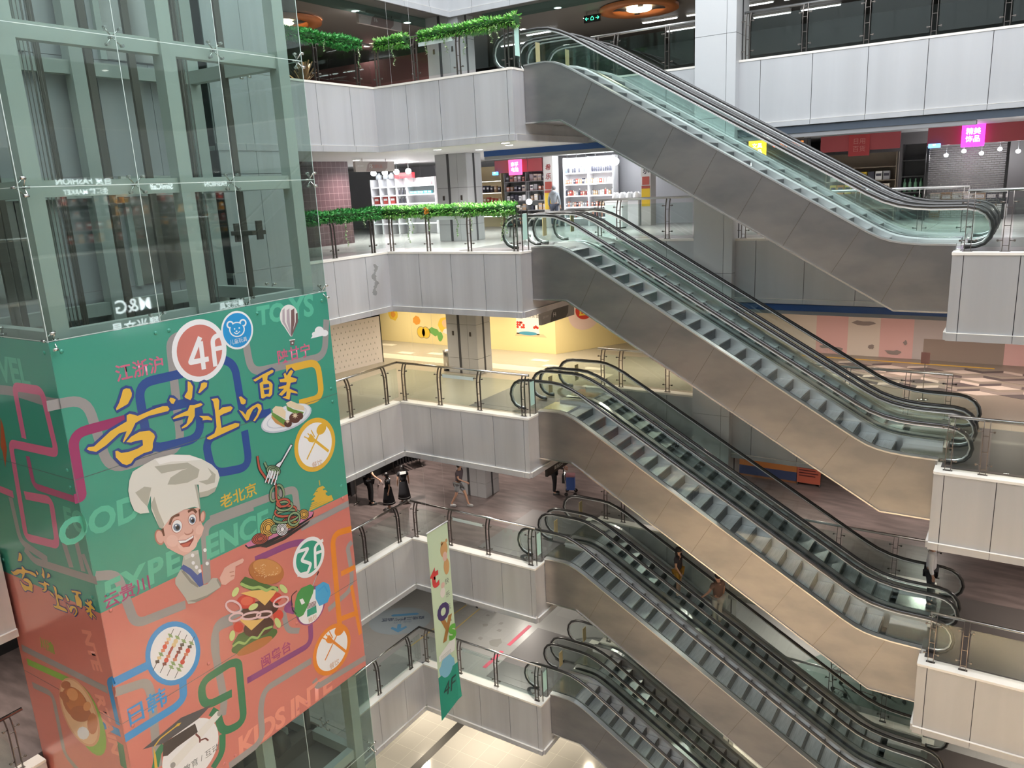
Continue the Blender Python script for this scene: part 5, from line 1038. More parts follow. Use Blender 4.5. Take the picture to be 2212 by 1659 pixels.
 ('chef','skin','E',-9.753,-4.284,.083,.002,.016,-.058,16,16),
 ('chef','mouth','P',[(-9.994,-4.377),(-9.843,-4.431),(-9.654,-4.407),(-9.68,-4.499),(-9.783,-4.59),(-9.907,-4.557),(-9.959,-4.483)],15),
 ('chef','white','P',[(-9.989,-4.385),(-9.844,-4.44),(-9.662,-4.414),(-9.684,-4.456),(-9.84,-4.477),(-9.964,-4.451)],16),
 ('chef','tongue','P',[(-9.959,-4.483),(-9.854,-4.497),(-9.726,-4.511),(-9.802,-4.571),(-9.906,-4.551)],16),
 ('chef','hat','P',[(-10.365,-3.333),(-10.404,-3.608),(-10.311,-3.996),(-10.257,-4.037),(-10.046,-3.884),(-9.786,-3.845),(-9.553,-3.874),(-9.435,-3.96),(-9.425,-3.636),(-9.431,-3.411),(-10.143,-3.259)],17),
 ('chef','hat_s','P',[(-10.397,-3.514),(-10.311,-3.996),(-10.257,-4.037),(-10.206,-3.979),(-10.276,-3.676),(-10.307,-3.393)],18),
 ('chef','hat_s','P',[(-9.431,-3.411),(-9.435,-3.96),(-9.456,-3.952),(-9.482,-3.454)],18),
 ('chef','hat','P',[(-10.76,-3.114),(-10.711,-2.945),(-10.621,-2.808),(-10.391,-2.754),(-10.168,-2.713),(-9.849,-2.739),(-9.491,-2.862),(-9.255,-3.018),(-9.06,-3.193),(-8.949,-3.353),(-8.927,-3.505),(-8.994,-3.627),(-9.082,-3.741),(-9.247,-3.773),(-9.42,-3.74),(-9.399,-3.483),(-9.746,-3.361),(-10.146,-3.277),(-10.381,-3.366),(-10.468,-3.525),(-10.45,-3.648),(-10.618,-3.602),(-10.716,-3.507),(-10.759,-3.32)],19),
 ('chef','hat_s','P',[(-10.212,-2.851),(-9.958,-2.897),(-9.555,-2.99),(-9.331,-3.204),(-9.398,-3.342),(-9.619,-3.366),(-9.865,-3.318),(-10.021,-3.263),(-9.941,-3.155),(-9.702,-3.099),(-9.575,-3.102),(-9.821,-3.059),(-10.102,-3.022)],20),
 ('chef','hat_s','P',[(-9.155,-3.222),(-9.005,-3.416),(-9.053,-3.565),(-9.231,-3.543),(-9.39,-3.426),(-9.194,-3.454),(-9.092,-3.387)],20),
 ('chef','hat_s','P',[(-10.46,-3.146),(-10.334,-3.21),(-10.4,-3.359),(-10.468,-3.525),(-10.559,-3.376),(-10.642,-3.194)],20),
 ('chef','hat_s','P',[(-9.415,-3.64),(-9.229,-3.667),(-9.022,-3.658),(-9.082,-3.741),(-9.247,-3.773),(-9.42,-3.74)],20),
 ('chef','hat_w','P',[(-10.171,-2.731),(-9.851,-2.748),(-9.493,-2.872),(-9.257,-3.027),(-9.551,-2.962),(-9.871,-2.867),(-10.112,-2.846)],21),
],
1: [
 ('printed_pipe#31','grey','S',.17,.2,[(1.065,-1.291),(1.67,-1.257),(2.788,-1.338),(3.183,-1.319)],0),
 ('printed_pipe#32','pink','S',.16,.15,[(1.747,-2.096),(1.776,-1.172),(2.677,-1.158),(2.758,-2.22),(1.218,-2.259),(1.052,-4.084),(2.154,-4.0),(2.249,-3.143),(1.338,-3.214)],1),
 ('printed_pipe#33','magenta2','S',.13,.15,[(1.742,-2.419),(1.749,-2.968),(3.064,-2.983)],1),
 ('printed_pipe#34','pink','S',.14,.1,[(.296,-3.244),(.911,-3.276)],1),
 ('printed_pipe#35','grey','S',.15,.2,[(.776,-3.355),(.793,-4.224),(1.681,-4.391)],0),
 ('printed_pipe#36','grey','S',.15,.2,[(.895,-4.347),(1.16,-4.528),(3.25,-4.417)],0),
 ('printed_pipe#37','grey','S',.16,.1,[(2.396,-3.915),(2.483,-4.35)],0),
 ('printed_pipe#38','grey','S',.14,.1,[(2.819,-3.726),(2.867,-4.335)],0),
 ('printed_pipe#39','grey','S',.12,.1,[(2.959,-3.99),(3.1,-4.379)],0),
 ('printed_pipe#40','grey','S',.15,.2,[(-.122,-6.706),(2.889,-6.65)],0),
 ('printed_pipe#41','leaf','S',.15,.2,[(-.024,-6.99),(1.576,-6.897)],1),
 ('printed_pipe#42','grey','S',.14,.2,[(-.018,-7.517),(.758,-7.464),(.716,-8.85),(1.224,-9.077)],0),
 ('printed_pipe#43','skyblue','S',.14,.1,[(3.024,-7.314),(2.99,-6.454),(3.191,-6.334)],1),
 ('printed_pipe#44','skyblue','S',.16,.1,[(2.473,-7.519),(3.04,-7.475)],1),
 ('printed_pipe#45','forest','S',.2,.1,[(2.971,-7.715),(2.934,-8.25)],1),
 ('carrot_tail','rust','P',[(1.05,-1.809),(1.088,-1.961),(1.039,-2.39),(.833,-2.77),(.854,-2.47),(.819,-2.367)],2),
 ('pattern_lettering','teal_l','T',1.853,-.919,.62,'VEL',.02,0,1,0,0),
 ('pattern_lettering','teal_l','T',2.9,-3.409,.55,'FO',.02,.1,1,0,0),
 ('pattern_lettering','coral_l','T',2.604,-5.934,.42,'NTE',.02,0,1,-80,0),
 ('pattern_lettering','coral_l','T',2.644,-7.456,.42,'RTAIN',.02,0,1,-80,0),
 ('caption','leaf','T',.965,-6.348,.26,'川渝',.005,0,1,0,0),
 ('chicken_plate','leaf','E',1.896,-7.589,.554,.319,.283,-.701,24,2),
 ('chicken_plate','plate_tan','E',1.685,-7.535,.638,.362,.261,-.647,28,3),
 ('chicken_plate','plate_cream','E',1.677,-7.532,.573,.325,.245,-.607,28,4),
 ('chicken_plate','roast_d','E',1.599,-7.377,.424,.27,.233,-.268,22,5),
 ('chicken_plate','roast','E',1.621,-7.312,.35,.222,.183,-.21,22,6),
 ('chicken_plate','roast_d','E',1.726,-7.549,.39,.101,-.119,-.216,18,7),
 ('chicken_plate','roast_l','E',1.571,-7.185,.201,.126,.083,-.096,14,8),
 ('chicken_plate','roast_d','E',1.385,-7.046,.189,.063,-.034,-.098,14,6),
 ('chicken_plate','roast','E',2.109,-7.626,.201,.075,-.083,-.262,14,7),
 ('chicken_plate','plate','E',1.673,-7.993,.237,.135,.038,-.124,10,7),
 ('chicken_plate','roast_l','E',2.041,-7.278,.123,.016,-.098,-.132,12,9),
 ('chicken_plate','roast_d','E',1.229,-7.361,.126,.092,.129,-.067,12,8),
 ('calligraphy','gold2','K',[(.645,-4.48),(.684,-4.473),(.725,-4.491),(.737,-4.542),(.728,-4.576),(.672,-4.644),(.535,-4.675),(.537,-4.652),(.579,-4.604),(.625,-4.522)],9,.022),
 ('calligraphy','gold2','K',[(.638,-4.762),(.671,-4.754),(.73,-4.784),(.758,-4.805),(.944,-4.789),(1.066,-4.788),(1.124,-4.806),(1.143,-4.843),(1.121,-4.862),(.882,-4.844),(.788,-4.858),(.72,-4.873),(.654,-4.956),(.554,-5.039),(.547,-5.024),(.608,-4.929),(.522,-4.924),(.361,-5.002),(.247,-5.034),(.183,-4.999),(.157,-4.973),(.179,-4.957),(.235,-4.97),(.433,-4.87),(.627,-4.825)],9,.022),
 ('calligraphy','gold2','K',[(.582,-5.043),(.646,-5.003),(.752,-4.983),(.866,-5.008),(.91,-5.061),(.918,-5.095),(.88,-5.158),(.871,-5.205),(.852,-5.237),(.761,-5.23),(.64,-5.249),(.595,-5.288),(.544,-5.291),(.499,-5.26),(.441,-5.164),(.447,-5.099),(.471,-5.101),(.507,-5.139),(.593,-5.157),(.695,-5.156),(.763,-5.142),(.767,-5.082),(.685,-5.066),(.634,-5.067)],9,.022),
 ('calligraphy','gold2','K',[(1.421,-4.598),(1.454,-4.62),(1.477,-4.678),(1.445,-4.799),(1.419,-4.824),(1.361,-4.781),(1.35,-4.758),(1.402,-4.708)],9,.022),
 ('calligraphy','gold2','K',[(1.63,-4.668),(1.671,-4.686),(1.657,-4.729),(1.551,-4.778),(1.532,-4.769),(1.569,-4.717),(1.592,-4.671)],9,.022),
 ('calligraphy','gold2','K',[(1.174,-4.719),(1.206,-4.735),(1.236,-4.763),(1.201,-4.803),(1.176,-4.79),(1.155,-4.745)],9,.022),
 ('calligraphy','gold2','K',[(1.403,-4.877),(1.458,-4.894),(1.546,-4.894),(1.569,-4.921),(1.54,-4.932),(1.459,-4.934),(1.444,-5.021),(1.398,-5.072),(1.319,-5.112),(1.254,-5.114),(1.256,-5.098),(1.325,-5.075),(1.367,-4.997),(1.312,-4.98),(1.172,-4.974),(1.163,-4.961),(1.205,-4.946),(1.364,-4.931)],9,.022),
 ('calligraphy','gold2','K',[(1.5,-5.039),(1.622,-5.077),(1.667,-5.125),(1.663,-5.144),(1.599,-5.117),(1.534,-5.102),(1.544,-5.086)],9,.022),
 ('calligraphy','gold2','K',[(1.692,-4.891),(1.782,-4.904),(1.799,-4.943),(1.772,-5.056),(1.831,-5.034),(1.947,-5.056),(1.975,-5.084),(1.937,-5.114),(1.833,-5.116),(1.777,-5.126),(1.775,-5.276),(1.975,-5.278),(2.036,-5.305),(2.023,-5.336),(1.676,-5.359),(1.598,-5.363),(1.563,-5.343),(1.558,-5.325),(1.668,-5.309),(1.711,-5.241),(1.721,-5.041),(1.716,-4.931)],9,.022),
 ('calligraphy','gold2','K',[(2.081,-4.978),(2.113,-4.981),(2.177,-5.048),(2.163,-5.086),(2.129,-5.09),(2.098,-5.074)],9,.022),
 ('calligraphy','gold2','K',[(2.056,-5.137),(2.107,-5.174),(2.14,-5.226),(2.173,-5.18),(2.262,-5.151),(2.349,-5.142),(2.395,-5.177),(2.395,-5.234),(2.322,-5.312),(2.264,-5.35),(2.24,-5.336),(2.31,-5.279),(2.345,-5.219),(2.326,-5.177),(2.263,-5.194),(2.212,-5.249),(2.178,-5.302),(2.145,-5.305),(2.112,-5.246)],9,.022),
 ('calligraphy','gold2','K',[(2.321,-4.831),(2.471,-4.802),(2.633,-4.781),(2.656,-4.802),(2.644,-4.82),(2.554,-4.838),(2.536,-4.89),(2.591,-4.934),(2.613,-4.968),(2.585,-5.09),(2.545,-5.114),(2.496,-5.093),(2.433,-5.103),(2.409,-5.089),(2.41,-4.969),(2.413,-4.899),(2.467,-4.886),(2.466,-4.836),(2.351,-4.86)],9,.022),
 ('calligraphy','gold2','K',[(2.806,-4.884),(2.836,-4.871),(2.857,-4.919),(2.91,-4.875),(2.939,-4.861),(2.972,-4.892),(2.917,-4.951),(3.021,-5.008),(2.997,-5.039),(2.905,-5.028),(2.875,-5.1),(2.995,-5.179),(3.001,-5.203),(2.885,-5.155),(2.854,-5.242),(2.81,-5.221),(2.743,-5.18),(2.807,-5.176),(2.826,-5.116),(2.737,-5.156),(2.687,-5.127),(2.786,-5.075),(2.699,-5.05),(2.702,-5.029),(2.829,-5.036),(2.844,-5.004),(2.738,-4.974),(2.726,-4.935),(2.816,-4.945)],9,.022),
],
}
# ---------------------------------------------------------------- printed wrap on the lift tower
AC = dict(teal=(.05, .29, .21), coral=(.55, .18, .15), grey=(.29, .28, .28), navy=(.025, .07, .27), navy2=(.03, .06, .24), magenta=(.30, .035, .13), magenta2=(.42, .08, .19), pink=(.62, .15, .27),
  amber=(.70, .42, .05), gold=(.62, .40, .05), gold2=(.74, .46, .06), purple=(.24, .06, .20), orange=(.72, .24, .03), forest=(.02, .17, .08), skyblue=(.03, .26, .60), azure=(.02, .28, .62), leaf=(.22, .45, .06),
  teal_l=(.10, .45, .31), coral_l=(.72, .28, .21), white=(.80, .81, .83), green2=(.03, .30, .20), tan=(.55, .33, .20), rose=(.56, .12, .22), plum=(.33, .05, .16),
  bag_green=(.05, .27, .07), bag_blue=(.05, .33, .62), ink=(.015, .017, .02), ink2=(.03, .025, .028), ink3=(.10, .13, .13), capdark=(.055, .06, .075), steelgrey=(.4, .42, .44), maroon=(.14, .03, .03),
  herb=(.22, .33, .14), cream=(.66, .52, .28), salmon=(.55, .20, .12), tomato=(.55, .06, .04), tomato_l=(.66, .13, .08), sausage=(.33, .04, .03), paper=(.74, .74, .72), paper_d=(.30, .30, .29), mauve=(.42, .36, .40), umber=(.17, .10, .10),
  plate=(.72, .75, .80), plate_e=(.50, .55, .64), bread=(.72, .60, .42), salad=(.13, .27, .06), crust=(.50, .25, .09), mush=(.10, .045, .035), plate_pink=(.52, .18, .33), noodle_red=(.42, .09, .06), noodle_yel=(.60, .36, .08), noodle_grn=(.20, .31, .17),
  lettuce=(.30, .46, .15), lettuce_d=(.06, .13, .035), bun=(.40, .15, .045), bun_l=(.52, .24, .08), patty=(.07, .03, .022), cheese=(.72, .47, .15), onion=(.72, .50, .52), lime=(.52, .62, .25), seed=(.75, .60, .40),
  jacket=(.42, .42, .38), jacket_d=(.24, .24, .21), apron=(.05, .09, .30), collar=(.50, .50, .46), skin=(.66, .40, .34), skin_d=(.42, .19, .14), skin_l=(.72, .47, .41), hair=(.13, .05, .03), iris=(.14, .20, .30), mouth=(.20, .03, .03), tongue=(.50, .11, .08),
  hat=(.66, .66, .61), hat_s=(.40, .40, .34), hat_w=(.78, .78, .76), rust=(.42, .10, .04), plate_tan=(.62, .33, .18), plate_cream=(.70, .47, .28), roast=(.50, .17, .05), roast_d=(.40, .13, .05), roast_l=(.66, .30, .12))
AM = {}
def am(c):
    if c not in AM: AM[c] = mat('print_'+c+'_wrap', AC[c], .32, coat=.35)
    return AM[c]
def fillet(pts, r, n=6):
    out = [Vector((*pts[0], 0))]
    for a, b, c in zip(pts, pts[1:], pts[2:]):
        a, b, c = Vector((*a, 0)), Vector((*b, 0)), Vector((*c, 0)); d0 = (a-b); d1 = (c-b); l0, l1 = d0.length, d1.length
        if l0 < 1e-6 or l1 < 1e-6: continue
        d0 /= l0; d1 /= l1; t = min(r, l0*.48, l1*.48) if r else 0
        if t < 1e-4: out.append(b); continue
        p, q = b+d0*t, b+d1*t
        out += [(p*(1-s)+b*s)*(1-s)+(b*(1-s)+q*s)*s for s in [i/n for i in range(n+1)]]
    out.append(Vector((*pts[-1], 0))); return out
def strip(m, pts, w, P, mi, closed=False, rise=.5):
    n = len(pts); L = []
    for i, p in enumerate(pts):
        a = pts[(i-1) % n] if closed or i > 0 else p; b = pts[(i+1) % n] if closed or i < n-1 else p
        t = (b-a); t = t.normalized() if t.length > 1e-7 else Vector((1, 0, 0)); nn = Vector((-t.y, t.x, 0))*w/2
        L.append((p+nn, p-nn))
    e = n if closed else n-1
    for i in range(e):
        (a, b), (c, d) = L[i], L[(i+1) % n]
        m.add([P(q[0], q[1], rise*k/max(1, n)) for q, k in ((a, i), (b, i), (d, i+1), (c, i+1))], [(0, 1, 2, 3)], mi)
def fan(m, pts, P, mi):
    m.add([P(*p) for p in pts], [tuple(range(len(pts)))], mi)
NAMES = dict(pipes='printed_pipes', chef='chef_illustration', burger='burger_illustration', noodle_plate='noodle_illustration', sandwich_plate='sandwich_illustration', chicken_plate='chicken_illustration')
def wrap(label, side, loc, P0, span, U, z0=-9.57, z1=-.335, zb=-5.056):
    t = thing('printed_wrap', label, 'poster', loc); O = Vector(loc)
    def PL(l): return lambda a, z, x=0: P0(a, z, .001+.0006*(l+x))-O
    a0, a1 = span
    m = MB()
    for za, zb_, mi in ((zb, z1, 0), (z0, zb, 1)):
        q = [P0(a, z, l)-O for l in (-.004, .0005) for a, z in ((a0, za), (a1, za), (a1, zb_), (a0, zb_))]
        m.add(q, [(4, 5, 6, 7), (3, 2, 1, 0), (0, 1, 5, 4), (1, 2, 6, 5), (2, 3, 7, 6), (3, 0, 4, 7)], mi)
    m.build('sheet', [am('teal'), am('coral')], t)
    parts = {}
    def covered(a, z):
        for e in ART[side]:
            if e[2] == 'C' and math.hypot(a-e[3], z-e[4]) < e[5]+.05: return True
            if e[2] == 'E' and math.hypot(a-e[3], z-e[4]) < max(math.hypot(e[5], e[6]), math.hypot(e[7], e[8]))+.05: return True
            if e[2] in 'PK' and min(q[0] for q in e[3])-.06 < a < max(q[0] for q in e[3])+.06 and min(q[1] for q in e[3])-.06 < z < max(q[1] for q in e[3])+.06: return True
            if e[2] == 'S':
                for q, r in zip(e[5], e[5][1:]):
                    d = Vector((r[0]-q[0], r[1]-q[1])); f = Vector((a-q[0], z-q[1])); u = max(0, min(1, f.dot(d)/max(d.dot(d), 1e-9)))
                    if (f-d*u).length < e[3]/2+.04: return True
        return False
    num = 0
    for e in ART[side]:
        num += 1; sub = (num % 12)*.085
        if e[2] == 'T':
            _, c, _, a, z, size, body, bold, shear, sp, rot, lift = e
            o = P0(a, z, .0016+.0006*(lift+sub*.5))-O; u = P0(a+1, z, 0)-P0(a, z, 0); v = Vector((0, 0, 1)); r = math.radians(rot)
            lettering(e[0].split('#')[0]+('_text' if 'badge' in e[0] else ''), body, size, am(c), basis(o, u*math.cos(r)+v*math.sin(r), v*math.cos(r)-u*math.sin(r)), t, bold=bold, shear=shear, space=sp)
            continue
        m, ms = parts.setdefault(e[0], (MB(), []))
        def mi(c):
            if c not in ms: ms.append(c)
            return ms.index(c)
        if e[2] == 'P': fan(m, e[3], PL(e[4]+sub), mi(e[1]))
        elif e[2] == 'K':
            fan(m, e[3], PL(e[4]+sub), mi(e[1])); strip(m, [Vector((*p, 0)) for p in e[3]], e[5]*2, PL(e[4]-2+sub), mi('navy2'), True)
        elif e[2] == 'S': strip(m, fillet(e[5], e[4]), e[3], PL(e[6]+sub), mi(e[1]))
        elif e[2] == 'C': fan(m, [(e[3]+e[5]*math.cos(2*PI*i/40), e[4]+e[5]*math.sin(2*PI*i/40)) for i in range(40)], PL(e[6]+sub), mi(e[1]))
        elif e[2] == 'E':
            _, _, _, a, z, ax, az, bx, bz, n, lift = e
            fan(m, [(a+ax*math.cos(2*PI*i/n)+bx*math.sin(2*PI*i/n), z+az*math.cos(2*PI*i/n)+bz*math.sin(2*PI*i/n)) for i in range(n)], PL(lift+sub), mi(e[1]))
    for nm, (m, ms) in parts.items(): m.build(NAMES.get(nm.split('#')[0], nm.split('#')[0]), [am(c) for c in ms], t)
    for zr in (z1-.17, -2.48, -2.78, -4.79, -5.09, -7.1, -7.4, -9.4):      # fixings showing through as studs
        for a in ([a0+.17, a1-.17] if side else [a0+.17, YS[1]-.13, YS[1]+.13, YS[2]-.13, YS[2]+.13, a1-.17]):
            if (side and zr < -5) or covered(a, zr): continue
            c = P0(a, zr, .004)-O
            s = MB().ball((0, 0, 0), .035, 10, sc=(.5, 1, 1) if not side else (1, .5, 1)); st = s.build('stud', am('teal' if zr > -5.06 else 'coral'), t); st.location = c
    for zs in (-2.63, -7.25):
        q = PL(2); m = MB(); strip(m, [Vector((a0, zs, 0)), Vector((a1, zs, 0))], .012, q, 0); m.build('seam', am('ink3'), t)
    return t
wrap('teal and coral printed wrap with chef and burger on the lift tower', 0, (3.155, -8.6, -9.57), lambda a, z, l: Vector((3.158+l, a, z)), (LY0+.0, LY1), 1)
wrap('narrow teal and coral wrap with pink pipes on the lift flank', 1, (1.45, -11.61, -9.57), lambda a, z, l: Vector((a, -11.61-l, z)), (LX0, LX1+.012), 1)
# ---------------------------------------------------------------- text and print helpers on walls facing the atrium (-Y)
def wall_text(name, body, x, y, z, size, m, parent=None, **kw):
    return lettering(name, body, size, m, basis((x, y, z), (1, 0, 0), (0, 0, 1)), parent, **kw)
def flat(m, pts, mi=0, f=None):                # thin print given by its outline
    m.add([f(*p) for p in pts], [tuple(range(len(pts)))], mi); return m
P_ = {}
def pm(name, col, rough=.5, **kw):
    if name not in P_: P_[name] = mat(name, col, rough, **kw)
    return P_[name]
def ell(cx, cy, rx, ry, n=24, rot=0, a0=0, a1=2*PI):
    return [(cx+rx*math.cos(a0+(a1-a0)*i/n)*math.cos(rot)-ry*math.sin(a0+(a1-a0)*i/n)*math.sin(rot),
             cy+rx*math.cos(a0+(a1-a0)*i/n)*math.sin(rot)+ry*math.sin(a0+(a1-a0)*i/n)*math.cos(rot)) for i in range(n)]

# ---------------------------------------------------------------- yellow-walled floor
z4 = Z(4); h4 = 2.84
yel = mat('pale_yellow_wall', (.86, .70, .34), .5)
w = struct(MB().box(-9, 1.12, 7.8, 7.9, z4, z4+h4).build('wall_yellow', yel), 'pale yellow wall printed with food cartoons', 'wall')
w2 = struct(MB().prism([(1.12, 7.8), (3.05, 11.3), (2.95, 11.36), (1.02, 7.86)], 'z', z4, z4+h4).build('wall_yellow', yel), 'yellow wall turning back behind the column', 'wall')
cols = [pm('print_orange', (.80, .33, .05)), pm('print_green', (.18, .42, .10)), pm('print_yolk', (.85, .55, .06)), pm('print_white', (.80, .75, .68)),
        pm('print_brown', (.42, .30, .16)), pm('print_pink', (.78, .45, .42)), pm('print_red', (.62, .05, .03)), pm('print_blue', (.07, .30, .42)), pm('print_pale_pink', (.82, .60, .52)), pm('print_peach', (.84, .52, .28))]
m = MB(); yy = 7.797
def wp(a, b): return (a, yy, b)
rr = random.Random(5)
def blob(cx, cz, rx, rz, mi, k=11, j=.18, lift=0):
    m.add([(cx+rx*math.cos(2*PI*i/k)*(1+rr.uniform(-j, j)), yy-lift, cz+rz*math.sin(2*PI*i/k)*(1+rr.uniform(-j, j))) for i in range(k)], [tuple(range(k))[::-1]], mi)
blob(-6.95, -3.42, .26, .26, 2); blob(-6.95, -3.42, .13, .13, 0, lift=.001)
blob(-5.65, -3.62, .22, .20, 0, 7, .1)
blob(-4.15, -3.75, .36, .34, 2, 14, .05); blob(-4.05, -4.0, .25, .14, 3, 9, .2, .001); blob(-4.1, -3.68, .2, .18, 9, 12, .06, .001)
blob(-4.75, -4.05, .26, .17, 1, 9, .3); blob(-4.45, -4.25, .14, .2, 1, 9, .3, .001)
for cx in (-5.45, -5.2): m.add([(x, yy, z) for x, z in ell(cx, -4.12, .24, .26)], [tuple(range(24))[::-1]], 4) ; m.add([(x, yy-.001, z) for x, z in ell(cx, -4.12, .21, .23)], [tuple(range(24))[::-1]], 2)
# framed menu picture right of the column
m.add([wp(-.62, -3.9), wp(-.62, -2.9), wp(.42, -2.9), wp(.42, -3.9)], [(3, 2, 1, 0)][:1], 3)
for i in range(9): m.add([(x, yy-.001, z) for x, z in ell(-.55+.08*(i % 4)+rr.uniform(-.04, .04), -3.45-.09*(i//3), .06, .05, 7)], [tuple(range(7))[::-1]], 6)
for i in range(3): m.add([(x, yy-.001, z) for x, z in ell(.2+.07*i, -3.62+.04*(i % 2), .06, .06, 7)], [tuple(range(7))[::-1]], 6)
m.add([(x, yy-.002, z) for x, z in ell(-.1, -3.86, .42, .075)], [tuple(range(24))[::-1]], 7)
m.add([wp(-.7, -3.98), wp(-.62, -3.86), wp(.6, -3.86), wp(.75, -3.98)], [(3, 2, 1, 0)], 9)
m.build('wall_print', cols, w)
w['label'] = 'pale yellow wall printed with food cartoons'
wall_text('lettering', '小学馋馋美食', -.08, yy-.003, -3.18, .17, pm('print_dark', (.07, .06, .06)), w)
# round red seal and arrow on the receding wall
fu = Vector((3.05-1.12, 11.3-7.8, 0)).normalized(); fn = Vector((fu.y, -fu.x, 0))
def w2p(a, b, l=.004): return Vector((1.12, 7.8, 0))+fu*a+fn*l+Vector((0, 0, b))
m = MB()
m.add([w2p(x, z) for x, z in ell(1.35, -3.2, .75, .62, 30)], [tuple(range(30))], 8)
m.add([w2p(x, z, .006) for x, z in ell(1.35, -3.05, .42, .36, 30)], [tuple(range(30))], 6)
for a, b, c, d in ((1.1, -3.25, 1.62, -3.19), (1.12, -3.2, 1.2, -3.0), (1.27, -3.2, 1.34, -2.98), (1.42, -3.2, 1.49, -2.85), (1.56, -3.2, 1.62, -2.9), (1.12, -3.06, 1.3, -3.0)):
    m.add([w2p(a, b, .008), w2p(c, b, .008), w2p(c, d, .008), w2p(a, d, .008)], [(0, 1, 2, 3)], 2)
m.add([w2p(a, b, .006) for a, b in ((2.35, -3.12), (2.65, -3.12), (2.65, -3.2), (2.9, -3.03), (2.65, -2.86), (2.65, -2.94), (2.35, -2.94))], [tuple(range(7))], 6)
m.build('wall_print', cols, w2)
# patterned hoarding left of the yellow wall
dots = mat('hoarding_white', (.74, .68, .66), .6)
hb = struct(MB().prism([(-4.95, 1.6), (-4.55, 4.3), (-4.62, 4.31), (-5.02, 1.61)], 'z', z4, z4+1.78).build('wall_hoarding', dots), 'white hoarding with small plant prints on the yellow-walled floor', 'wall')
m = MB(); hu = Vector((.4, 2.7, 0)).normalized(); hn = Vector((hu.y, -hu.x, 0))
for i in range(13):
    for j in range(8):
        a = .12+i*.2+(j % 2)*.1; b = z4+.16+j*.21; p = Vector((-4.95, 1.6, 0))+hu*a+hn*.004+Vector((0, 0, b))
        if a > 2.6: continue
        m.add([p-hu*.018, p+hu*.018, p+hu*.004+Vector((0, 0, .05)), p-hu*.004+Vector((0, 0, .05))], [(0, 1, 2, 3)], 0)
        m.add([p-hu*.02-Vector((0, 0, .02)), p+hu*.02-Vector((0, 0, .02)), p+hu*.02, p-hu*.02], [(0, 1, 2, 3)], 1)
m.build('wall_print', [pm('print_stem', (.30, .28, .27)), pm('print_leaf', (.36, .42, .32))], hb)
struct(MB().prism([(-4.55, 4.3), (-4.55, 4.36), (-9, 7.8), (-9, 7.7)], 'z', z4, z4+h4).build('wall_hoarding', M['black']), 'dark return of the patterned hoarding', 'wall')
struct(MB().prism([(-4.95, 1.6), (-5.05, 1.6), (-9, -1), (-9, -.9)], 'z', z4, z4+h4).build('wall_hoarding', yel), 'cream wall behind the lift on the yellow-walled floor', 'wall')
# litter bin by the column
t = thing('litter_bin', 'round stainless litter bin against the column on the yellow-walled floor', 'bin', (-1.22, 4.1, z4))
MB().lathe((0, 0, 0), [(.001, .02), (.17, .02), (.17, .66), (.16, .68)], 24).build('body', M['steel'], t)
MB().lathe((0, 0, 0), [(.165, .68), (.175, .69), (.175, .72), (.1, .75), (.001, .75)], 24).build('lid', M['steel_bright'], t)
MB().lathe((0, 0, 0), [(.001, 0), (.178, 0), (.178, .03), (.001, .03)], 24).build('base', M['black'], t)
# pink and cream striped wall
m = MB(); sc4 = [pm('stripe_cream', (.74, .63, .54)), pm('stripe_pink', (.76, .45, .42)), pm('stripe_grey', (.56, .48, .46)), pm('stripe_taupe', (.34, .26, .22))]
for a, b, mi in ((5.2, 8.95, 0), (8.95, 9.87, 0), (9.87, 10.92, 1), (10.92, 11.95, 0), (11.95, 12.98, 1), (12.98, 15.6, 2), (15.6, 16.6, 1), (16.6, 22, 0)):
    m.box(a, b, 11.2, 11.3, z4, z4+h4, mi)
m.box(13.3, 15.6, 11.19, 11.2, z4, z4+.72, 3)
w = struct(m.build('wall_striped', sc4), 'pink and cream striped hoarding wall', 'wall')
m = MB()
for cx, cz, rx in ((11.4, -3.45, .4), (10.2, -4.35, .3), (10.6, -4.42, .22), (11.7, -4.25, .12), (12.4, -4.4, .3), (12.75, -4.05, .07)):
    k = 12; m.add([(cx+rx*math.cos(2*PI*i/k)*rr.uniform(.6, 1.1), 11.188, cz+.09*math.sin(2*PI*i/k)*rr.uniform(.5, 1.2)) for i in range(k)], [tuple(range(k))[::-1]])
m.build('wall_stain', pm('stain', (.30, .24, .22)), w)
t = thing('notice_stand', 'thin floor stand with a small pink card before the striped wall', 'sign', (13.85, 6.0, z4))
MB().lathe((0, 0, 0), [(.001, 0), (.15, 0), (.15, .015), (.001, .02)], 16).build('base', M['steel'], t)
MB().tube([(0, 0, .015), (0, 0, 1.15)], .012, 6).build('pole', M['steel'], t)
MB().box(-.11, .11, -.012, -.004, 1.02, 1.34).build('card', pm('card_pink', (.80, .42, .38)), t)
# ---------------------------------------------------------------- brown-floored level
z3 = Z(3)
struct(MB().box(3.5, 9.7, 10.0, 10.1, z3, z3+2.84, 0).box(3.5, 9.7, 9.985, 10.0, z3+.08, z3+.42, 1).box(3.5, 9.7, 9.985, 10.0, z3+.42, z3+.9, 2).build('wall_orange', [pm('orange_wall', (.30, .13, .06)), pm('blue_band', (.05, .07, .16)), pm('orange_band', (.52, .20, .06))]),
       'orange wall with a blue band behind the escalators', 'wall')
struct(MB().box(-14, -5.0, -14, 16.8, z3, z3+2.84).build('wall_dark', M['black']), 'black block standing in for the unlit shop zone behind the walkers on the brown-floored level', 'wall')  # solid block; the shops' darkness is put into its black colour
t = thing('notice_board', 'red notice board with dark print at the end of the orange wall', 'sign', (10.1, 9.9, z3))
MB().box(-.4, .4, 0, .05, .1, .78).build('panel', pm('board_red', (.42, .10, .06)), t)
m = MB()
for i in range(4): m.box(-.33, .33-.1*(i % 2), -.006, 0, .66-i*.1, .7-i*.1)
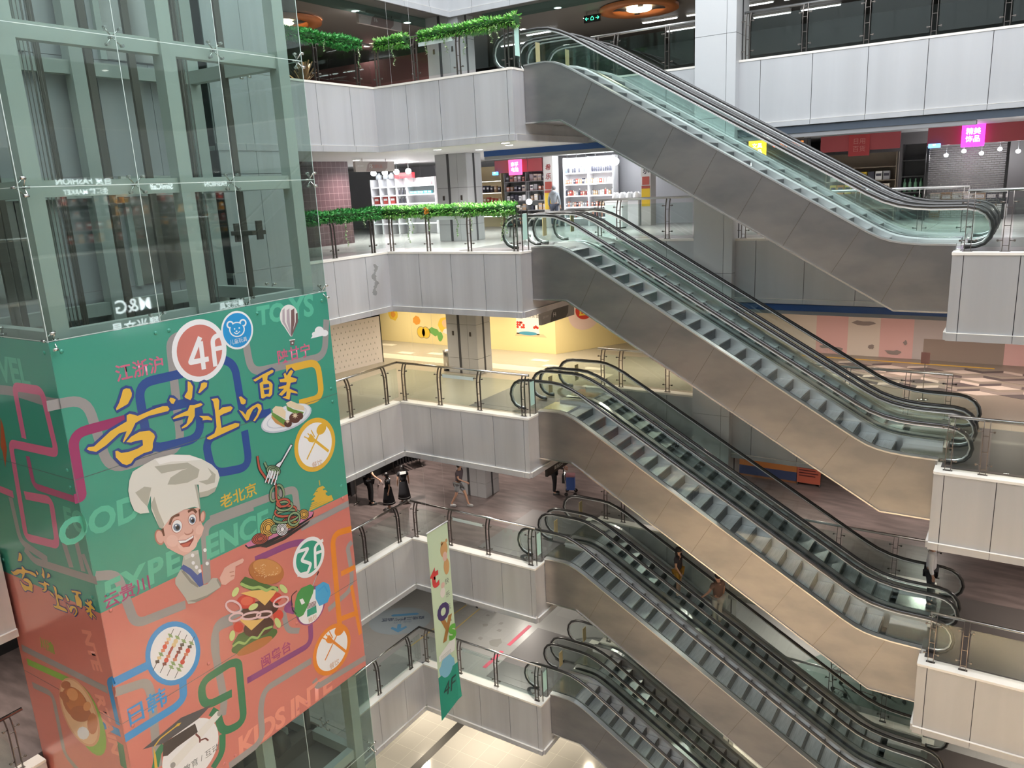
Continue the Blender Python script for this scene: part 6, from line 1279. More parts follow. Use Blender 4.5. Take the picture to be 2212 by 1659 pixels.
m.build('print', pm('board_print', (.10, .02, .02)), t)
MB().box(-.4, -.36, 0, .2, 0, .1).box(.36, .4, 0, .2, 0, .1).build('foot', M['dark'], t)
# clothes racks in the dark
for i, (x, y, a) in enumerate(((-4.3, 1.2, .3), (-4.4, 5.0, 1.2))):
    t = thing('clothes_rack', ('dark clothes rack behind the man with the pale bag', 'dark clothes rack under the slab corner behind the schoolgirls')[i], 'rack', (x, y, z3), a)
    MB().tube([(-.6, 0, .05), (-.6, 0, 1.3), (.6, 0, 1.3), (.6, 0, .05)], .02, 6).tube([(-.6, -.22, .03), (-.6, .22, .03)], .02, 6).tube([(.6, -.22, .03), (.6, .22, .03)], .02, 6).build('frame', M['steel_dark'], t)
    for j in range(9):
        x = -.5+j*.125; m = MB()
        m.prism([(-.2, 1.27), (.2, 1.27), (.22, .85), (.2, .35), (-.2, .35), (-.22, .85)], 'x', x-.03, x+.03); m.build('garment', pm('garment_black', (.012, .012, .014)), t)
# ---------------------------------------------------------------- level with the blue arrow
z2 = Z(2)
m = MB(); u = Vector((.815, .58, 0)); v = Vector((-.58, .815, 0)); c = Vector((-2.5, 1.75, z2+.004))
def fp(a, b, l=0): return c+u*a+v*b+Vector((0, 0, l))
m.add([fp(*p) for p in ell(0, 0, 1.15, .95, 36)], [tuple(range(36))], 0)
pill = [(-.3, .32), (.6, .32), (.68, .4), (.6, .48), (-.3, .48), (-.38, .4)]
m.add([fp(a, b, .001) for a, b in pill], [tuple(range(6))], 1)
arrow = [(-.07, -.25), (.07, -.25), (.07, -.55), (.26, -.4), (.3, -.52), (0, -.82), (-.3, -.52), (-.26, -.4), (-.07, -.55)]
m.add([fp(a, b, .001) for a, b in arrow[:3]+arrow[3:]], [tuple(range(9))], 1)
fl = struct(m.build('floor_sticker', [pm('sticker_pale', (.28, .32, .35)), pm('sticker_blue', (.10, .26, .44))]), 'round floor sticker with a blue arrow', 'floor')
lettering('floor_lettering', '商场二楼饰品区', .23, pm('sticker_ink', (.05, .07, .12)), basis(fp(.1, .13, .002), -u, -v), fl, bold=.006)
lettering('floor_lettering', '由此上行', .17, pm('sticker_mid', (.12, .19, .28)), basis(fp(.1, -.1, .002), -u, -v), fl)
m = MB()
for a, b in (((-1.0, 3.0), (-.95, 4.0)), ((-.95, 4.0), (-.35, 4.0)), ((-.35, 4.0), (-.3, 1.6)), ((-1.0, 3.0), (-1.05, .6))):
    m.bar((*a, z2+.003), (*b, z2+.003), (0, 0, 1), .003, .05)
struct(m.build('floor_line', pm('line_yellow', (.50, .36, .12))), 'yellow taped rectangle on the floor with the blue arrow', 'floor')
m = MB()
m.box(1.9, 2.04, .8, 1.9, z2, z2+.004).box(1.9, 2.04, 2.3, 3.75, z2, z2+.004)
o = struct(m.build('floor_line', pm('line_red', (.55, .09, .14))), 'red floor tape beside the dark plate', 'floor')
m = MB(); rr = random.Random(9)
for cx, cy, r in ((.5, 3.0, .14), (.95, 3.35, .12), (1.15, 2.95, .13), (.85, 2.2, .13), (1.5, 2.2, .3), (.2, 3.6, .08)):
    k = 8; m.add([(cx+r*math.cos(2*PI*i/k)*rr.uniform(.5, 1.1), cy+r*math.sin(2*PI*i/k)*rr.uniform(.5, 1.1), z2+.002) for i in range(k)], [tuple(range(k))])
struct(m.build('floor_stain', pm('floor_patch', (.22, .215, .20))), 'worn dark patches on the floor beside the red tape', 'floor')
struct(MB().box(5.2, 22, 9.0, 9.1, z2, z2+2.84).build('wall_back', M['dark']), 'dark wall behind the level with the blue arrow', 'wall')
struct(MB().prism([(10.2, 4.6), (14.6, 4.6), (14.6, 8.6), (12.4, 8.6)], 'z', z2-.002, z2+.004).build('floor_inlay', pm('floor_teal', (.13, .17, .155), .4)), 'grey-green floor wedge behind the escalators', 'floor')
def trolley(label, x, y, a):
    t = thing('folded_trolley', label, 'trolley', (x, y, z2), a, 'trolleys parked behind the escalators')
    m = MB()
    for s in (-.22, .22): m.tube([(s, 0, .12), (s, .1, .95), (s, .0, 1.02)], .014, 6); m.tube([(s, 0, .12), (s, -.45, .14)], .014, 6)
    m.tube([(-.22, 0, 1.02), (.22, 0, 1.02)], .016, 6)
    for i in range(5): m.tube([(-.22, .02+.015*i, .3+.13*i), (.22, .02+.015*i, .3+.13*i)], .008, 5)
    m.build('frame', M['steel_dark'], t)
    for s in (-.22, .22):
        for yy_ in (0, -.42): MB().tube([(s-.02, yy_, .06), (s+.02, yy_, .06)], .06, 10).build('wheel', M['rubber'], t)
    return t
for i in range(4): trolley('dark folded trolley on the grey-green floor behind the escalators', 12.2+i*.75, 5.2+i*.2, 1.2+.1*i)
struct(MB().box(4.7, 20, 8.5, 8.6, Z(1), Z(1)+2.84).build('wall_back', M['grey']), 'grey wall behind the ground floor', 'wall')
t = thing('charger_plug', 'white plug on a lead at the foot of the panelled edge, white ground floor', 'plug', (4.1, -.28, Z(1)))
MB().box(-.1, .1, -.08, .08, .0, .1).build('adapter', M['white'], t, bevel=.01)
MB().tube([(-.1, 0, .05), (-.5, .05, .02), (-1.2, .12, .02), (-2.2, .1, .02), (-3.2, .15, .02)], .012, 6).build('lead', M['white'], t)

# ---------------------------------------------------------------- hanging floor signs
sg = mat('sign_grey', (.36, .34, .34), .5); sgd = pm('sign_dark', (.10, .095, .095))
def floor_sign(label, x, y0, y1, z0, z1, txt, tabm, zc, basem=sg):
    t = thing('hanging_sign', label, 'sign', (x, (y0+y1)/2, z0)); L = y1-y0; h = z1-z0
    MB().box(-.05, .05, -L/2, L/2, 0, h).build('panel', basem, t)
    tab = [(-.25*L, 0.005), (-.2*L, h*.7), (-.13*L, h-.01), (.32*L, h-.01), (.30*L, h*.35), (.22*L, .005)]
    m = MB(); m.add([(.052, a, b) for a, b in tab], [tuple(range(6))]); m.build('tab', tabm, t)
    lettering('lettering', txt, h*.5, M['white'], basis((.055, -.12*L, h*.5), (0, 1, 0), (0, 0, 1)), t)
    for yq in (-.3*L, .3*L): MB().tube([(0, yq, h), (0, yq, zc-z0)], .008, 6).build('hanger', M['steel_dark'], t)
    lettering('small_print', '出口 EXIT', h*.2, M['white'], basis((.055, -.38*L, h*.55), (0, 1, 0), (0, 0, 1)), t)
    return t
floor_sign('grey hanging sign reading F4 under the landing slab', 4.0, 1.95, 3.98, -2.33, -1.94, 'F4', sgd, -1.76)
floor_sign('pale hanging sign reading F5 under the top floor slab', -3.0, 2.1, 4.05, 2.42, 2.75, 'F5', pm('sign_taupe', (.33, .25, .24)), 2.84, mat('sign_pale', (.52, .47, .45), .5))
lettering('small_print', '文具礼品', .13, pm('sign_red', (.45, .16, .14)), basis((-2.94, 3.15, 2.58), (0, 1, 0), (0, 0, 1)))['kind'] = 'structure'
floor_sign('pale hanging sign reading F6 under the dark top ceiling', -1.5, 1.25, 3.2, 6.66, 6.98, 'F6', pm('sign_taupe', (.33, .25, .24)), 7.05, mat('sign_pale_b', (.58, .54, .53), .5))
t = thing('hanging_sign', 'black hanging sign with white print above the woman with the trolley', 'sign', (4.0, 2.95, -7.1))
MB().box(-.04, .04, -1.0, 1.0, 0, .27).build('panel', M['black'], t)
lettering('lettering', '商场出口 F3', .14, M['white'], basis((.043, -.2, .14), (0, 1, 0), (0, 0, 1)), t)
for yq in (-.6, .6): MB().tube([(0, yq, .27), (0, yq, .74)], .008, 6).build('hanger', M['steel_dark'], t)
# green exit sign and round wooden ceiling lamps on the top floor
t = thing('exit_sign', 'green lit running-man exit sign under the dark top ceiling', 'sign', (3.45, 6.9, 6.72))
MB().box(-.3, .3, -.03, .03, 0, .22).build('case', M['black'], t)
lettering('lettering', '← ⌂ →', .17, mat('exit_green', (.02, .5, .2), .5, emit=((.05, 1, .4), 2.5)), basis((0, -.034, .11), (1, 0, 0), (0, 0, 1)), t)
for xq in (-.2, .2): MB().tube([(xq, 0, .22), (xq, 0, .33)], .008, 6).build('hanger', M['steel_dark'], t)
ow = mat('ring_orange_wood', (.50, .17, .05), .45); wl = mat('warm_lens', (1, .9, .7), .5, emit=((1, .74, .45), 7))
def ringlamp(label, x, y):
    t = thing('ring_lamp', label, 'ceiling lamp', (x, y, 6.93), 0, 'round orange lamps of the top floor')
    MB().lathe((0, 0, 0), [(1.25, .1), (1.25, 0), (.85, 0), (.8, .06), (.8, .12)], 40).build('ring', ow, t)
    MB().lathe((0, 0, 0), [(.001, 0), (.36, 0), (.40, .03), (.40, .1)], 32).build('lens', wl, t)
    for i in range(4):
        m = MB(); a = i*PI/2+.5; m.bar((.38*math.cos(a), .38*math.sin(a), .05), (.84*math.cos(a), .84*math.sin(a), .05), (0, 0, 1), .04, .16)
        m.build('spoke', M['dark'], t)
    l = bpy.data.lights.new('lamp', 'SPOT'); l.energy = 300; l.color = (1, .8, .55); l.spot_size = 2.8; l.spot_blend = 1; l.shadow_soft_size = .3
    o = link(bpy.data.objects.new('lamp', l)); o.location = (0, 0, -.05); o.parent = t
ringlamp('round orange ceiling lamp with a glowing centre, beside the green exit sign', 4.85, 7.4)
ringlamp('round orange ceiling lamp half hidden by the lift tower', -4.2, .7)
def tube_light(label, x, y, z, L, grp, a=0, power=40):
    t = thing('tube_light', label, 'ceiling lamp', (x, y, z), a, grp)
    MB().box(-L/2, L/2, -.05, .05, .03, .09).build('case', M['white'], t)
    MB().box(-L/2+.03, L/2-.03, -.03, .03, 0, .03).build('tube', M['lens_dim'], t)
    return t
rr = random.Random(2)
for i in range(9):
    tube_light('long white tube light in the dark back of the top floor', 4.6+1.6*(i % 5), 9.7+2.2*(i//5), 6.96, 1.3, 'tube lights of the top floor')
for i in range(5): tube_light('white tube light over the back of the top floor, beyond the garlands', -7+1.9*i, 8.5+1.2*(i % 2), 6.96, 1.3, 'tube lights beyond the garlands')
# shopfronts, far back of the top floor
struct(MB().box(-13.9, 23.9, 14.9, 15.0, Z(6), 7.05).build('wall_back', pm('top_back', (.13, .16, .16), .4)), 'dark back wall of the top floor', 'wall')
struct(MB().box(-9, -2.6, 6.0, 6.2, Z(6), Z(6)+1.9).build('wall_top_pink', pm('pink_block', (.22, .10, .10), .5)), 'dark pink block behind the garland on the top floor', 'wall')
# ---------------------------------------------------------------- shops of the cosmetics floor
z5 = 0.0; Y5 = 11.0
tile = grid_mat('pink_wall_tile', (.115, .058, .066), (.28, .19, .20), .22, .22, .010, .3, axes=(1, 2), noise=.12)
struct(MB().box(-5.4, -4.6, -3.5, 3.45, 0, 2.84).build('wall_tile', tile), 'dark pink tiled wall block beside the lift', 'wall')
struct(MB().box(-14, 5.2, 12.4, 12.5, 0, 2.84).build('wall_back', pm('shop_back', (.52, .52, .55), .5)), 'pale back wall of the lit shops', 'wall')
struct(MB().box(5.25, 9.3, 11.6, 11.7, 0, 2.84).build('wall_back', pm('shop_dark', (.085, .09, .1), .35)), 'dark shut shopfront beyond the column', 'wall')
struct(MB().box(9.3, 24, 13.5, 13.6, 0, 2.84).build('wall_back', pm('shop_dim', (.16, .15, .15), .5)), 'dim back wall of the shuttered shops', 'wall')
redm = mat('sign_red_board', (.36, .065, .075), .45)
def sign_board(label, x0, x1, z0, z1, y=Y5):
    t = thing('shop_sign', label, 'sign', ((x0+x1)/2, y, z0)); w = x1-x0
    MB().box(-w/2, w/2, 0, .14, 0, z1-z0).build('board', redm, t)
    return t
def lightbox(label, x, y, z0, w, h, rows, col, strength, tcol=(1, 1, 1), parent=None):
    t = thing('light_box', label, 'sign', (x, y, z0))
    MB().box(-w/2, w/2, -.1, 0, 0, h).build('case', mat('box_glow', col, .4, emit=(col, strength)), t, bevel=.015)
    tm = mat('box_text', tcol, .4, emit=(tcol, strength*1.6))
    for i, r in enumerate(rows): lettering('lettering', r, h*.30, tm, basis((0, -.105, h*(.67-.34*i)), (1, 0, 0), (0, 0, 1)), t, bold=.003)
    MB().box(-w*.3, w*.3, 0, .12, h-.12, h-.04).build('bracket', M['steel_dark'], t)
    return t
sign_board('dark red shop sign left of the pale pillar, over the crowded shelves', -3.4, -1.08, 2.27, 2.78)
lightbox('pink lit box sign on the red sign board near the pale pillar', -2.27, 10.9, 2.16, .62, .62, ('南孚', '电池'), (1, .10, .30), 1.0)
b = sign_board('dark red unlit shop sign with dull red lettering over the yellow goods', 9.78, 12.2, 2.29, 2.8)
MB().box(-.32, .32, -.03, 0, -.17, .5).build('name_plate', mat('name_red', (.40, .045, .05), .45), b)
for i, r in enumerate(('日用', '百货')): lettering('lettering', r, .2, pm('dull_pink', (.55, .22, .20)), basis((0, -.036, .28-.24*i), (1, 0, 0), (0, 0, 1)), b)
sign_board('dark red shop sign over the closed roller grille', 12.98, 15.75, 2.29, 2.84)
lightbox('magenta lit box sign over the closed roller grille', 14.23, 10.9, 2.19, .62, .66, ('精美', '饰品'), (.85, .05, .85), 1.3)
lightbox('yellow lit box sign seen through the top escalator', 7.72, 10.9, 2.24, .6, .6, ('文具', '礼品'), (1, .62, .02), 1.1)
t = thing('led_sign', 'black sign with orange dot-matrix lettering under the back edge', 'sign', (8.8, 10.7, 2.82-.05))
MB().box(-.62, .62, -.05, .05, -.3, 0).build('case', M['dark'], t)
lettering('lettering', '← 安全出口', .2, mat('led_orange', (1, .2, .05), .5, emit=((1, .18, .04), 1.6)), basis((0, -.055, -.15), (1, 0, 0), (0, 0, 1)), t, bold=.004)
MB().box(-.5, .5, -.02, .02, 0, .06).build('hanger', M['steel_dark'], t)
lightbox('small blue lit sign at the edge of the grille sign', 13.2, 10.9, 2.22, .34, .13, ('营业',), (.15, .4, 1), 1.6)
lightbox('small blue lit sign at the edge of the crowded shelves', -3.28, 10.9, 2.2, .26, .14, ('营业',), (.1, .35, 1), 1.6)
# pillars with calligraphy and yellow posters
def shop_pillar(label, x0, x1, chars, red):
    t = thing('shop_pillar', label, 'pillar', ((x0+x1)/2, Y5, 0)); w = x1-x0
    MB().box(-w/2, w/2, 0, .5, 0, 2.82).build('shaft', pm('pillar_paint', (.60, .58, .56)), t)
    for i, ch in enumerate(chars): lettering('lettering', ch, .26, red, basis((0, -.004, 2.38-.36*i), (1, 0, 0), (0, 0, 1)), t, bold=.005, shear=.15)
    MB().box(-w*.36, w*.36, -.012, 0, 1.52, 1.82).build('small_notice', pm('notice_red', (.40, .08, .06)), t)
    MB().box(-w*.42, w*.42, -.02, 0, .72, 1.38).box(-w*.42, w*.42, -.022, 0, 1.38, 1.48, 1).build('poster', [pm('poster_yellow', (.75, .50, .03)), pm('notice_red', (.40, .08, .06))], t)
    return t
shop_pillar('pale pillar with dark red calligraphy and yellow poster beside the bright shelves', -1.02, -.58, ('希', '乐'), pm('ink_red', (.28, .03, .03)))
shop_pillar('pale pillar with a black calligraphy sign and yellow poster, half behind the escalator', 3.28, 3.68, ('', '尔'), pm('ink_black', (.04, .04, .05)))
# shelf units
def shelf_unit(name, label, x0, x1, y, zs, ztop, m, glow=0, depth=.5, divs=()):
    t = thing(name, label, 'shelf', ((x0+x1)/2, y, 0)); w = x1-x0
    MB().box(-w/2, w/2, depth-.02, depth, 0, ztop).build('back_panel', m, t)
    for s in (-1, 1): MB().box(min(s*w/2, s*(w/2-.03)), max(s*w/2, s*(w/2-.03)), 0, depth, 0, ztop).build('side_panel', m, t)
    for d in divs: MB().box(d-(x0+x1)/2-.015, d-(x0+x1)/2+.015, 0, depth, 0, ztop).build('divider', m, t)
    for z in zs:
        o = MB().box(-w/2+.03, w/2-.03, 0, depth-.02, z-.03, z).build('shelf', m, t)
        if glow: MB().box(-w/2+.05, w/2-.05, .01, .05, z-.05, z-.03).build('light_strip', mat('strip_glow', (1, 1, 1), .5, emit=((.93, .97, 1), glow)), o)
    return t
whitem = pm('shelf_white', (.82, .82, .84), .35)
ROWS = (.35, .78, 1.22, 1.68, 2.12)
shelf_unit('display_shelf', 'brightly lit white cosmetics shelves with packed bottles', -.3, 1.95, 11.35, ROWS, 2.72, whitem, glow=2.2, divs=(.83,))
shelf_unit('display_shelf', 'crowded dark shelves under the red sign with the pink box', -3.3, -1.08, 11.5, (.3, .7, 1.1, 1.5, 1.9), 2.25, pm('shelf_grey', (.20, .20, .20), .5), divs=(-2.2,))
shelf_unit('display_shelf', 'white shelf edged in yellow left of the crowded shelves', -5.0, -3.5, 11.6, (.5, 1.0, 1.5, 2.0), 2.6, pm('shelf_yellowish', (.75, .62, .38), .5), glow=2)
shelf_unit('display_shelf', 'long white counter shelf under four bright lamps, behind the garland', -7.7, -4.25, 7.9, (.45, .85, 1.25, 1.6, 1.95), 2.25, whitem, glow=.7, divs=(-7.2, -6.75, -6.3, -5.75))
shelf_unit('display_shelf', 'dim shelf of yellow and orange boxes under the dull red sign', 9.9, 12.1, 11.4, (.4, .9, 1.32, 1.75), 2.2, pm('shelf_brown', (.24, .19, .14), .5))
shelf_unit('display_shelf', 'narrow dark shelf of green goods between the two red signs', 12.25, 12.95, 11.3, (.4, .9, 1.4, 1.9), 2.4, pm('shelf_black', (.05, .05, .05), .5))
# goods
def bottle_mesh(h, r, m, capm):
    b = MB(); b.lathe((0, 0, 0), [(.001, 0), (r, 0), (r, h*.68), (r*.45, h*.78), (r*.45, h*.84)], 8, 0).lathe((0, 0, 0), [(r*.5, h*.84), (r*.5, h), (.001, h)], 8, 1)
    return b.mesh('bottle', [m, capm])
def box_mesh(w, d, h, m, m2):
    b = MB(); b.box(-w/2, w/2, 0, d, 0, h, 0).box(-w/2*.8, w/2*.8, -.003, 0, h*.45, h*.75, 1)
    return b.mesh('carton', [m, m2])
GC = [pm('goods_%s' % n, c, .4) for n, c in (('dark', (.05, .05, .07)), ('steelblue', (.20, .26, .34)), ('red', (.42, .07, .06)), ('salmon', (.62, .28, .20)), ('cream', (.72, .66, .56)), ('tan', (.45, .30, .18)), ('grey', (.35, .35, .37)), ('green', (.12, .26, .16)), ('white', (.8, .8, .8)), ('yellow', (.72, .52, .05)), ('orange', (.66, .28, .04)), ('teal', (.10, .38, .44)))]
BM = [bottle_mesh(.24, .038, GC[c], GC[d]) for c, d in ((0, 8), (1, 8), (6, 0), (3, 8), (4, 2), (2, 4))]
CM = [box_mesh(.085, .12, .2, GC[c], GC[d]) for c, d in ((3, 8), (4, 6), (6, 8), (2, 4), (5, 4), (0, 8))]
rr = random.Random(11)
def put(me, name, label, cat, grp, x, y, z, s=1.0):
    o = link(bpy.data.objects.new(name, me)); o.location = (x, y, z); o.scale = (s, s, s)
    tag(o, label, cat, grp); return o
for r, z in enumerate(ROWS):
    for i in range(22):
        x = -.22+i*.098
        if abs(x-.83) < .05: continue
        if r in (4, 0) or (r == 2 and i % 3 == 0): put(BM[rr.choice([0, 1, 2, 0] if r == 4 else [3, 5, 0, 2])], 'bottle', 'small bottle on the brightly lit white cosmetics shelves', 'bottle', 'bottles on the lit cosmetics shelves', x, 11.5, z, rr.uniform(.85, 1.15))
        else: put(CM[rr.choice([0, 1, 2, 3, 4, 5, 2])], 'carton', 'small carton on the brightly lit white cosmetics shelves', 'box', 'cartons on the lit cosmetics shelves', x, 11.44, z, rr.uniform(.75, 1.05))
for r, z in enumerate((.3, .7, 1.1, 1.5, 1.9)):
    for i in range(11):
        x = -3.18+i*.2
        if abs(x+2.2) < .07: continue
        put(box_mesh(.15, .2, .24, GC[rr.choice([0, 6, 4, 5, 8, 3])], GC[rr.choice([8, 6, 0])]), 'carton', 'carton on the crowded dark shelves beside the pale pillar', 'box', 'cartons on the crowded dark shelves', x, 11.6, z, rr.uniform(.7, 1.15))
for r, z in enumerate((1.0, 1.5)):
    for i in range(6): put(CM[rr.choice([3, 4, 5])], 'book', 'upright book on the yellow-edged shelf', 'book', 'books on the yellow-edged shelf', -4.7+i*.2, 11.7, z, rr.uniform(1.1, 1.5))
for i in range(6):
    put(box_mesh(.28, .2, .19, GC[11], GC[8]), 'storage_box', 'teal storage box on the long white counter shelf', 'box', 'teal boxes on the long white shelf', -5.55+i*.2 if i < 3 else -5.0+(i-3)*.2, 7.98, 1.6, .62)
    put(box_mesh(.28, .2, .19, pm('goods_mauve', (.50, .36, .40), .4), GC[8]), 'storage_box', 'mauve storage box on the top of the long white counter shelf', 'box', 'mauve boxes on the long white shelf', -5.55+i*.2 if i < 3 else -5.0+(i-3)*.2, 7.98, 1.95, .62)
for i in range(6): put(BM[0], 'tumbler', 'dark tumbler in the narrow bay of the long white shelf', 'cup', 'tumblers in the narrow bay', -6.2+i % 3*.17, 8.0, (1.6, 1.25)[i//3], 1.0)
for i in range(3): put(box_mesh(.3, .2, .36, GC[2], GC[8]), 'carton', 'dark red carton at the end of the long white counter shelf', 'box', 'red cartons on the long white shelf', (-7.5, -7.0, -6.6)[i], 8.0, 1.25, .8)
put(box_mesh(.9, .2, .22, pm('goods_bright_red', (.70, .03, .04), .4), GC[2]), 'gift_box', 'bright red box lying on top of the long white shelf', 'box', None, -5.9, 7.95, 2.25)
for i in range(3): put(bottle_mesh(.26, .14, pm('bowl_grey', (.4, .42, .44), .25), GC[6]), 'glass_jar', 'round glass jar on top of the long white shelf', 'jar', 'jars on the long white shelf', (-7.3, -6.9, -6.6)[i], 8.05, 2.25)
for i in range(8):
    put(box_mesh(.2, .24, .3, GC[(9, 10, 9, 5, 10, 8, 9, 4)[i]], GC[0]), 'carton', 'yellow or orange carton on the dim shelf under the dull red sign', 'box', 'cartons on the dim shelf', 10.15+i*.235, 11.46, (.9, 1.32)[0], 1)
    put(box_mesh(.2, .24, .28, GC[(8, 8, 4, 9, 9, 0, 8, 6)[i]], GC[0]), 'carton', 'pale carton on the upper row of the dim shelf under the dull red sign', 'box', 'upper cartons on the dim shelf', 10.15+i*.235, 11.46, 1.32, 1)
for i in range(8): put(bottle_mesh(.42, .05, GC[7], GC[7]), 'green_bottle', 'tall green bottle on the narrow dark shelf between the red signs', 'bottle', 'green bottles on the narrow dark shelf', 12.36+(i % 4)*.16, 11.42, (.4, .9)[i//4], 1)
# kitchenware on the counter right of the lit shelves
t = thing('shop_counter', 'pale counter stacked with white kettles right of the lit shelves', 'counter', (2.6, 10.9, 0))
MB().box(-.65, .6, 0, .5, 0, .95).build('body', whitem, t); MB().box(-.68, .63, -.03, .53, .95, 1.0).build('top', pm('counter_top', (.5, .5, .52), .3), t)
km = MB().lathe((0, 0, 0), [(.001, 0), (.09, 0), (.1, .05), (.075, .2), (.05, .23), (.001, .25)], 12).tube([(.08, 0, .19), (.16, 0, .17), (.15, 0, .06), (.09, 0, .04)], .012, 6).mesh('kettle', [GC[8]])
for i in range(8): put(km, 'kettle', 'white kettle on the counter right of the lit shelves', 'kettle', 'kettles on the counter', 2.15+(i % 4)*.3, 11.05+.22*(i//4), 1.0, 1.15)
t = thing('freezer_cabinet', 'pale blue-white cabinet standing before the counter', 'cabinet', (2.9, 9.6, 0))
MB().box(-.35, .35, -.25, .25, .04, .95).build('body', pm('cab_white', (.75, .82, .84), .3), t, bevel=.01); MB().box(-.36, .36, -.27, .26, .95, 1.0).build('lid', whitem, t); MB().box(-.3, .3, -.2, .2, 0, .04).build('base', M['dark'], t)
# bright pendant lamps over the shops
glob = mat('globe_glow', (1, 1, 1), .5, emit=((.92, .96, 1), 11))
def pendant(label, x, y, z, r, grp, pw):
    t = thing('pendant_lamp', label, 'lamp', (x, y, z), 0, grp)
    MB().ball((0, 0, 0), r, 14, sc=(1, 1, .9)).build('globe', glob, t)
    MB().tube([(0, 0, r*.85), (0, 0, 2.84-z)], .01, 6).build('cord', M['dark'], t)
    l = bpy.data.lights.new('lamp', 'POINT'); l.energy = pw; l.color = (.95, .97, 1); l.shadow_soft_size = r
    o = link(bpy.data.objects.new('lamp', l)); o.parent = t; o.location = (0, -r-.12, -r*.6)
for i in range(6): pendant('glowing globe lamp over the lit cosmetics shelves', .1+.42*i, 11.0, 2.45, .17, 'globe lamps over the cosmetics shelves', 9)
for i in range(4): pendant('glowing lamp in the row over the long white counter shelf', -7.0+.62*i, 7.4, 2.5, .12, 'lamps over the long white shelf', 9)
pendant('single glowing lamp among the crowded dark shelves', -1.7, 10.9, 1.05, .13, None, 14)
for i in range(3): tube_light('long white tube light above the cosmetics shelves', .4+1.35*i, 6.6, 2.74, 1.3, 'tube lights over the shop aisle')
for i in range(5): pendant('small white lamp behind the closed roller grille', 13.4+.5*i, 12.6, 2.0+.1*(i % 2), .07, 'lamps behind the grille', 9)
# roller grille
t = thing('roller_grille', 'closed metal roller grille of a dim shop under the magenta sign', 'shutter', (14.1, 11.1, 0))
m = MB()
for i in range(34): m.tube([(-1.05, 0, .08+i*.065), (1.05, 0, .08+i*.065)], .008, 5)
for i in range(15):
    for j in range(17): m.tube([(-1.02+i*.146, 0, .08+j*.13), (-1.02+i*.146, 0, .08+j*.13+.065)], .006, 4)
    for j in range(16): m.tube([(-.95+i*.146, 0, .145+j*.13), (-.95+i*.146, 0, .145+j*.13+.065)], .006, 4)
m.build('grille', pm('grille_steel', (.42, .40, .38), .35, metal=.8), t)
for s in (-1.08, 1.08): MB().box(s-.04, s+.04, -.05, .05, 0, 2.28).build('guide', M['black'], t)
rr = random.Random(21)
for i in range(14):
    put(box_mesh(.3, .3, .4, GC[rr.choice([0, 5, 6, 8, 4])], GC[8]), 'carton', 'carton stacked in the dim shop behind the roller grille', 'box', 'cartons behind the grille', 13.2+(i % 7)*.32, 12.3, .0 if i < 7 else .42, 1)
# people are added below
# ---------------------------------------------------------------- leaf garlands on the railings
lcore = mat('leaf_core', (.015, .07, .012), .8)
lg = [mat('leaf_bright', (.17, .52, .08), .5), mat('leaf_mid', (.08, .32, .05), .5), mat('leaf_light', (.36, .62, .18), .5), lcore]
lg2 = [mat('leaf_deep', (.08, .43, .10), .5), mat('leaf_deep_mid', (.05, .27, .07), .5), mat('leaf_fresh', (.18, .52, .16), .5), lcore]
vg = [mat('vine_leaf', (.22, .36, .16), .5), mat('vine_leaf_pale', (.50, .56, .36), .5)]
def leaf(m, p, d, up, L, w, mi):
    d = d.normalized(); s = d.cross(up).normalized()*w
    m.add([p, p+d*L*.5+s, p+d*L, p+d*L*.5-s], [(0, 1, 2, 3)], mi)
def garland(label, p0, p1, z, mats_, n, rad=.155, vines=(), flower=None, seed=1, lean=(0, 0)):
    r = random.Random(seed); p0 = Vector((*p0, z+1.13)); p1 = Vector((*p1, z+1.13)); d = p1-p0; L = d.length; u = d/L
    a = Vector((0, 0, 1)); b = u.cross(a).normalized()
    t = thing('leaf_garland', label, 'garland', p0, 0, 'leaf garlands on the railings')
    m = MB(); m.tube([u*(L*i/12) for i in range(13)], rad*.68, 10, 3)
    for i in range(n):
        s = r.random()*L; th = r.random()*2*PI; rr_ = rad*(.75+.3*r.random())*(1+.18*math.sin(s*5+seed))
        nrm = a*math.sin(th)+b*math.cos(th); p = u*s+nrm*rr_*.85
        leaf(m, p, nrm*.8+u*r.uniform(-.8, .8)+a*r.uniform(-.5, .3), u if abs(nrm.z) > .5 else a, r.uniform(.07, .11), .024, r.choice((0, 0, 1, 2)))
    m.build('foliage', mats_, t)
    for s, ln in vines:
        vm = MB(); pts = []; q = u*s+b*(-rad*.9 if False else rad*.9)-a*.05
        for i in range(int(ln/.05)+1):
            pts.append(q+Vector((0, 0, -.05*i))+u*.025*math.sin(i*.9+s)+b*.02*math.sin(i*.6))
        vm.tube(pts, .006, 4, 0)
        for p in pts[1:]:
            for _ in range(3): leaf(vm, p, Vector((r.uniform(-1, 1), r.uniform(-1, 1), r.uniform(-1, .2))), a, r.uniform(.05, .08), .025, r.choice((0, 0, 1)))
        vm.build('hanging_vine', vg, t)
    if flower is not None:
        fm_ = MB()
        for i in range(9): fm_.ball(u*(flower+r.uniform(-.07, .07))+b*rad*1.05+a*r.uniform(-.1, .1), .035, 7)
        fm_.build('orange_flower', pm('flower_orange', (.85, .28, .03)), t)
    return t
zz6, zz5 = Z(6), 0
garland('green leaf garland on the top floor railing next to the lift', (-.26, -3.25), (-.26, -.15), zz6, lg2, 2600, vines=((.3, .35), (1.6, .3), (2.9, .55)), seed=2)
garland('short green garland at the inner corner of the top floor railing', (.02, .24), (1.12, .24), zz6, lg, 900, vines=((.72, .6),), seed=3)
garland('long green garland on the top floor railing ending at the top escalator', (1.6, .24), (4.72, .24), zz6, lg, 2200, vines=((.3, .4), (.95, .45), (1.55, .62), (2.4, .4), (2.6, .35)), seed=4)
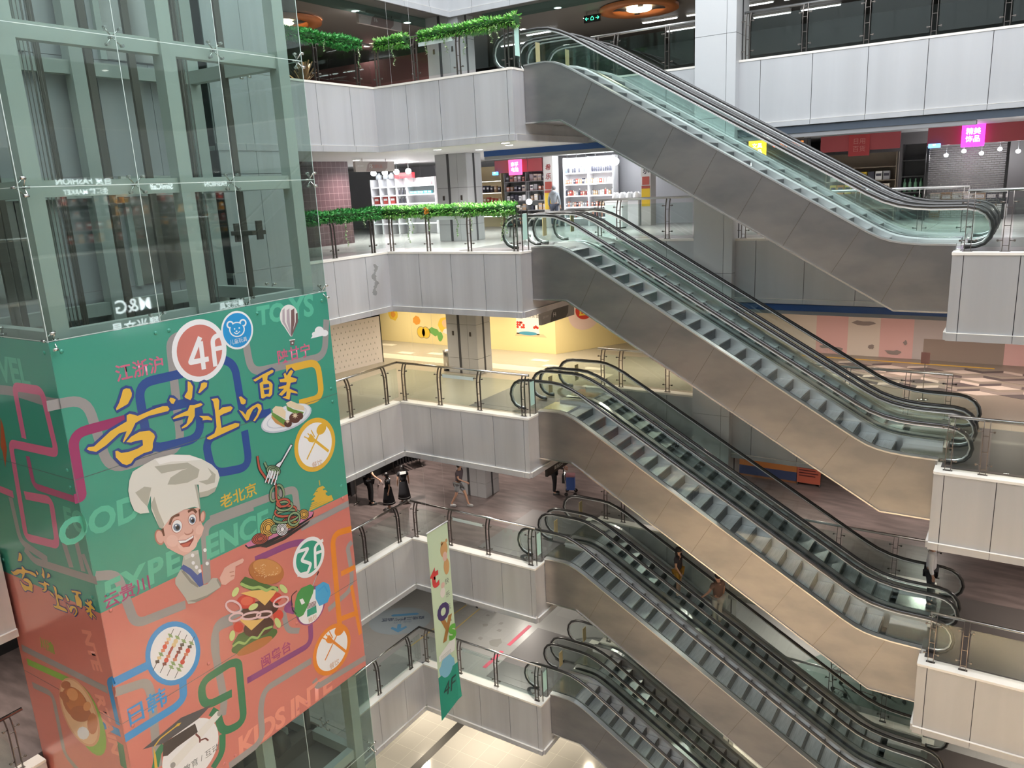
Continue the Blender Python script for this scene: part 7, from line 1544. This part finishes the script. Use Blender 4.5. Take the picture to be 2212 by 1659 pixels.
garland('green leaf garland on the cosmetics-floor railing next to the lift', (-.26, -3.25), (-.26, .2), zz5, lg2, 2600, vines=((1.75, .75), (2.5, .35)), seed=5)
garland('long green garland with an orange flower on the cosmetics-floor railing', (-.2, .24), (4.45, .24), zz5, lg, 3200, vines=((1.0, .8), (1.15, .5), (1.75, .45), (2.75, .7), (3.25, .5), (4.25, .75), (4.38, .6)), flower=1.72, seed=6)
# dried palm fronds behind the top garland
t = thing('palm_fronds', 'bunch of dried brown palm fronds behind the top garland by the lift', 'plant', (-3.4, .6, Z(6)))
MB().lathe((0, 0, 0), [(.001, 0), (.22, 0), (.28, .5), (.26, .5), (.001, .45)], 16).build('pot', pm('pot_dark', (.07, .05, .04)), t)
m = MB(); r = random.Random(4)
for i in range(60):
    a = r.uniform(0, 2*PI); h = r.uniform(.7, 1.15); o = r.uniform(.1, .6); e = Vector((math.cos(a)*o, math.sin(a)*o, h))
    m.bar((0, 0, .45), e, (math.sin(a), -math.cos(a), .1), .05, .004)
m.build('fronds', pm('dry_frond', (.30, .20, .10)), t)
# ---------------------------------------------------------------- hanging toy banner
BX_, BY0, BY1, BZ0, BZ1 = 2.5, -2.17, -1.23, -13.68, -7.62
t = thing('hanging_banner', 'pale green vertical banner with coloured toy lettering and a teal 4F foot', 'banner', (BX_, (BY0+BY1)/2, BZ0))
bo = Vector(t.location); bw = BY1-BY0; bh = BZ1-BZ0
def bp_(y, z, l=0): return Vector((.004+.0008*l+.035*math.sin(z*1.1)*.0, y, z))
m = MB()
def panel(m, z0, z1, mi):
    n = 8
    for i in range(n):
        ya, yb = -bw/2+bw*i/n, -bw/2+bw*(i+1)/n; xa, xb = .018*math.sin(ya*6), .018*math.sin(yb*6)
        if z0 > .5: xa = xb = 0
        m.add([(xa, ya, z0), (xb, yb, z0), (xb, yb, z1), (xa, ya, z1), (xa-.006, ya, z0), (xb-.006, yb, z0), (xb-.006, yb, z1), (xa-.006, ya, z1)], [(0, 1, 2, 3), (7, 6, 5, 4), (0, 4, 5, 1), (3, 2, 6, 7)], mi)
panel(m, 1.45, bh, 0)
ft = [(-bw/2, 0), (bw/2-.1, .2), (bw/2-.1, 1.45), (-bw/2, 1.45)]
m.add([(.0, *q) for q in ft]+[(-.006, *q) for q in ft], [(0, 1, 2, 3), (7, 6, 5, 4)], 1)
fc = [(0, bw/2-.1, .2), (.06, bw/2+.02, .27), (.0, bw/2, 1.45), (0, bw/2-.1, 1.45)]
m.add(fc+[(q[0]-.006, q[1], q[2]) for q in fc], [(0, 1, 2, 3), (7, 6, 5, 4)], 1)
m.build('cloth', [pm('banner_green', (.56, .70, .50)), pm('banner_teal', (.01, .28, .20))], t)
MB().tube([(0, -bw/2-.02, bh), (0, bw/2+.02, bh)], .02, 8).build('rod', M['white'], t)
BL = lambda y, z, l=1: (.004+.0006*l+.0, y, z)
for ch, y, z, s, c in (('t', -.29, 4.62, .95, (.60, .05, .05)), ('o', -.02, 3.48, 1.05, (.06, .04, .14)), ('y', .1, 2.98, 1.0, (.36, .18, .05)), ('s', .33, 2.62, .95, (.12, .42, .06))):
    lettering('toy_lettering', ch, s, pm('toy_'+ch, c), basis(BL(y, z, 1+z), (0, 1, -.05), (0, 0, 1)), t, bold=.035)
for i, ch in enumerate('快乐玩具'): lettering('caption', ch, .2, pm('banner_ink', (.16, .18, .16)), basis(BL(.25, 4.25-.42*i, 2), (0, 1, 0), (0, 0, 1)), t)
lettering('floor_lettering', '4F', .62, pm('banner_dark', (.02, .05, .045)), basis((.012, -.03, .88), (0, 1, 0), (0, 0, 1)), t, shear=.2)
m = MB()
fan(m, [(-.38, 2.1), (-.38, 1.92), (.36, 1.92), (.42, 2.1), (.42, 2.3), (.3, 2.36), (-.2, 2.18)], lambda y, z: BL(y, z, 3), 0)
for i in range(3): fan(m, [(-.3, 2.03-.05*i), (.2, 2.03-.05*i), (.2, 2.05-.05*i), (-.3, 2.05-.05*i)], lambda y, z: BL(y, z, 4), 1)
m.build('caption', [pm('banner_white', (.78, .80, .78)), pm('banner_grey', (.5, .52, .5))], t)
m = MB()   # plain toy figures
fan(m, ell(.22, 5.28, .17, .24), lambda y, z: BL(y, z, 2), 0); fan(m, ell(.24, 5.05, .10, .15), lambda y, z: BL(y, z, 3), 1); fan(m, ell(.28, 4.72, .13, .26), lambda y, z: BL(y, z, 2), 0)
for dy in (-.1, .12): fan(m, ell(.24+dy, 5.5, .05, .06), lambda y, z: BL(y, z, 2), 0)
fan(m, ell(.02, 4.0, .12, .16), lambda y, z: BL(y, z, 2), 2); fan(m, ell(.05, 4.22, .09, .09), lambda y, z: BL(y, z, 3), 1)
fan(m, [(-.38, 1.46), (-.42, 1.7), (-.2, 1.85), (.1, 1.86), (.3, 1.7), (.34, 1.46)], lambda y, z: BL(y, z, 3), 3); fan(m, ell(-.05, 1.62, .3, .36), lambda y, z: BL(y, z, 2), 3)
m.build('toy_figure', [pm('toy_tan', (.58, .34, .14)), pm('toy_skin', (.70, .48, .42)), pm('toy_white', (.74, .70, .66)), pm('toy_blue', (.20, .48, .66))], t)
for y in (-bw/2+.05, bw/2-.05): MB().tube([(0, y, bh), (0, y, 14.75-BZ0)], .0015, 4).build('cord', M['white'], t)
# ---------------------------------------------------------------- ceiling lamps
def downlight(x, y, z, label, power, col=(1, .95, .88), r=.11, lamp=True, ang=150):
    t = thing('downlight', label, 'ceiling lamp', (x, y, z))
    MB().lathe((0, 0, 0), [(r*1.25, 0), (r*1.25, -.012), (r, -.014), (r, 0)], 16).build('trim_ring', M['white'], t)
    MB().lathe((0, 0, -.006), [(0.001, 0), (r, 0), (r*.98, -.01), (.001, -.012)], 16).build('lens', M['lens'], t)
    if lamp:
        l = bpy.data.lights.new('lamp', 'SPOT'); l.energy = power; l.color = col; l.spot_size = math.radians(ang); l.spot_blend = 1; l.shadow_soft_size = .09
        l.energy *= 4.5; o = link(bpy.data.objects.new('lamp', l)); o.location = (0, 0, -.06); o.parent = t
    return t
def lamps(k, pts, power, col, grp):
    zc = (Z(k+1)-1.76) if k < 6 else 7.05
    for x, y in pts:
        where = 'unseen far rim (added to brighten the metal)' if (y < -17 or x > 20) else 'landing' if (0 < x < 4.7 and 0 < y < 4) else 'lift-side walkway' if (x < 0 and y < 3.5) else 'back aisle' if x < 8 else 'pale-column aisle'
        downlight(x, y, zc, f'round recessed downlight over the {where} on the {LVL[k]}', power, col)['group'] = f'{grp}, {where}'
lamps(6, [(-3.45, 1.5), (-1.75, 3.86), (-1.7, 1.4), (2.9, 5.6), (2.83, 7.7), (.3, 7.7), (-5.5, 6), (-4, -4), (11, 7), (15, 7)], 55, (1, .96, .9), 'downlights over the top floor')
lamps(5, [(-3.7, 2.95), (-4.75, 4.2), (-5.1, 7.5), (-4.2, 5.75), (-1.6, 7.2), (1.5, 7.5), (4.5, 7.5), (9, 9), (11.5, 7.2), (14, 8.6), (17, 8), (3.99, .55), (1.65, 2.68), (3.39, 1.67), (1.35, 1.0), (-3, -5), (-3, -10), (17.5, 3)], 60, (1, .97, .92), 'downlights over the cosmetics-shop floor')
lamps(4, [(-6, 6), (-3, 6.2), (0, 6.2), (2.2, 6.4), (2.3, 2.2), (-2.2, 2.0), (-2.4, -4), (-2.4, -10), (6, 6.5), (17.5, 3)], 60, (1, .89, .71), 'downlights over the yellow-walled floor')
lamps(4, [(10, 8), (13, 8), (16, 8)], 60, (1, .90, .80), 'downlights over the yellow-walled floor')
lamps(3, [(-4, 5), (0, 6.5), (2.3, 2.0), (-2.4, 1.5), (-2.4, -6), (-2.4, -12), (5, 7.5), (11, 7), (14, 9), (17.5, 3)], 60, (1, .90, .80), 'downlights over the brown-floored level')
lamps(2, [(0, 6.5), (2.3, 2.0), (-2.4, -6), (5, 7.5), (11, 7), (17.5, 3)], 60, (1, .93, .82), 'downlights over the level with the blue arrow')
lamps(1, [(-3, 3), (1, 2.2), (-2.4, -3), (-2.4, -9), (3, 6), (8, 7), (12, 7), (17, 3)], 110, (1, .84, .62), 'downlights over the white ground floor')

# unseen lamps added on the viewer and east sides to brighten the metal's reflections
for k in (1, 2, 3, 4, 5, 6):
    warm = ((1, .70, .42), (1, .72, .45), (1, .82, .62), (1, .84, .64), (1, .95, .9), (1, .97, .95))[k-1]; pw = (900, 300, 130, 60, 45, 45)[k-1]
    lamps(k, [(2.5, -19), (7, -19), (12, -19), (17, -19), (22.3, -13), (22.3, -8), (22.3, -3), (22.3, 2)], pw, warm, 'unseen lamps added on the far rim over the '+LVL[k])
lamps(2, [(-2.6, .2)], 22, (1, .93, .82), 'downlights over the level with the blue arrow')  # extra downlight added to brighten the floor round the arrow sticker
# ---------------------------------------------------------------- shopfronts across the atrium, seen as reflections in the lift glass
def east_sign(label, y, z, rows, size, col, strength, x=22.4):
    t = thing('shopfront_sign', label, 'sign', (x, y, z))
    tm = mat('sign_glow', col, .4, emit=(col, strength))
    h = size*1.35*len(rows)
    MB().box(0, .12, -size*1.9, size*1.9, -h/2-.1, h/2+.1).build('board', M['dark'], t)
    for i, r in enumerate(rows):
        s = size if i == 0 else size*.72
        lettering('lettering', r, s, tm, basis((-.01, 0, h/2-size*.55-i*size*1.15), (0, -1, 0), (0, 0, 1)), t, bold=.008)
    MB().box(.12, .2, -.1, .1, -.1, h/2+3).build('bracket', M['steel_dark'], t) if False else None
    return t
for z5_, nm in ((0, 'cosmetics-shop'), (Z(4), 'yellow-walled')):
    struct(MB().box(22.5, 22.6, -17, 8, z5_, z5_+2.84).build('wall_east_shop', M['dark']), f'dark shopfront wall across the atrium, {nm} floor', 'wall')
east_sign('white lit stationery sign across the atrium, reflected over the teal wrap', 1.6, -3.1, ('M&G', '晨光文具'), .8, (.9, .95, 1), 6)
east_sign('smaller white lit stationery sign across the atrium, reflected by the bear badge', 6.6, -3.0, ('M&G', '晨光文具'), .5, (.9, .95, 1), 5)
east_sign('white lit two-line sign across the atrium, reflected in the upper lift glass', .4, 2.45, ('百货 FASHION', '生活馆 MARKET'), .36, (.9, .95, 1), 5)
east_sign('white lit single-line sign across the atrium, reflected mid-glass', 3.8, 2.4, ('SimiCall',), .34, (.9, .95, 1), 7)
east_sign('white lit sign across the atrium, reflected at the edge of the lift glass', 6.6, 2.45, ('FASHION',), .30, (.9, .95, 1), 6)
rr = random.Random(31)
t = thing('display_shelf', 'shop shelf of red and dark goods across the atrium, reflected in the lift glass', 'shelf', (22.45, 3, .3))
for z in (0, .5, 1.0, 1.5): MB().box(-.4, 0, -4, 4, z, z+.04).build('shelf', M['grey'], t)
for y in (-4, 0, 4): MB().box(-.4, 0, y-.03, y+.03, -.3, 1.9).build('upright', M['grey'], t)
gm = box_mesh(.2, .3, .32, GC[2], GC[8]), box_mesh(.2, .3, .36, GC[0], GC[6]), box_mesh(.2, .3, .28, GC[6], GC[3]), box_mesh(.2, .3, .34, GC[10], GC[4])
for z in (.04, .54, 1.04, 1.54):
    for i in range(18):
        if min(abs(-.75+i*.43-q) for q in (-1, 3, 7)) < .16: continue
        o = put(rr.choice(gm), 'carton', 'carton on the shop shelf across the atrium', 'box', 'cartons across the atrium', 22.06, -.75+i*.43, .3+z, 1); o.rotation_euler.z = -PI/2
for i in range(4):
    l = bpy.data.lights.new('lamp', 'SPOT'); l.energy = 220; l.color = (1, .97, .92); l.spot_size = 2.4; l.spot_blend = 1; l.shadow_soft_size = .1
    o = link(bpy.data.objects.new('shop_lamp', l)); o.location = (21.6, -1+2.4*i, 2.75)
# ---------------------------------------------------------------- people
SKIN = pm('skin_tone', (.52, .30, .21), .5); HAIRM = pm('hair_black', (.012, .010, .010), .45)
def skin_mesh(chains, name, sub=1):
    """one continuous surface grown round joined chains of (point, radius)"""
    vs, rs, es, idx = [], [], [], {}
    for ch in chains:
        prev = None
        for p, r in ch:
            key = tuple(round(c, 4) for c in p)
            if key not in idx: idx[key] = len(vs); vs.append(p); rs.append(r)
            i = idx[key]
            if prev is not None and prev != i: es.append((prev, i))
            prev = i
    me = bpy.data.meshes.new(name); me.from_pydata([tuple(v) for v in vs], es, [])
    o = bpy.data.objects.new(name, me); COL.objects.link(o)
    md = o.modifiers.new('skin', 'SKIN'); md.use_smooth_shade = True
    sv = me.skin_vertices[0].data if me.skin_vertices else None
    if sv is None:
        bm = bmesh.new(); bm.from_mesh(me); bm.verts.layers.skin.verify(); bm.to_mesh(me); bm.free(); sv = me.skin_vertices[0].data
    for i, r in enumerate(rs): sv[i].radius = (r, r) if not isinstance(r, tuple) else r
    sv[0].use_root = True
    s = o.modifiers.new('sub', 'SUBSURF'); s.levels = sub; s.render_levels = sub
    dg = bpy.context.evaluated_depsgraph_get(); out = bpy.data.meshes.new_from_object(o.evaluated_get(dg))
    bpy.data.objects.remove(o); out.name = name
    return out
def V(x, y, z): return Vector((x, y, z))
def person(label, loc, rz, hgt, top, legs, hair='short', shoes=(.02, .02, .02), armL=None, armR=None, step=0.0, skirt=None, shorts=None, lean=0.0, hood=False, cap=None, mask=False, collar=False, sleeve='short', seated=False):
    t = thing('person', label, 'person', loc, rz)
    k = hgt/1.70
    pel = V(0, 0, .93); chest = V(0, lean*.8, 1.30); neck = V(0, lean, 1.46); 
    hL, hR = V(-.095, 0, .90), V(.095, 0, .90)
    if seated:
        pel = V(0, 0, .52); chest = V(0, .02, .90); neck = V(0, .04, 1.06); hL, hR = V(-.095, 0, .50), V(.095, 0, .50)
        kL, kR = V(-.11, .42, .52), V(.11, .42, .50); aL, aR = V(-.11, .45, .09), V(.11, .5, .09)
    else:
        kL, kR = V(-.10, .03+step*.55, .50), V(.10, .03-step*.35, .50); aL, aR = V(-.10, step, .085+abs(step)*.02), V(.10, -step, .085+abs(step)*.10)
    dz = neck.z-1.46
    sL, sR = V(-.175, lean*.95, 1.40+dz), V(.175, lean*.95, 1.40+dz)
    armL = armL or (V(-.235, .0, 1.13+dz), V(-.25, .06, .90+dz)); armR = armR or (V(.235, .0, 1.13+dz), V(.25, .06, .90+dz))
    def hand(wr, el, s):
        d = (wr-el).normalized(); side = d.cross(V(0, 1, 0) if abs(d.y) < .8 else V(0, 0, 1)).normalized(); f = side.cross(d).normalized()
        pl = wr+d*.075; ch = [[(wr, .024), (pl, (.034, .022))]]
        for i, (o, L) in enumerate(((-.027, .062), (-.009, .074), (.009, .070), (.026, .055))):
            b = pl+f*o; ch.append([(pl, (.034, .022)), (b+d*.02, .0095), (b+d*L*.7+side*.008, .009), (b+d*L+side*.022, .0075)])
        ch.append([(wr, .024), (wr+d*.03+f*.03*s, .011), (wr+d*.065+f*.045*s+side*.01, .0085)])
        return ch
    head = neck+V(0, .015, .105)
    chains = [[(pel, (.13, .10)), (V(0, lean*.4, pel.z+.2), (.125, .095)), (chest, (.15, .105)), (neck, .052), (head, .082), (head+V(0, .012, .06), (.086, .095)), (head+V(0, .0, .125), .062)],
              [(chest, (.15, .105)), (sL, .055), (armL[0], .04), (armL[1], .024)], [(chest, (.15, .105)), (sR, .055), (armR[0], .04), (armR[1], .024)],
              [(pel, (.13, .10)), (hL, .09), (kL, .055), (aL, .036), (aL+V(0, .13, -.045), .03)], [(pel, (.13, .10)), (hR, .09), (kR, .055), (aR, .036), (aR+V(0, .13, -.045), .03)]]
    chains += hand(armL[1], armL[0], 1)+hand(armR[1], armR[0], 1)
    body = link(bpy.data.objects.new('body', skin_mesh(chains, 'body'))); body.data.materials.append(SKIN); body.parent = t; body.scale = (k, k, k)
    def part(name, me, m):
        me.materials.clear(); me.materials.append(m); o = link(bpy.data.objects.new(name, me)); o.parent = t; o.scale = (k, k, k); return o
    tm = pm('cloth_'+'_'.join(str(round(c*1000)) for c in top), top, .8)
    el = .55 if sleeve == 'short' else 1.0
    def lerp(a, b, f): return a+(b-a)*f
    sh = [[(pel+V(0, 0, -.03), (.165, .135)), (V(0, lean*.4, pel.z+.2), (.158, .125)), (chest, (.178, .135)), (neck+V(0, 0, -.03), .066)]]
    for s_, a_ in ((sL, armL), (sR, armR)):
        c_ = [(chest, (.178, .135)), (s_, .078)]
        if sleeve == 'short': c_ += [(lerp(s_, a_[0], .6), .066)]
        else: c_ += [(a_[0], .062), (lerp(a_[0], a_[1], .92), .046)]
        sh.append(c_)
    part('shirt', skin_mesh(sh, 'shirt'), tm)
    lm = pm('cloth_'+'_'.join(str(round(c*1000)) for c in legs), legs, .8) if legs else None
    if skirt:
        z0 = skirt; m = MB(); zt_ = pel.z+.1
        m.lathe((0, lean*.3, 0), [(.165, zt_), (.19, pel.z-.1), (.235, (z0+pel.z)/2-.05), (.285, z0), (.275, z0), (.18, pel.z-.1)], 22)
        o = part('skirt', m.mesh('skirt', tm), tm)
        m = MB().lathe((0, lean*.3, 0), [(.272, z0+.06), (.276, z0+.085)], 22); part('hem_stripe', m.mesh('hem_stripe', M['white']), M['white'])
    elif legs:
        tr = []
        for h_, kn, an in ((hL, kL, aL), (hR, kR, aR)):
            c_ = [(pel+V(0, 0, .02), (.16, .13)), (h_, .115), (lerp(h_, kn, .8) if shorts else kn, .092 if shorts else .078)]
            if not shorts: c_.append((an+V(0, 0, .02), .06))
            tr.append(c_)
        part('shorts' if shorts else 'trousers', skin_mesh(tr, 'trousers'), lm)
    sm = pm('shoe_'+'_'.join(str(round(c*1000)) for c in shoes), shoes, .5)
    for a_ in (aL, aR):
        m = MB(); m.ball(a_+V(0, .07, -.04), .07, 12, sc=(.62, 1.75, .62)); m.box(a_.x-.04, a_.x+.04, a_.y-.04, a_.y+.18, a_.z-.085, a_.z-.065)
        part('shoe', m.mesh('shoe', sm), sm)
    # face and hair
    hc = head+V(0, .012, .055)
    if cap is None and not hood:
        m = MB(); m.ball(hc+V(0, -.018, .022), .102, 14, sc=(.93, 1.02, 1.03))
        if hair == 'long': m.ball(hc+V(0, -.06, -.11), .085, 12, sc=(1.1, .75, 1.9))
        if hair == 'bob': m.ball(hc+V(0, -.035, -.05), .105, 12, sc=(1.05, .85, 1.1))
        part('hair', m.mesh('hair', HAIRM), HAIRM)
    elif cap is not None:
        cm_ = pm('cap_cloth', cap, .7); m = MB(); m.ball(hc+V(0, -.005, .04), .104, 14, sc=(.93, 1.05, .85)); m.obox(hc+V(0, .13, .05), V(.07, 0, 0), V(0, .06, -.012), V(0, 0, .006))
        part('cap', m.mesh('cap', cm_), cm_)
        m = MB(); m.ball(hc+V(0, -.03, -.01), .095, 12); part('hair', m.mesh('hair', HAIRM), HAIRM)
    if hood:
        m = MB(); m.ball(neck+V(0, -.07, .0), .12, 12, sc=(1.1, .8, .8)); part('hood', m.mesh('hood', tm), tm)
        m = MB(); m.ball(hc+V(0, -.018, .022), .102, 14, sc=(.93, 1.02, 1.03)); gm_ = pm('hair_grey', (.16, .16, .165), .6); part('hair', m.mesh('hair', gm_), gm_)
    m = MB()
    for s in (-1, 1): m.ball(hc+V(s*.033, .088, .0), .011, 6)
    part('eye', m.mesh('eye', M['black']), M['black'])
    m = MB().ball(hc+V(0, .10, -.03), .015, 6, sc=(.8, 1, 1.4)); part('nose', m.mesh('nose', SKIN), SKIN)
    m = MB().box(-.025, .025, hc.y+.086, hc.y+.094, hc.z-.066, hc.z-.056); lipm = pm('lip', (.36, .12, .10)); part('mouth', m.mesh('mouth', lipm), lipm)
    if mask:
        m = MB().ball(hc+V(0, .06, -.05), .062, 10, sc=(1.0, .75, .85)); mm = pm('mask', (.55, .62, .68)); part('mask', m.mesh('mask', mm), mm)
    if collar:
        m = MB(); m.obox(neck+V(0, -.10, -.05), V(.13, 0, 0), V(0, .012, .06), V(0, .05, -.012)*.3); m.obox(neck+V(0, .09, -.06), V(.03, 0, 0), V(0, .01, .03), V(0, .012, 0)); part('sailor_collar', m.mesh('collar', M['white']), M['white'])
    return t
zf = Z(3)
person('girl in a black sailor dress with white collar and hem stripe, beside the man', (-2.27, 1.5, zf), 2.6, 1.36, (.012, .012, .016), None, 'bob', (.3, .28, .27), skirt=.30, collar=True)
person('taller girl in a black sailor dress, facing the dark racks', (-2.2, 2.25, zf), .9, 1.40, (.013, .013, .017), None, 'bob', (.3, .25, .22), skirt=.22, collar=True)
person('man in black shirt and black trousers, holding a pale bag on the brown floor', (-3.2, 1.55, zf), -.5, 1.72, (.014, .014, .016), (.013, .013, .015), 'short', (.04, .04, .04), armR=(V(.25, .10, 1.15), V(.28, .27, .98)))
t = thing('shopping_bag', 'pale pink bag held by the man in black', 'bag', (-2.78, 1.72, zf+.28))
m = MB(); m.add([(-.16, -.07, 0), (.16, -.07, 0), (.16, .07, 0), (-.16, .07, 0), (-.13, -.05, .5), (.13, -.05, .5), (.13, .05, .5), (-.13, .05, .5)], [(3, 2, 1, 0), (0, 1, 5, 4), (1, 2, 6, 5), (2, 3, 7, 6), (3, 0, 4, 7)])
m.build('body', pm('bag_pink', (.55, .44, .43), .6), t); MB().tube([(-.08, 0, .5), (-.03, 0, .66), (.03, 0, .66), (.08, 0, .5)], .01, 6).build('handle', pm('bag_pink', (.55, .44, .43)), t)
person('walker in dark grey shirt, pale shorts and pale cap, striding towards the column', (-.16, 2.85, zf), -1.35, 1.62, (.11, .085, .10), (.30, .31, .33), 'short', (.5, .5, .5), step=.30, shorts=True, cap=(.62, .64, .78), armR=(V(.22, .10, 1.16), V(.16, .36, 1.05)), armL=(V(-.25, -.06, 1.15), V(-.24, -.16, .95)), lean=.06)
person('woman in black top and black trousers pushing the blue trolley', (2.28, 5.32, zf), -1.15, 1.62, (.03, .03, .034), (.012, .012, .014), 'bob', (.05, .05, .05), sleeve='long', armL=(V(-.22, .16, 1.15), V(-.14, .42, 1.06)), armR=(V(.22, .16, 1.15), V(.14, .42, 1.06)))
t = thing('shopping_trolley', 'small shopping trolley with a blue box bag, pushed by the woman in black', 'trolley', (2.82, 5.55, zf), -1.15)
MB().box(-.19, .19, -.13, .17, .22, .72).build('box_bag', pm('trolley_blue', (.04, .09, .30), .6), t, bevel=.02)
MB().box(-.20, .20, -.14, .18, .72, .75).build('lid', pm('trolley_lid', (.30, .14, .16), .6), t)
m = MB()
for s in (-.16, .16): m.tube([(s, .18, .1), (s, -.16, .2), (s, -.2, 1.0)], .012, 6)
m.tube([(-.16, -.2, 1.0), (.16, -.2, 1.0)], .014, 6); m.build('frame', M['steel'], t)
for s in (-.2, .2):
    for y in (-.14, .18): MB().tube([(s-.015, y, .07), (s+.015, y, .07)], .07, 12).build('wheel', M['rubber'], t)
t = thing('handbag', 'small black bag hanging on the handle of the blue trolley', 'bag', (2.60, 5.46, zf+.45), -1.15)
MB().box(-.12, .12, -.05, .05, 0, .3).tube([(-.09, 0, .3), (-.03, 0, .55), (.03, 0, .55), (.09, 0, .3)], .008, 5).build('body', M['black'], t, bevel=.01)
# on the farther escalators
def on_step(k, x): return Z(k)+at_x(STEPL, x)+.002     # x = middle of a tread (5.55 + 0.4 n)
person('rider in black top and mustard skirt going down the farther escalator', (7.95, 2.86, on_step(3, 7.95)), -1.57, 1.60, (.025, .022, .03), (.42, .22, .03), 'long', (.05, .05, .05), skirt=None, shorts=True, armR=(V(.24, .02, 1.14), V(.22, .14, .95)))
person('rider in a brown shirt, pale trousers and a mask going down the farther escalator', (9.15, 2.95, on_step(3, 9.15)), -1.57+2.6, 1.68, (.17, .105, .085), (.55, .52, .46), 'short', (.5, .5, .5), mask=True, armL=(V(-.30, .05, 1.16), V(-.44, .16, 1.0)))
person('person in a white shirt at the foot of the farther escalator', (14.62, 2.95, Z(3)+.009), -1.57, 1.78, (.80, .80, .84), (.03, .03, .035), 'short', (.05, .05, .05), sleeve='long')
person('person in a grey hooded jacket seen from behind before the lit cosmetics shelves', (-.42, 10.75, 0), .15, 1.62, (.30, .33, .36), (.06, .07, .10), 'short', (.1, .1, .1), sleeve='long', hood=True)
t = thing('stool', 'low green stool under the seated person behind the garland', 'stool', (.85, 5.6, 0), .4)
MB().lathe((0, 0, .40), [(.001, 0), (.17, 0), (.17, .04), (.001, .04)], 16).build('seat', pm('stool_green', (.04, .14, .10)), t)
for i in range(4):
    a = PI/4+i*PI/2; MB().tube([(.1*math.cos(a), .1*math.sin(a), .40), (.16*math.cos(a), .16*math.sin(a), 0)], .015, 6).build('leg', M['steel_dark'], t)
person('person in dark shorts sitting on the green stool behind the garland', (.85, 5.6, 0), -1.2, 1.62, (.30, .25, .26), (.02, .02, .022), 'short', (.5, .5, .5), seated=True, shorts=True)
